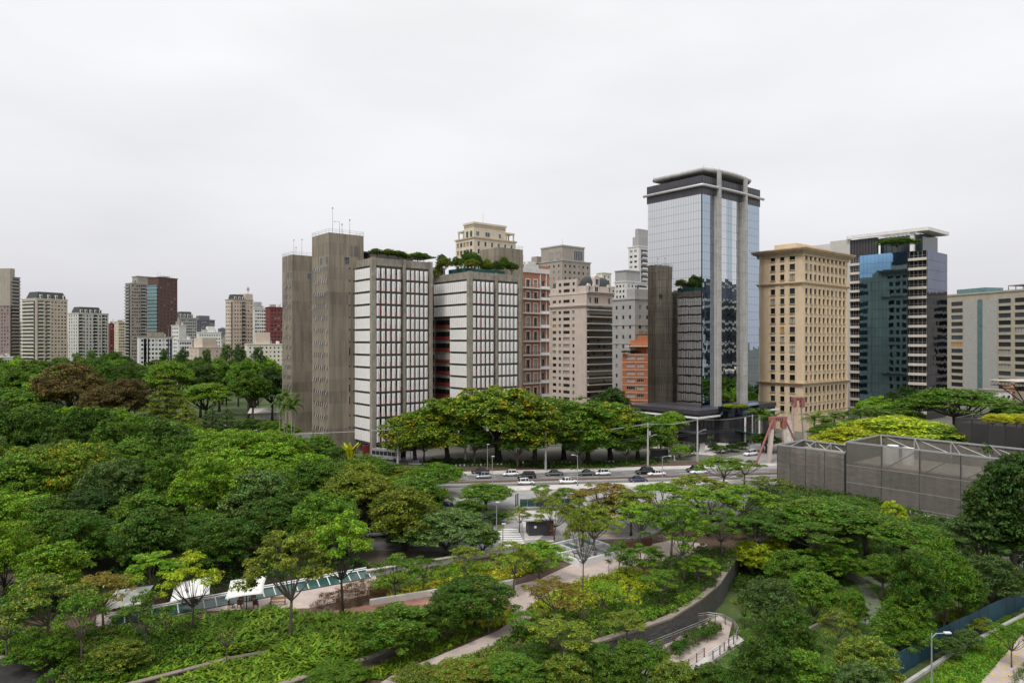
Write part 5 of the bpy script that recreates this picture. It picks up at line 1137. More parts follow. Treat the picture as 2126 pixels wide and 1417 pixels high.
rail([(1443,1274),(1470,1270),(1500,1274),(1522,1286),(1533,1300),(1528,1314),(1508,1328),(1490,1342),(1470,1356)],'steel handrail bending round the ramp end',B_+.4)
rail([(1395,1384),(1430,1366),(1462,1343)],'lower steel handrail at foot of ramp',B_+.4)
pix('ramp_kerb', [(1385,1352),(1480,1300),(1498,1302),(1496,1312),(1400,1362)], 'coping', z0=0, z1=.75, base=B_)
rail([(1170,1152),(1215,1148),(1262,1138),(1300,1120),(1350,1106),(1400,1116),(1440,1128)],'steel handrail around the glass lightwell plaza',.05)
E = thing('lightwell','glass covered lightwell with white concrete rim','skylight',P(1208,1148),R_(36))
g = MB()
for x0,y0,x1,y1 in ((-4.6,-4.6,4.8,-4.2),(-4.6,4.2,4.8,4.6),(-4.6,-4.2,-4.2,4.2),(4.4,-4.2,4.8,4.2),(-4.2,-.2,4.4,.2)): g.box(x0,y0,0,x1,y1,.9)
g.build('rim', MATS['steel_white'], E)
for i in range(5):
    for j in (0,1):
        g = MB(); g.box(-4.1+i*1.7,-4.1+j*4.4,.4,-2.5+i*1.7,-.3+j*4.4,.45); g.build('pane', MATS['glass_green' if (i+j)%2 else 'glass_curtain'], E)
for i in range(4): g = MB(); g.box(-2.5+i*1.7,-4.2,.45,-2.4+i*1.7,4.2,.6); g.build('bar', MATS['steel_white'], E)
lowwall([(1303,1142),(1352,1131)],.5,1.3,'dark brown timber wall on the plaza','wood_dark')
# furniture
def bench(px, py, rz, lab):
    E = thing('bench', lab, 'bench', P(px,py)+Vector((0,0,.05)), rz)
    for i in range(3): g = MB(); g.box(-.95,-.25+i*.17,.42,.95,-.11+i*.17,.46); g.build('seat_slat', MATS['wood'], E)
    for i in range(2): g = MB(); g.box(-.95,.3,.62+i*.2,.95,.34,.78+i*.2); g.build('back_slat', MATS['wood'], E)
    for x in (-.85,.85):
        g = MB(); g.box(x-.04,.27,0,x+.04,.33,1.0); g.build('leg', MATS['wood'], E); g = MB(); g.box(x-.04,-.25,0,x+.04,-.18,.6); g.build('leg', MATS['wood'], E); g = MB(); g.box(x-.05,-.28,.6,x+.05,.3,.65); g.build('armrest', MATS['wood'], E)
bench(577,1256,R_(8),'light wooden slatted bench on the pink terrace')
def chair(px, py, rz, lab, m='wood_dark'):
    E = thing('chair', lab, 'chair', P(px,py)+Vector((0,0,.05)), rz, 'terrace chairs')
    g = MB(); g.box(-.3,-.3,.42,.3,.3,.48); g.build('seat', MATS[m], E); g = MB(); g.box(-.3,.26,.48,.3,.32,1.05); g.build('backrest', MATS[m], E)
    for x in (-.26,.26):
        for y in (-.26,.28): g = MB(); g.box(x-.035,y-.035,0,x+.035,y+.035,.42); g.build('leg', MATS[m], E)
        g = MB(); g.box(x-.05,-.3,.66,x+.05,.28,.71); g.build('armrest', MATS[m], E)
for px,py,rz,lab in ((480,1262,1.6,'wooden armchair left of the right parasol'),(500,1261,2.9,'dark wooden armchair with its back to the garden, under right parasol'),(531,1261,3.3,'dark wooden armchair beside pole of right parasol'),(500,1250,.2,'wooden armchair behind table under right parasol'),(524,1247,-.2,'wooden armchair by the skylight under right parasol'),(386,1262,1.2,'dark chair in the shade of middle parasol'),(410,1258,3.,'chair on the right under middle parasol'),(258,1280,.5,'chair under the left parasol'),(279,1277,2.2,'second chair under the left parasol')): chair(px,py,rz,lab)
chair(1277,1152,.4,'black metal chair on the lightwell plaza','steel_dark'); chair(1270,1150,2.,'second black metal chair on the lightwell plaza','steel_dark')
def parasol(px, py, rz, tx, ty, lab, s=4.3, h=2.95):
    E = thing('parasol', lab, 'parasol', P(px,py)+Vector((0,0,.05)), rz, 'white parasols on the terrace')
    g = MB(); g.cyl(0,0,0,h+.3,.06); g.build('pole', MATS['steel_dark'], E); g = MB(); g.box(-.5,-.5,0,.5,.5,.1); g.build('base', MATS['concrete_grey'], E)
    g = MB(); k = 8; vs_=[]
    for i in range(k+1):
        for j in range(k+1):
            u=i/k*2-1; v_=j/k*2-1; m_=max(abs(u),abs(v_)); sag=.1*(1-max(0,abs(abs(u)-abs(v_))))*m_
            vs_.append((u*s/2*(1-.06*(1-v_*v_)*0-.05*(1-abs(v_))*abs(u)), v_*s/2*(1-.05*(1-abs(u))*abs(v_)), h+.3-.36*m_+tx*u+ty*v_-sag*.6))
    fs=[(i*(k+1)+j,(i+1)*(k+1)+j,(i+1)*(k+1)+j+1,i*(k+1)+j+1) for i in range(k) for j in range(k)]; g.add(vs_,fs)
    c = g.build('canopy', MATS['fabric_white'], E, True); md = c.modifiers.new('thick','SOLIDIFY'); md.thickness = .03
    for a in range(4): g = MB(); t = math.pi/4+a*math.pi/2; g.tube([(0,0,h+.18),(math.cos(t)*s*.5,math.sin(t)*s*.5,h-.1)],.025,4); g.build('rib', MATS['steel_grey'], E)
parasol(512,1266,R_(14),.15,.38,'white square parasol on the right of the terrace, over dark chairs'); parasol(398,1270,R_(20),.2,.38,'white square parasol in the middle, behind a thin tree'); parasol(266,1290,R_(10),.2,.4,'white square parasol at skylight end, tilted towards the garden')
# ------------------------------------------------------------ right edge: hoarding, kerb, footpath
hp = [P(1790,1450,B_),P(1960,1343,B_),P(2060,1292,B_),P(2140,1252,B_),P(2300,1190,B_)]
E = thing('hoarding','dark blue site hoarding behind the trimmed trees','hoarding',hp[0]); q=[p-hp[0] for p in hp]
for i in range(4):
    d = q[i+1]-q[i]; n = max(1,int(d.length/1.2)); a = math.atan2(d.y,d.x)
    for k in range(n): p = q[i]+d*((k+.5)/n); g = MB(); g.obox((p.x,p.y,1.25),d.length/n/2-.02,.03+.015*(k%2),1.25,a); g.build('panel', MATS['hoarding'], E)
E = thing('kerb_wall','low concrete kerb wall below blue hoarding','wall',hp[0]); o_ = Vector((.9,-1.0,0)); g = MB(); g.ribbon([p+o_ for p in q],.35,0,.35); g.build('wall', MATS['concrete_light'], E)
pix('footpath', [(2000,1440),(2035,1417),(2126,1312),(2240,1230),(2300,1260),(2180,1340),(2110,1440)], 'pave_pink', z1=.06, base=B_)
g = MB()
for i in range(16): x=2048+random.uniform(0,70)+i*1.; y=1405-i*5.2+random.uniform(-4,4); p=P(x,y,B_+.07); g.obox((p.x,p.y,p.z),.22,.22,.006,.7)
struct('tactile_paving', g, 'road_yellow')
pix('road', [(2115,1440),(2185,1345),(2300,1265),(2500,1300),(2400,1440)], 'asphalt', z1=.02, base=B_)
lowwall([(2100,1440),(2180,1345),(2290,1268)],.2,.18,'pale kerb between footpath hedge and road','kerb_stone',z=B_)
pix('garden_path', [(1752,1196),(1780,1212),(1795,1245),(1785,1290),(1800,1296),(1830,1262),(1822,1235),(1795,1205),(1765,1188)], 'asphalt', z1=.05, base=B_)
pix('garden_path', [(1790,1190),(1850,1210),(1900,1240),(1895,1250),(1840,1222),(1788,1200)], 'asphalt', z1=.05, base=B_)
lowwall([(1640,1330),(1700,1298),(1765,1270),(1790,1250)],.3,.4,'low stone edge crossing the sunken lawn','concrete_grey',z=B_)
g = MB(); g.ribbon([P(1755,1278,B_),P(1768,1272,B_),P(1783,1258,B_)],.08,B_+.05,B_+.9); g.build('barrier', MATS['orange_vinyl'], None, label='orange site barrier on the sunken garden path', cat='barrier')
# ------------------------------------------------------------ vegetation
rng = np.random.default_rng(11)
def quads_mesh(name, V, mat):
    n = len(V)//4; me = bpy.data.meshes.new(name)
    me.vertices.add(4*n); me.vertices.foreach_set('co', np.ascontiguousarray(V, dtype=np.float32).ravel())
    me.loops.add(4*n); me.loops.foreach_set('vertex_index', np.arange(4*n, dtype=np.int32))
    me.polygons.add(n); me.polygons.foreach_set('loop_start', np.arange(0,4*n,4,dtype=np.int32))
    me.materials.append(mat); me.update(calc_edges=True); me.validate(); return me
def unit(a): return a/np.maximum(np.linalg.norm(a,axis=1,keepdims=True),1e-9)
def leaf_quads(pos, nrm, leaf, aspect=.5, droop=.15, tang=None):
    n = len(pos); r = rng.normal(size=(n,3)) if tang is None else tang
    t = unit(r - nrm*(r*nrm).sum(1,keepdims=True)); b = np.cross(nrm,t)
    l = (leaf*(rng.uniform(.62,1.28,(n,1))**1.6))*.5; w = l*aspect
    dz = np.zeros((n,3)); dz[:,2:] = -droop*l*2
    V = np.stack([pos-t*l, pos+b*w, pos+t*l+dz, pos-b*w],1); return V.reshape(-1,3)
def cloud(blobs, n, leaf, low=-.35, up=.45, jit=.5, aspect=.5, cull=.72, sub=(.32,.62), per=5.2, spread=1.0):
    """leaves in small tufts that sit on the shells of overlapping clumps; blobs: x,y,z,r,squash"""
    B = np.array(blobs); m = np.maximum(4,(per*B[:,3]**2*3.2)).astype(int); k = np.repeat(np.arange(len(B)),m); b = B[k]; N_ = len(k)
    def dirs(n_, lo): z = rng.uniform(lo,1,n_); a = rng.uniform(0,2*np.pi,n_); q = np.sqrt(1-z*z); return np.stack([q*np.cos(a),q*np.sin(a),z],1)
    d = dirs(N_,low); c = b[:,:3]+d*np.stack([b[:,3],b[:,3],b[:,3]*b[:,4]],1)*rng.uniform(.7,1.05,(N_,1))
    keep = np.ones(N_,bool)
    if cull:
        for j in range(len(B)):
            e = (c-B[j,:3])/np.array([B[j,3],B[j,3],B[j,3]*B[j,4]]); keep &= ~(((e**2).sum(1) < cull**2) & (k != j))
    c = c[keep]; pd = d[keep]; r = rng.uniform(*sub,len(c))
    w = r**2; t = rng.choice(len(c), n, p=w/w.sum()); d = dirs(n,-.4)
    pos = c[t]+d*(r[t][:,None]*np.array([[1.15,1.15,.75]]))*rng.uniform(.45,1.1,(n,1))*spread
    nn = unit(d*.6+pd[t]*.35+np.array([[0,0,up]])+rng.normal(size=d.shape)*jit)
    return leaf_quads(pos, nn, leaf, aspect)
def shape(style):
    B = []
    R = lambda a,b: rng.uniform(a,b)
    if style in ('dome','round','dense','wood'):
        N_ = {'dome':44,'round':40,'dense':54,'wood':50}[style]; cz, rz_ = {'dome':(7.0,4.4),'round':(7.2,4.3),'dense':(6.3,5.1),'wood':(5.6,5.8)}[style]
        br = {'dome':(.8,1.5),'round':(.9,1.7),'dense':(.7,1.2),'wood':(.9,1.7)}[style]
        for i in range(N_):
            z = 1-1.45*(i+.5)/N_; a = i*2.39996+R(-.4,.4); q = math.sqrt(max(0,1-z*z)); r = R(*br); f = R(.62,1.08)
            if R(0,1) < .13: continue
            B.append((q*math.cos(a)*(5-r*.8)*f, q*math.sin(a)*(5-r*.8)*f, cz+z*(rz_-r*.5)*R(.72,1.08)+.25, r, .72))
        for i in range(5): B.append((R(-2,2),R(-2,2),cz+R(-1,1.2),2.1,.8))
        for i in range(14):
            z = R(-.2,1); a = R(0,6.28); q = math.sqrt(1-z*z); f = R(.98,1.14); B.append((q*math.cos(a)*4.7*f,q*math.sin(a)*4.7*f,min(11.8,cz+z*rz_*f),R(.3,.6),.8))
    elif style == 'flat':
        for i in range(52):
            q = math.sqrt((i+.5)/52); a = i*2.39996+R(-.3,.3); r = R(.7,1.35); B.append((q*4.2*math.cos(a),q*4.2*math.sin(a),11.3-q*q*3.4+R(-.7,.25),r,.4))
        for i in range(16):
            a = i*2.4; q = R(.4,.95); B.append((q*4.2*math.cos(a),q*4.2*math.sin(a),8.4-q*1.+R(-.8,.6),R(.6,1.1),.4))
    elif style == 'feather':
        for i in range(38):
            q = math.sqrt((i+.5)/38)*R(.85,1.08); a = i*2.39996+R(-.5,.5); r = R(.5,1.0); B.append((q*4.3*math.cos(a),q*4.3*math.sin(a),11.2-q*q*3.6+R(-1.5,.4),r,.36))
    elif style == 'tall':
        for i in range(40):
            t = (i+.5)/40; w = 4.0*math.sin(math.pi*min(1,.12+t*.88))**.7; a = i*2.4; q = R(.35,1); B.append((q*w*math.cos(a),q*w*math.sin(a),3.2+t*8.2,R(.7,1.3),.85))
    elif style == 'conif':
        for k in range(8):
            z = 3.2+k*1.1; w = 4.6*(1-k/8.6)
            for i in range(max(3,int(9-k*.8))): a = i*2*math.pi/max(3,int(9-k*.8))+k; q = R(.55,1.); B.append((q*w*math.cos(a),q*w*math.sin(a),z+R(-.3,.3)-q*.3,R(.6,1.1)*(1.2-k*.06),.32))
        B.append((0,0,11.6,.5,.9))
    elif style == 'airy':
        for i in range(30):
            q = math.sqrt(R(.04,1)); a = i*2.39996+R(-.5,.5); r = R(.55,1.05); B.append((q*4.3*math.cos(a),q*4.3*math.sin(a),11.2-q*q*3.+R(-2.2,.3),r,.42))
    elif style == 'ball':
        for i in range(30):
            z = 1-1.3*(i+.5)/30; a = i*2.39996; q = math.sqrt(max(0,1-z*z)); r = R(1.2,1.7); B.append((q*math.cos(a)*3.7,q*math.sin(a)*3.7,6.+z*5.,r,1.2))
        B.append((0,0,5.5,3.9,1.2))
    return B
NL = dict(feather=(12000,.29,.5),wood=(26000,.34,.5),dome=(23000,.33,.5),round=(22000,.34,.5),dense=(24000,.34,.42),flat=(20000,.30,.5),tall=(16000,.32,.4),conif=(15000,.32,.45),airy=(6500,.30,.5),ball=(14000,.3,.5))
def trunk_mesh(B, style, bark):
    g = MB(); fork = {'feather':4.2,'wood':3.,'flat':4.6,'airy':4.2,'dome':3.6,'round':3.6,'dense':1.6,'tall':7,'conif':9.5,'ball':1.}[style]; rt = {'feather':.17,'airy':.16,'flat':.28,'dense':.2}.get(style,.3)
    lean = rng.uniform(-.35,.35,2)
    g.tube([(0,0,-.3),(lean[0]*.3,lean[1]*.3,fork*.45),(lean[0],lean[1],fork)],[rt*1.35,rt,rt*.85],8)
    base = Vector((lean[0],lean[1],fork))
    if style in ('conif','tall'): g.tube([base,(0,0,11.2)],[rt*.8,.05],6)
    idx = rng.permutation(len(B))[:16 if style in ('airy','flat','feather') else 11]
    for j in idx:
        e = Vector(B[j][:3]); e.z -= .2; s = base if style not in ('conif','tall') else Vector((0,0,max(2.5,e.z-1.2)))
        m_ = s.lerp(e,.5)+Vector((rng.uniform(-.4,.4),rng.uniform(-.4,.4),rng.uniform(-.1,.5) - (.5 if style in('flat','airy','feather') else 0)))
        g.tube([s,s.lerp(m_,.5)+Vector((0,0,-.1)),m_,e],[rt*.55,rt*.42,rt*.3,rt*.12],5,False)
        if style in ('airy','flat','feather'):
            for q in range(2):
                t_ = e+Vector((rng.uniform(-.9,.9),rng.uniform(-.9,.9),rng.uniform(-.1,.5))); g.tube([m_,t_],[rt*.2,rt*.07],4,False)
    return g.mesh('trunk', MATS[bark], True)
VAR = {}
for st_,cnt in (('dome',3),('wood',6),('round',3),('dense',3),('flat',3),('tall',2),('conif',1),('airy',4),('feather',4),('ball',1)):
    VAR[st_] = []
    for i in range(cnt):
        B = shape(st_); n,l,asp = NL[st_]
        V = cloud(B,n,l,aspect=asp,low=-.45 if st_ not in('flat','airy','conif','feather') else -.25,cull=.72 if st_ not in ('airy',) else 0,up=.45 if st_ not in('flat','conif','airy','feather') else .8,per=3.4 if st_ in ('airy','feather') else 5.2)
        VAR[st_].append((quads_mesh('crown',V,MATS['leaf_mid']), trunk_mesh(B,st_,'bark')))
def palm_meshes(nf=15, L=2.6, h=7.):
    t = MB(); t.tube([(0,0,-.2),(.1,0,h*.5),(.05,.05,h)],[.2,.15,.12],8); V=[]
    for i in range(nf):
        a = i*2.39996; el = rng.uniform(-.35,1.15); d = Vector((math.cos(a),math.sin(a),0)); p = Vector((.05,.05,h)); pr=[]
        for k in range(9):
            s=k/8; ang = el-1.7*s*s; pr.append(p.copy()); p = p+(d*math.cos(ang)+Vector((0,0,math.sin(ang))))*(L/8)
        side = Vector((-d.y,d.x,0))
        for k in range(1,9):
            for s in (-1,1):
                for q in (0,.5):
                    c = pr[k-1].lerp(pr[k],q); ln = .62*math.sin(math.pi*min(.95,.15+k/10)); e = c+side*s*ln+(pr[k]-pr[k-1])*1.1+Vector((0,0,-.28*ln)); w_=(pr[k]-pr[k-1])*.22
                    V += [c-w_,c+w_,e+w_*.3,e-w_*.3]
    return quads_mesh('fronds', np.array([tuple(v) for v in V]), MATS['leaf_palm']), t.mesh('trunk', MATS['bark_pale'], True)
PALMS = [palm_meshes(), palm_meshes(17,2.8,7.5)]
def plant(loc, w, h, style, mat, lab, cat='tree', name='tree', group=None, bark=None, rz=None):
    cm,tm = random.choice(VAR[style]); E = thing(name, lab, cat, loc, random.uniform(0,6.28) if rz is None else rz, group, (w/10,w/10,h/12))
    t = obj('trunk', tm, E); c = obj('crown', cm, E); slotmat(c, MATS[mat])
    if bark: slotmat(t, MATS[bark])
    return E
def tree(px, top, wpx, d, style, mat, lab, base=0., **kw):
    return plant(Q(px,d,base), wpx/F*d, ZT(top,d)-base, style, mat, lab, **kw)
def palm(px, top, d, lab, w=1., base=0., **kw):
    h = ZT(top,d)-base; f,t = random.choice(PALMS); s = h/8.4; E = thing('palm_tree', lab, 'palm', Q(px,d,base), random.uniform(0,6), 'palm trees', (s*w,s*w,s)); obj('trunk', t, E); obj('fronds', f, E); return E
# ---- planted beds
def inside(poly, p):
    x,y = p[:,0],p[:,1]; c = np.zeros(len(p),bool); n=len(poly)
    for i in range(n):
        x0,y0 = poly[i]; x1,y1 = poly[(i+1)%n]; m_ = ((y0>y)!=(y1>y)) & (x < (x1-x0)*(y-y0)/((y1-y0)+1e-12)+x0); c ^= m_
    return c
def scatter(pix_poly, n, z=0.):
    poly = [tuple(P(x,y,z)[:2]) for x,y in pix_poly]; a = np.array(poly); lo,hi = a.min(0),a.max(0); out = np.zeros((0,2))
    while len(out) < n: q = rng.uniform(lo,hi,(n*2,2)); out = np.vstack([out,q[inside(poly,q)]])
    return out[:n]
def area(pix_poly, z=0.):
    p = [P(x,y,z) for x,y in pix_poly]; return abs(sum(p[i].x*p[(i+1)%len(p)].y-p[(i+1)%len(p)].x*p[i].y for i in range(len(p))))/2
def mounds(name, lab, poly, mat, dens=70, r=(.5,1.1), h=.9, leaf=.2, z=0., per=.5, cat='plants', aspect=.5):
    A = area(poly,z); n = max(4,int(A*per*1.9)); c = scatter(poly,n,z); B = [(c[i,0],c[i,1],z+rng.uniform(.0,.35)*h,rng.uniform(*r),h*rng.uniform(.7,1.2)) for i in range(n)]
    V = cloud(B,int(A*dens*1.9),leaf*1.15,low=-.05,cull=.7,aspect=aspect,up=.6,sub=(.18,.4),per=6.); return obj(name, quads_mesh(name,V,MATS[mat]), None, label=lab, cat=cat, kind='stuff')
def straps(name, lab, poly, mat, tufts=3., blades=9, L=(.7,1.25), w=.1, z=0., h0=0., cat='plants'):
    A = area(poly,z); n = int(A*tufts); c = scatter(poly,n,z); k = n*blades
    base = np.repeat(np.column_stack([c,np.full(n,z+h0)]),blades,0)+rng.normal(size=(k,3))*np.array([.08,.08,.0]); a = rng.uniform(0,2*np.pi,k); d = np.stack([np.cos(a),np.sin(a),np.zeros(k)],1); s = np.stack([-d[:,1],d[:,0],np.zeros(k)],1)
    l = rng.uniform(*L,(k,1)); e = rng.uniform(.55,1.25,(k,1)); up = np.array([[0,0,1.]])
    p1 = base+(d*np.cos(e)+up*np.sin(e))*l*.6; p2 = p1+(d*np.cos(e-.75)+up*np.sin(e-.75))*l*.5; ww = s*w*rng.uniform(.7,1.3,(k,1))
    V = np.stack([base-ww*.4,base+ww*.4,p1+ww,p1-ww, p1-ww,p1+ww,p2+ww*.15,p2-ww*.15],1).reshape(-1,3)
    return obj(name, quads_mesh(name,V,MATS[mat]), None, label=lab, cat=cat, kind='stuff')
# ---- forest floor
g = MB(); g.sheet([(-600,55),(-600,150),(-75,150),(-60,132),(-26,128),(-20,118),P(960,1166)[:2],P(770,1197)[:2],P(230,1300)[:2],P(-100,1350)[:2]], .006)
fo = struct('forest_floor', g, 'earth')
pix('planting_soil', [(-100,1470),(-100,1250),(400,1230),(780,1190),(1150,1130),(1300,1110),(1420,1085),(1560,1100),(1530,1150),(1505,1192),(1484,1216),(1448,1247),(1385,1284),(1265,1325),(1140,1366),(1040,1430)], 'soil', z1=.012)
# ---- left wood, filled from front to back
SIL = np.array([(-200,822),(0,828),(200,838),(300,852),(370,872),(440,886),(560,880),(640,905),(690,938),(760,958),(880,978),(960,1000)])
LBL = {'leaf_mid':'mid green broadleaf tree in the dense wood','leaf_deep':'deep green broadleaf tree in the dense wood','leaf_bright':'bright green tree in the dense wood','leaf_lime':'yellow green tree among the dense wood','leaf_dark':'very dark tree in the dense wood','leaf_blue':'dull bluish green tree in the dense wood','leaf_flower':'tree with yellow flower sprays in the dense wood','leaf_olive':'olive green tree in the dense wood'}
fr = random.Random(5)
d = 86.
while d < 215:
    x = -d*.86
    while True:
        x += fr.uniform(6.5,9.5)*(.8+d/400)
        dd = d+fr.uniform(-4,4); px = 1063+x/dd*F
        if px > 900: break
        front = 86.5+(px-230)*.028
        if dd < front or px < -160: continue
        if px > 560 and dd > 152: continue
        if px > 690 and dd > 146: continue
        if px > 860 and dd > 125: continue
        if px > 400 and dd > 185: continue
        lim = np.interp(px,SIL[:,0],SIL[:,1])+fr.uniform(0,22); hmax = ZT(lim,dd)
        h = min(hmax, fr.uniform(11,15) if px < 500 else fr.uniform(9,13)) if dd < 150 else hmax
        if dd < 112: h = min(h, fr.uniform(7,11.5))
        py = 708.5+(CH-h*.8)/dd*F
        r = fr.random()
        m_ = 'leaf_mid' if r<.4 else 'leaf_deep' if r<.72 else 'leaf_dark' if r<.8 else 'leaf_bright' if r<.9 else 'leaf_blue'
        if 380<px<630 and 880<py<985: m_ = 'leaf_bright'
        if px<230 and 880<py<965 and r<.7: m_ = 'leaf_flower'
        if px<60 and py>980: m_ = 'leaf_bright'
        if 230<px<560 and py>1030: m_ = 'leaf_deep' if r<.6 else 'leaf_mid'
        if px>650 and py>960: m_ = 'leaf_olive' if r<.55 else 'leaf_mid'
        w = fr.uniform(9.5,13.5) if dd > 100 else fr.uniform(7.5,10)
        zone = ' near the concrete stair tower' if px > 560 else ' right behind the skylight' if dd < 100 else ' at its back below the russet trees' if dd > 165 else ' left of the parasols' if px < 200 else ' in the middle of it'
        plant(Vector((x,dd,0)), w, max(6,h), fr.choice(('wood','wood','wood','dense')) if m_!='leaf_olive' else fr.choice(('wood','flat')), m_, LBL[m_]+zone, group='trees of the wood', bark='bark_dark')
    d += 8.6
mounds('understorey','shady undergrowth along the front of the wood',[(-80,1300),(220,1272),(480,1232),(700,1196),(760,1182),(700,1150),(480,1175),(220,1210),(-80,1240)],'leaf_dark',30,(.8,1.7),1.1,.32)
g = MB(); g.sheet([(-900,150),(-900,900),(-120,900),(-85,260),(-62,200),(-80,150)], .004); struct('park_ground', g, 'lawn_soil')
# ---- trees further off
TT = [(150,752,135,250,'dome','leaf_brown','tall russet brown tree rising above the wood'),(108,768,80,256,'dome','leaf_brown','lower russet tree left of the tall russet one'),(262,786,110,240,'dome','leaf_brown','broad russet tree with pale branches right of the tall one'),(205,800,75,236,'round','leaf_brown','small russet tree between two larger russet trees'),
 (348,776,115,238,'conif','leaf_olive','layered olive conifer beside russet trees'),(388,832,78,222,'conif','leaf_olive','shorter layered olive conifer below the taller one'),(425,792,115,262,'flat','leaf_bright','bright spreading tree behind the olive conifer'),(440,838,56,226,'conif','leaf_blue','blue green cypress pair, left one'),(472,842,56,224,'conif','leaf_blue','blue green cypress pair, right one'),
 (495,716,50,345,'tall','leaf_dark','nearly black tall tree in front of beige pink tower'),(536,722,50,350,'tall','leaf_dark','dark tall tree in front of cream block'),(470,716,45,352,'tall','leaf_blue','thin grey leaved tree in front of peach block'),(520,752,90,300,'round','leaf_dark','dark round tree beside floodlight'),(565,760,80,285,'round','leaf_dark','dark tree touching the far stair tower'),(455,745,85,320,'dome','leaf_mid','domed green tree in front of peach block'),
 (380,722,40,420,'tall','leaf_dark','thin dark pine in front of peach striped block'),(430,726,36,400,'tall','leaf_deep','small pine in front of peach block'),(190,728,40,470,'tall','leaf_blue','grey green tree in front of white mansard tower'),(160,733,38,470,'tall','leaf_blue','second grey green tree in front of white mansard tower'),(232,725,60,430,'dome','leaf_deep','dark green rounded tree in front of cream slab tower'),(340,726,34,440,'tall','leaf_deep','small tree in front of low white slab'),
 (555,742,60,400,'dome','leaf_bright','bright green tree under maroon tower'),(30,770,150,300,'flat','leaf_bright','broad bright green canopy below mauve tower'),(30,800,140,245,'dome','leaf_mid','mid green canopy left of the russet trees'),(520,868,70,232,'round','leaf_deep','dark clipped tree by the parking lot'),(560,872,60,232,'round','leaf_mid','green tree by the parking lot'),(600,878,50,222,'dome','leaf_bright','small bright tree beneath the palms')]
for a in TT: tree(*a, bark='bark_dark')
for i in range(74):
    d = 275+i*3.1; px = fr.uniform(-60,600); 
    m_ = fr.choice(('leaf_mid','leaf_deep','leaf_mid','leaf_bright','leaf_deep'))
    tree(px, fr.uniform(742,768)-(d-275)*.03, fr.uniform(60,110)*290/d, d, fr.choice(('dome','round','flat')), m_, {'leaf_mid':'mid green','leaf_deep':'deep green','leaf_bright':'bright green'}[m_]+' tree in the far park below the '+('mauve tower' if px<60 else 'beige mansard tower' if px<145 else 'white mansard tower' if px<235 else 'dark brown brick tower' if px<380 else 'peach block' if px<480 else 'long cream block'), group='trees of the far park')
# ---- flowering street trees in front of the concrete building
for px,top,w,d,m_,lab in ((862,848,125,183,'leaf_flower','left end tree of the flowering row'),(930,824,150,186,'leaf_flower','second flowering tree with dense green lower crown'),(1035,794,200,188,'leaf_flower','tallest flowering tree with yellow crown top'),(1110,818,150,182,'leaf_flower','flowering tree right of the tallest one'),(1170,822,150,192,'leaf_mid','green tree without flowers inside the flowering row'),(1222,832,150,186,'leaf_mid','green tree beside the flowering right end'),(1268,836,150,190,'leaf_flower','flowering tree towards the orange brick block'),(1325,856,120,192,'leaf_mid','green tree at right end of the flowering row'),(1372,862,60,196,'flat','thin pale tree')[:6]):
    tree(px,top,w*1.12,d,'wood' if px not in (1035,1268) else 'dome',m_ if m_.startswith('leaf') else 'leaf_bright',lab if lab!='thin pale tree' else 'small bright tree at pavilion end of the row', group='street trees before the concrete building', bark='bark_dark')
for px,top,w,d in ((880,890,60,188),(985,880,80,182),(1075,890,80,178),(1205,900,70,180),(1300,905,60,184)): tree(px,top,w,d,'round','leaf_deep','low dark understorey tree beneath the flowering row',group='understorey trees')
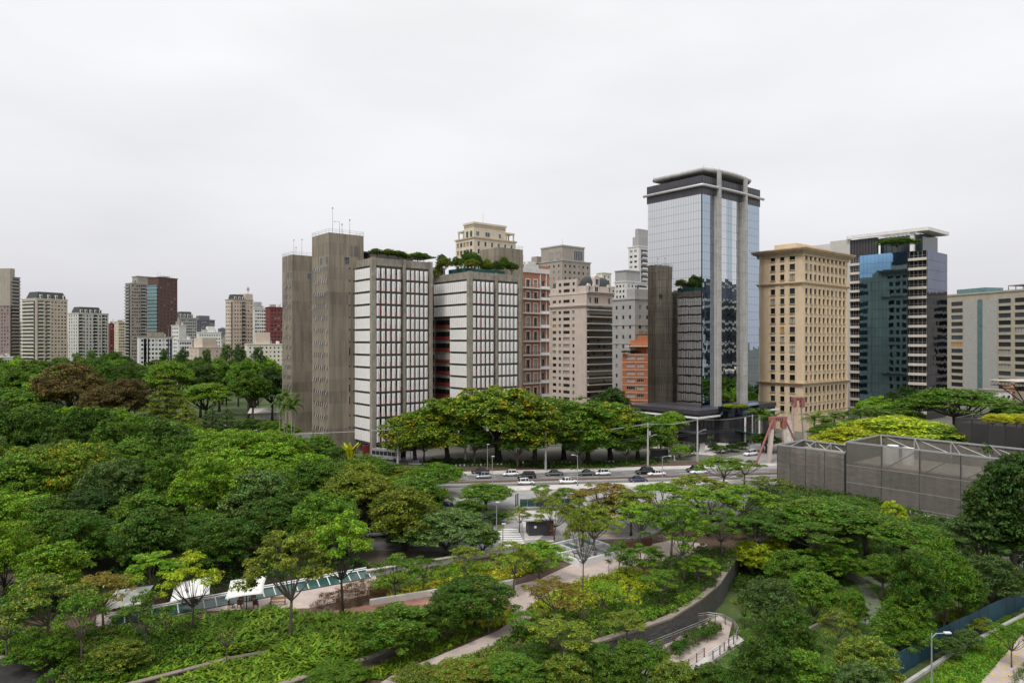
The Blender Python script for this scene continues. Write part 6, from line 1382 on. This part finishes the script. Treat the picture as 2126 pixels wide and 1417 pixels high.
T2 = [(905,962,122,148,'round','leaf_mid','small street tree with open crown beside black parked crossover'),(1008,1004,115,134,'round','leaf_mid','green tree left of the green gate posts'),(975,1035,70,126,'dense','leaf_mid','lower green tree behind blue fence'),(1030,1060,60,124,'dense','leaf_deep','dark bush like tree behind park lamp'),(1122,1000,55,134,'airy','leaf_mid','thin sapling before the white pavement'),(1140,1012,80,124,'airy','leaf_olive','thin olive sapling by the service road'),(1078,1050,60,118,'airy','leaf_flower','young tree with yellow flowers by crosswalk'),
 (925,1060,195,106,'dense','leaf_blue','wide grey green tree behind long parapet'),(845,1085,90,108,'dense','leaf_dark','dark tree left of the wide grey green one'),(1000,1090,80,106,'dense','leaf_mid','small pale tree behind crosswalk'),
 (1208,1028,135,107,'airy','leaf_olive','olive tree with forked bare trunk on the plaza'),(1262,1002,170,120,'feather','leaf_rust','rusty olive tree behind the forked trunk'),(1150,1035,90,112,'airy','leaf_olive','olive sapling beside the hydrant'),(1235,1048,120,104,'feather','leaf_olive','low olive crown by the lightwell'),(1180,1008,80,128,'airy','leaf_mid','sapling behind the forked trunk'),(1330,1040,110,108,'feather','leaf_bright','bright crown over the timber wall'),(1310,1015,140,116,'feather','leaf_olive','olive green tree beside bright green flat crown'),(1368,998,160,124,'feather','leaf_bright','bright green flat crown before the avenue'),(1448,985,150,134,'feather','leaf_olive','olive flat crown behind the bright green ones'),(1500,945,120,152,'feather','leaf_bright','bright green crown by the side road'),(1470,1008,150,116,'feather','leaf_bright','second bright green flat crown left of sunken garden'),
 (1393,1040,140,104,'feather','leaf_mid','mid green tree with straight pale trunk on the plaza edge'),(1545,1005,150,122,'feather','leaf_bright','bright tree below bridge pylon'),(1545,948,90,158,'airy','leaf_speck','pale flecked shrub tree before the side road'),(1600,985,110,140,'airy','leaf_speck','flecked sparse tree at the annex corner'),(1500,1060,130,104,'feather','leaf_mid','mid green tree with thin trunks above the coping'),(1565,1070,120,106,'feather','leaf_deep','deep green tree left of netted building foot'),
 (1640,1022,120,124,'feather','leaf_mid','layered green tree before netted annex'),(1600,1060,130,110,'dense','leaf_deep','dark leathery tree below the annex'),(1710,1036,200,112,'flat','leaf_mid','wide layered tree in front of grey netting'),(1760,1030,120,122,'flat','leaf_mid','layered tree touching the netting'),(1655,1040,130,118,'flat','leaf_deep','dense crown before the netted annex foot'),(1935,1092,110,104,'feather','leaf_bright','light green tree at white parapet'),(1690,1085,150,103,'feather','leaf_mid','lower layered tree in front of grey netting'),(1800,1058,180,106,'flat','leaf_mid','layered tree at the middle of grey netting'),(1855,1034,64,110,'feather','leaf_lime','small yellow topped tree before grey netting'),(1880,1080,160,100,'flat','leaf_mid','layered tree below white parapet'),
 (2105,928,190,97,'wood','leaf_dark','big dark tree overlapping the netted building'),(2045,985,140,99,'conif','leaf_deep','pointed dark tree left of the big dark one'),(2165,1000,190,95,'wood','leaf_deep','dark tree at the right border behind blue hoarding'),(2100,1075,170,97,'feather','leaf_dark','spreading dark tree below the big dark one'),(2030,1060,150,98,'feather','leaf_blue','grey leaved tree beneath big dark tree')]
T2 += [(655,902,105,172,'wood','leaf_mid','rounded tree at the foot of near stair tower'),(705,928,95,160,'wood','leaf_deep','deep green tree left of the banana plant'),(765,942,85,158,'dense','leaf_mid','low tree hiding the foot of white fin block'),(845,966,90,154,'wood','leaf_olive','olive tree below the silver bus'),(800,958,80,156,'wood','leaf_mid','mid green tree before the parked bus')]
for a in T2: tree(*a)
LR = [(1560,1122,110,98,'dense','leaf_lime','bright yellow green tree at the ramp head'),(1612,1112,70,101,'dense','leaf_yellowgreen','small golden tree at the ramp head'),(1640,1142,135,97,'dense','leaf_mid','leathery green tree right of the yellow green one'),(1725,1130,150,95,'dense','leaf_mid','broad rounded tree above curved garden path'),(1600,1195,140,92,'dense','leaf_blue','grey green shrub tree right of slate wall'),(1690,1185,130,91,'dense','leaf_mid','green shrub tree in the middle of sunken garden'),(1545,1232,70,88,'airy','leaf_olive','thin brownish tree beside curved handrail'),(1640,1262,140,86,'dense','leaf_deep','dark shrub tree below sunken garden middle'),(1580,1330,165,79,'dense','leaf_deep','dark shrub tree by the lower ramp end'),(1660,1345,160,77,'dense','leaf_mid','green shrub tree on the sunken lawn'),(1740,1262,100,85,'airy','leaf_olive','airy olive tree by the orange barrier'),(1775,1225,70,90,'dense','leaf_mid','small tree on the lawn inside the curved path'),
 (1830,1150,110,97,'flat','leaf_mid','mid green tree with twin pale trunks on the slope'),(1900,1135,130,95,'dense','leaf_deep','dark leathery tree on the upper slope'),(1960,1118,130,95,'dense','leaf_mid','round topped tree below white parapet end'),(1990,1170,120,90,'dense','leaf_deep','tree between round topped one and hoarding'),(2060,1150,140,88,'dense','leaf_blue','grey green tree above the hoarding'),(2110,1190,120,85,'dense','leaf_deep','dark tree above the hoarding end'),(1885,1222,120,86,'dense','leaf_mid','rounded tree left of hoarding'),(1935,1205,100,86,'feather','leaf_deep','loose crowned tree left of hoarding'),(1990,1265,130,83,'dense','leaf_olive','yellowish tree leaning over the hoarding'),(1870,1270,150,81,'dense','leaf_mid','rounded tree behind the flecked one'),(1800,1320,165,77,'dense','leaf_speck','flecked tree with yellow leaves at lower hoarding end'),(1790,1375,160,74,'dense','leaf_blue','grey green tree in front of the flecked one'),(1910,1312,90,79,'dense','leaf_lime','small lime green tree touching the hoarding'),(1978,1322,62,79,'dense','leaf_blue','small clipped tree before the hoarding, left one'),(2012,1306,66,80,'dense','leaf_blue','small clipped tree before the hoarding, right one'),(2100,1285,100,78,'airy','leaf_mid','thin young tree over the footpath'),(2050,1268,120,80,'dense','leaf_mid','green tree at the hoarding bend')]
HT = lambda i: 5.2+((i*37)%10)*.28
for i,a in enumerate(LR):
    h = HT(i)*(.75 if a[2] < 75 else 1.); dd = (CH-LOW-h)*F/(a[1]-708.5)
    if a[0] > 1860: dd = float(np.interp(a[0],[1790,1960,2060,2140,2300],[68.4,80,87,93,105]))+(-4.5 if a[0] in (1978,2012) else 4.)
    if a[0] == 2100: dd = 75.
    tree(a[0],a[1],a[2]*.86,dd,*a[4:],base=LOW)
FT = [(603,1094,205,75,'feather','leaf_olive','olive crowned tree with leaning pale trunk in strap leaf bed'),(712,1058,150,82,'feather','leaf_bright','bright green tree with dark split trunk beside bronze shrubs'),(398,1140,125,76,'airy','leaf_lime','lime green thin tree in front of middle parasol'),(320,1140,130,84,'feather','leaf_bright','bright green layered tree behind the skylight'),(95,1190,190,72,'airy','leaf_speck','sparse pale tree at left border'),(215,1178,140,78,'airy','leaf_rust','rusty sparse tree by the skylight end'),(170,1215,120,69,'airy','leaf_mid','sparse tree over the slate wall'),(15,1235,140,70,'airy','leaf_mid','sparse green tree at the left frame edge'),
 (822,1148,110,87,'airy','leaf_mid','thin dark tree before white planter wall'),(985,1196,175,79,'dense','leaf_deep','dark dome tree beside pale park path'),(922,1232,110,75,'dense','leaf_deep','small dark tree beside the curved kerb'),(815,1262,190,72,'dense','leaf_mid','wide low tree over the strap leaf bed'),(1155,1196,150,79,'airy','leaf_rust','rusty orange crowned tree below pale plaza path'),(1168,1280,150,70,'airy','leaf_olive','open dark stemmed tree above the coping'),(1066,1122,120,90,'airy','leaf_olive','bare branched tree beside short white wall'),(1120,1122,130,94,'feather','leaf_bright','green tree beside lightwell'),(1210,1040,90,88,'airy','leaf_olive','tall slim tree with olive top standing in the lime bed'),(1285,1120,60,97,'airy','leaf_mid','slim tree on the plaza'),(1422,1045,120,93,'feather','leaf_mid','tall tree with straight trunk in dark shrub bed')]
FT += [(1335,1128,110,93,'feather','leaf_mid','airy tree between plaza and dark shrub bed'),(1255,1205,90,82,'airy','leaf_bright','young airy tree rising from the lime bed'),(1375,1180,100,86,'airy','leaf_mid','slender open tree in the clipped shrub bed'),(1085,1268,100,76,'airy','leaf_mid','slender tree at the bend of pale path'),(1015,1250,90,77,'airy','leaf_deep','thin dark tree left of the path bend'),(880,1150,80,90,'airy','leaf_mid','open young tree before the long parapet'),(965,1130,90,93,'airy','leaf_olive','thin olive tree in the gold strap bed'),(300,1225,130,72,'airy','leaf_mid','sparse tree before left parasol'),(470,1262,90,69,'airy','leaf_mid','slim sapling in the strap leaf bed'),(1300,1268,110,75,'airy','leaf_olive','open olive tree above slate wall'),(1450,1150,90,92,'feather','leaf_bright','light green tree by the coping curve')]
for a in FT: tree(*a, bark='bark_dark' if a[0] in (712,822,398,985) else 'bark')
SH = [(1262,1350,130,68,'dense','leaf_mid','leafy green bush at the bottom of the ramp wall'),(1330,1330,140,70,'dense','leaf_mid','leafy bush in front of straight handrail'),(1180,1358,120,66,'dense','leaf_speck','yellow flecked bush at the picture foot'),(1060,1365,130,66,'dense','leaf_mid','fresh green bush beside the pale path'),(960,1372,130,65,'dense','leaf_orange','orange tipped bush at the path end'),(870,1385,110,65,'dense','leaf_speck','speckled bush by the slate path end')]
SH += [(1110,1345,120,69,'dense','leaf_deep','dark bush covering the coping end'),(1225,1330,110,71,'dense','leaf_mid','rounded bush against the slate wall'),(1400,1372,110,66,'dense','leaf_speck','flecked bush at the lower ramp'),(1480,1375,100,66,'dense','leaf_deep','dark bush right of the lower ramp'),(700,1385,130,66,'dense','leaf_mid','rounded bush in the lower strap bed'),(250,1330,120,68,'dense','leaf_speck','pale bush under the sparse trees'),(90,1320,130,69,'dense','leaf_mid','green bush over the slate terrace')]
for a in SH: tree(*a, name='bush', cat='bush', base=(LOW if a[0] > 1150 else 0))
# palms
for px,top,d,w in ((581,818,196,.6),(597,814,199,.6),(612,816,193,.6),(606,826,190,.55),(590,832,192,.5)): palm(px,top,d,'slim palm in the cluster before the far stair tower',w)
for px,top,d in ((1583,850,206),(1600,856,200),(1690,858,206),(1752,848,212),(1786,846,214),(1816,842,216),(1845,846,218),(1768,866,205),(1712,864,208),(1732,858,210),(2080,866,172),(2105,860,176)): palm(px,top,d,'feathery palm in the group before the ochre stone tower' if px < 1900 else 'palm behind the dark netted building',1.5)
for px,top,d in ((1390,905,207),(1405,912,205),(1475,905,206),(1497,925,196),(1556,905,205)): palm(px,top,d,'small palm in the forecourt of the mirror glass tower',1.1)
for px,top,d in ((1264,1162,97),(1285,1160,98),(1300,1165,96)): palm(px,top,d,'small fan palm on the plaza',1.2)
palm(285,1110,96,'palm fronds in the shade at wood edge',1.2)
# right middle distance
for a in ((1985,804,210,238,'flat','leaf_mid','wide umbrella tree right of the blue glass office'),(1885,803,95,262,'round','leaf_dark','dark tree against blue glass office'),(1822,822,90,246,'round','leaf_bright','bright tree among the palms'),(1868,838,90,238,'dome','leaf_mid','mid green tree beside umbrella tree'),(1726,876,95,198,'flat','leaf_mid','rounded green tree behind bridge deck'),(1865,864,250,180,'flat','leaf_lime','broad yellow green umbrella tree behind netted building'),(1762,884,150,172,'flat','leaf_yellowgreen','golden umbrella tree behind netted annex'),(1945,880,130,172,'flat','leaf_mid','green end of the umbrella tree row'),(1590,898,60,203,'round','leaf_deep','dark tree left of bridge pylon'),(2100,838,100,225,'flat','leaf_mid','tree behind black truss canopy'),(1268,805,80,255,'round','leaf_dark','dark tree between pink and orange buildings'),(1395,852,70,205,'flat','leaf_bright','feathery bright tree before podium'),(1310,838,60,232,'airy','leaf_mid','sparse tree at foot of orange block'),(2130,836,60,300,'round','leaf_deep','distant tree by red brick block')): tree(*a)
plant(P(1412,953), 5.6, 4.2, 'ball', 'leaf_bright', 'clipped round green hedge bush beside bus shelter', 'bush', 'bush')
for px,py in ((1440,945),(1428,948)): plant(P(px,py),3,3,'dense','leaf_deep','dark hedge behind the round bush','bush','bush',group='forecourt hedges')
for px,py,w in ((1495,940,5),(1520,937,4.5),(1480,935,4),(1540,932,4)): plant(P(px,py),w,2.4,'dense','leaf_deep','low shrub in the forecourt island','bush','bush',group='forecourt shrubs')
# roof gardens and terrace plants
def RC(x,y,z): return CO+Vector((math.cos(TH)*x-math.sin(TH)*y, math.sin(TH)*x+math.cos(TH)*y, z))
for x,y,z,w,h,m_ in ((2,1.5,57.2,5,3,'leaf_mid'),(5.5,1.2,57.2,5,3.2,'leaf_olive'),(9,1.3,57.2,5.4,3,'leaf_deep'),(12,1.8,57.2,4,2.2,'leaf_olive'),(16,1.6,57.2,5,3.2,'leaf_mid'),(18.5,2,57.2,4,3.,'leaf_mid')): plant(RC(x,y,z),w,h,'round',m_,'shrub in the roof garden of taller fin block','bush','roof_shrub',group='roof garden shrubs')
for x,y,z,w,h,m_ in ((27.5,4,54,5,6,'leaf_olive'),(28,-2,54,4,5.5,'leaf_mid'),(30,-7,54,5,4.6,'leaf_olive'),(33,-1,54,5,8,'leaf_deep'),(37,1,54,5.5,8,'leaf_deep'),(41,-9.3,54,3.4,6,'leaf_mid'),(38,-9.6,54,3,4.4,'leaf_deep'),(44.2,-9.4,54,5,4.4,'leaf_deep'),(29,8,54,3.5,7.5,'leaf_dark'),(43.5,-3,54,4,5,'leaf_mid'),(44,3,54,5,6,'leaf_mid'),(27,7,50,4,8,'leaf_olive'),(41,0,54,4,6,'leaf_olive')): plant(RC(x,y,z),w,h,'round',m_,'shrub in the roof garden of lower fin block','bush','roof_shrub',group='roof garden shrubs')
for px in (2060,2085,2110,2130): plant(Q(px,152,14.),4.6,3.,'dense','leaf_gold','yellow green shrub on the dark netted roof','bush','roof_shrub',group='shrubs on dark netted roof')
plant(Q(1862,278,71.3),16,3.6,'dense','leaf_mid','flat green roof planting on blue glass office','bush','roof_shrub')
for px in (1296,1306,1316,1326,1338): plant(Q(px,279+ (px-1292)*.09,ZT(734,280)),3,1.4,'dense','leaf_deep','terrace plant on the orange block','bush','roof_shrub',group='terrace plants')
for px,d_ in ((1513,214),(1528,212),(1542,214)): plant(Q(px,d_,12.),4,1.4,'dense','leaf_lime','plant on top of entrance drum','bush','roof_shrub',group='drum roof plants')
# banana leaves by the concrete building
V=[]
for i in range(9):
    a=i*2.4; d=Vector((math.cos(a),math.sin(a),0)); s=Vector((-d.y,d.x,0)); p0=Vector((0,0,.6)); p1=p0+d*.5+Vector((0,0,2.2)); p2=p1+d*.9+Vector((0,0,.9)); V += [p0-s*.08,p0+s*.08,p1+s*.4,p1-s*.4, p1-s*.4,p1+s*.4,p2+s*.1,p2-s*.1]
E = thing('banana_plant','bright banana plant in front of concrete stair tower','plant',Q(727,152,4.)); o = obj('leaves', quads_mesh('leaves',np.array([tuple(v) for v in V]),MATS['leaf_yellowgreen']), E, scale=1.7)
g = MB(); g.cyl(0,0,-4,1.2,.2,.14); g.build('stem', MATS['leaf_mid'], E)
straps('strap_leaf_bed','bed of upright strap leaved plants below the wooden bench',[(420,1300),(560,1272),(640,1285),(760,1284),(880,1290),(888,1312),(845,1334),(765,1370),(640,1402),(556,1352),(440,1366)],'leaf_strap',5.,10,(.9,1.6),.15)
straps('strap_leaf_bed','lower bed of strap leaved plants at the picture foot',[(330,1425),(470,1380),(560,1363),(660,1400),(600,1440),(400,1460)],'leaf_strap',6,10,(.6,1.1),.12)
straps('strap_leaf_bed','strap leaved plants between curved kerb and pale path',[(800,1380),(860,1345),(903,1312),(960,1300),(1020,1306),(950,1342),(830,1392),(770,1417),(720,1417)],'leaf_strap',6,10,(.4,.8),.07)
straps('gold_strap_bed','yellow green strap leaved plants beside red brick path',[(830,1275),(960,1266),(1064,1268),(1062,1290),(1020,1305),(960,1300),(905,1305),(890,1288)],'leaf_gold',6,10,(.4,.8),.07)
mounds('shrub_bed','mixed green shrubs along the skylight terrace',[(-40,1310),(220,1312),(420,1284),(600,1270),(430,1300),(430,1365),(300,1400),(180,1420),(210,1352),(60,1368),(-40,1372)],'leaf_mid',70,(.6,1.3),1.0,.22)
mounds('shrub_bed','pale green shrubs over the slate terrace',[(-40,1330),(120,1320),(300,1330),(260,1400),(120,1440),(150,1365),(-40,1365)],'leaf_speck',60,(.5,1.0),1.1,.22)
straps('gold_strap_bed','golden strap leaved plants behind white planter wall',[(800,1236),(900,1212),(980,1195),(1080,1172),(1120,1180),(1040,1212),(1000,1222),(930,1228),(820,1246)],'leaf_gold',6,10,(.5,.9),.08)
mounds('shrub_bed','bright green shrubs along the long parapet',[(770,1212),(860,1190),(960,1172),(1060,1154),(1150,1141),(1180,1160),(1110,1190),(1060,1180),(960,1200),(860,1224),(790,1236)],'leaf_bright',75,(.5,1.0),.9,.2)
mounds('bronze_shrub_bed','low bronze brown ground cover beside the red brick path',[(640,1258),(690,1228),(740,1212),(830,1228),(800,1246),(760,1255),(680,1268)],'leaf_bronze',90,(.7,1.3),.7,.13)
mounds('hedge_bed','dark green clipped shrubs between plaza and slate wall',[(1300,1172),(1420,1160),(1465,1136),(1525,1152),(1507,1182),(1480,1214),(1440,1244),(1380,1272),(1320,1262),(1380,1210),(1340,1180)],'leaf_deep',85,(.6,1.1),.9,.18,per=.7)
mounds('hedge_bed','mid green shrubs along the pale coping',[(1110,1292),(1180,1276),(1320,1264),(1385,1272),(1265,1318),(1140,1360),(1060,1402),(1000,1417),(960,1417),(1045,1335)],'leaf_mid',80,(.6,1.1),.95,.2,per=.6)
mounds('lime_bed','lime green shrubs in the middle of the garden',[(1105,1268),(1190,1220),(1290,1185),(1370,1200),(1365,1225),(1310,1262),(1180,1274),(1115,1288)],'leaf_lime',80,(.6,1.2),.9,.2,per=.6)
mounds('lime_bed','bright clipped edge shrubs above the coping',[(1240,1318),(1290,1290),(1390,1262),(1440,1238),(1452,1242),(1390,1278),(1270,1320)],'leaf_bright',110,(.5,.9),1.,.17,per=.9)
mounds('flower_bed','orange flowers below the dark blue fence',[(960,1106),(1040,1092),(1046,1100),(990,1112)],'leaf_orange',70,(.3,.5),.8,.16)
mounds('shrub_bed','yellow flecked shrubs at the foot of the picture',[(850,1417),(955,1376),(1040,1345),(1130,1372),(1060,1420),(1000,1460),(820,1460)],'leaf_speck',85,(.5,1.),1.1,.18,per=.7)
mounds('ramp_hedge','dark green box hedge in the ramp planter',[(1392,1350),(1478,1303),(1494,1304),(1490,1312),(1404,1358)],'leaf_deep',420,(.45,.6),1.2,.14,z=LOW+.7,per=3.)
mounds('shrub_bed','dark ground cover among the sunken garden trees',[(1520,1180),(1600,1140),(1760,1120),(1900,1150),(2000,1200),(1900,1240),(1780,1180),(1700,1230),(1560,1240),(1500,1225)],'leaf_deep',34,(.5,1.1),.8,.22,z=LOW)
mounds('shrub_bed','ground cover by the ramp foot',[(1290,1417),(1400,1410),(1560,1420),(1640,1440),(1300,1460)],'leaf_mid',50,(.5,1.),.9,.2,z=LOW)
mounds('shrub_bed','dark shrubs along the foot of grey netted building',[(1570,1018),(1680,1012),(1770,1035),(1890,1066),(2000,1100),(1960,1118),(1850,1100),(1720,1088),(1600,1085),(1540,1090)],'leaf_deep',26,(.8,1.5),1.0,.3)
mounds('shrub_bed','dark undergrowth beneath the big dark trees',[(1900,1096),(2000,1084),(2160,1090),(2160,1190),(2000,1150),(1950,1122)],'leaf_dark',26,(.8,1.6),1.1,.3)
straps('strap_leaf_bed','tufts of strap leaves beside brown coping at the picture foot',[(180,1440),(330,1408),(470,1372),(440,1362),(300,1392),(190,1420)],'leaf_strap',6,10,(.5,1.),.12)
mounds('shrub_bed','bushy green shrubs under the sparse pale trees',[(60,1380),(200,1356),(420,1300),(430,1340),(300,1392),(160,1440),(60,1440),(150,1385)],'leaf_mid',60,(.6,1.2),1.2,.24)
straps('lawn_grass','short green grass of the sunken garden lawn',[(1480,1440),(1500,1360),(1560,1230),(1650,1150),(1850,1130),(2000,1180),(1950,1300),(1800,1420),(1700,1450)],'grass_blade',24,3,(.1,.2),.03,z=LOW,cat='grass')
straps('verge_grass','green verge grass along the footpath',[(1890,1440),(1975,1362),(2060,1310),(2140,1265),(2126,1310),(2035,1417),(2000,1440)],'grass_blade',40,4,(.15,.32),.05,z=LOW,cat='grass')
mounds('verge_hedge','low clipped hedge between footpath and road',[(2085,1440),(2115,1400),(2170,1345),(2180,1352),(2120,1410),(2105,1440)],'leaf_mid',110,(.3,.5),.9,.13,z=LOW,per=2.)
mounds('street_planting','dark low planting under the flowering trees',[(880,966),(1240,975),(1380,962),(1380,955),(1240,962),(900,955)],'leaf_deep',10,(.6,1.2),.7,.4)
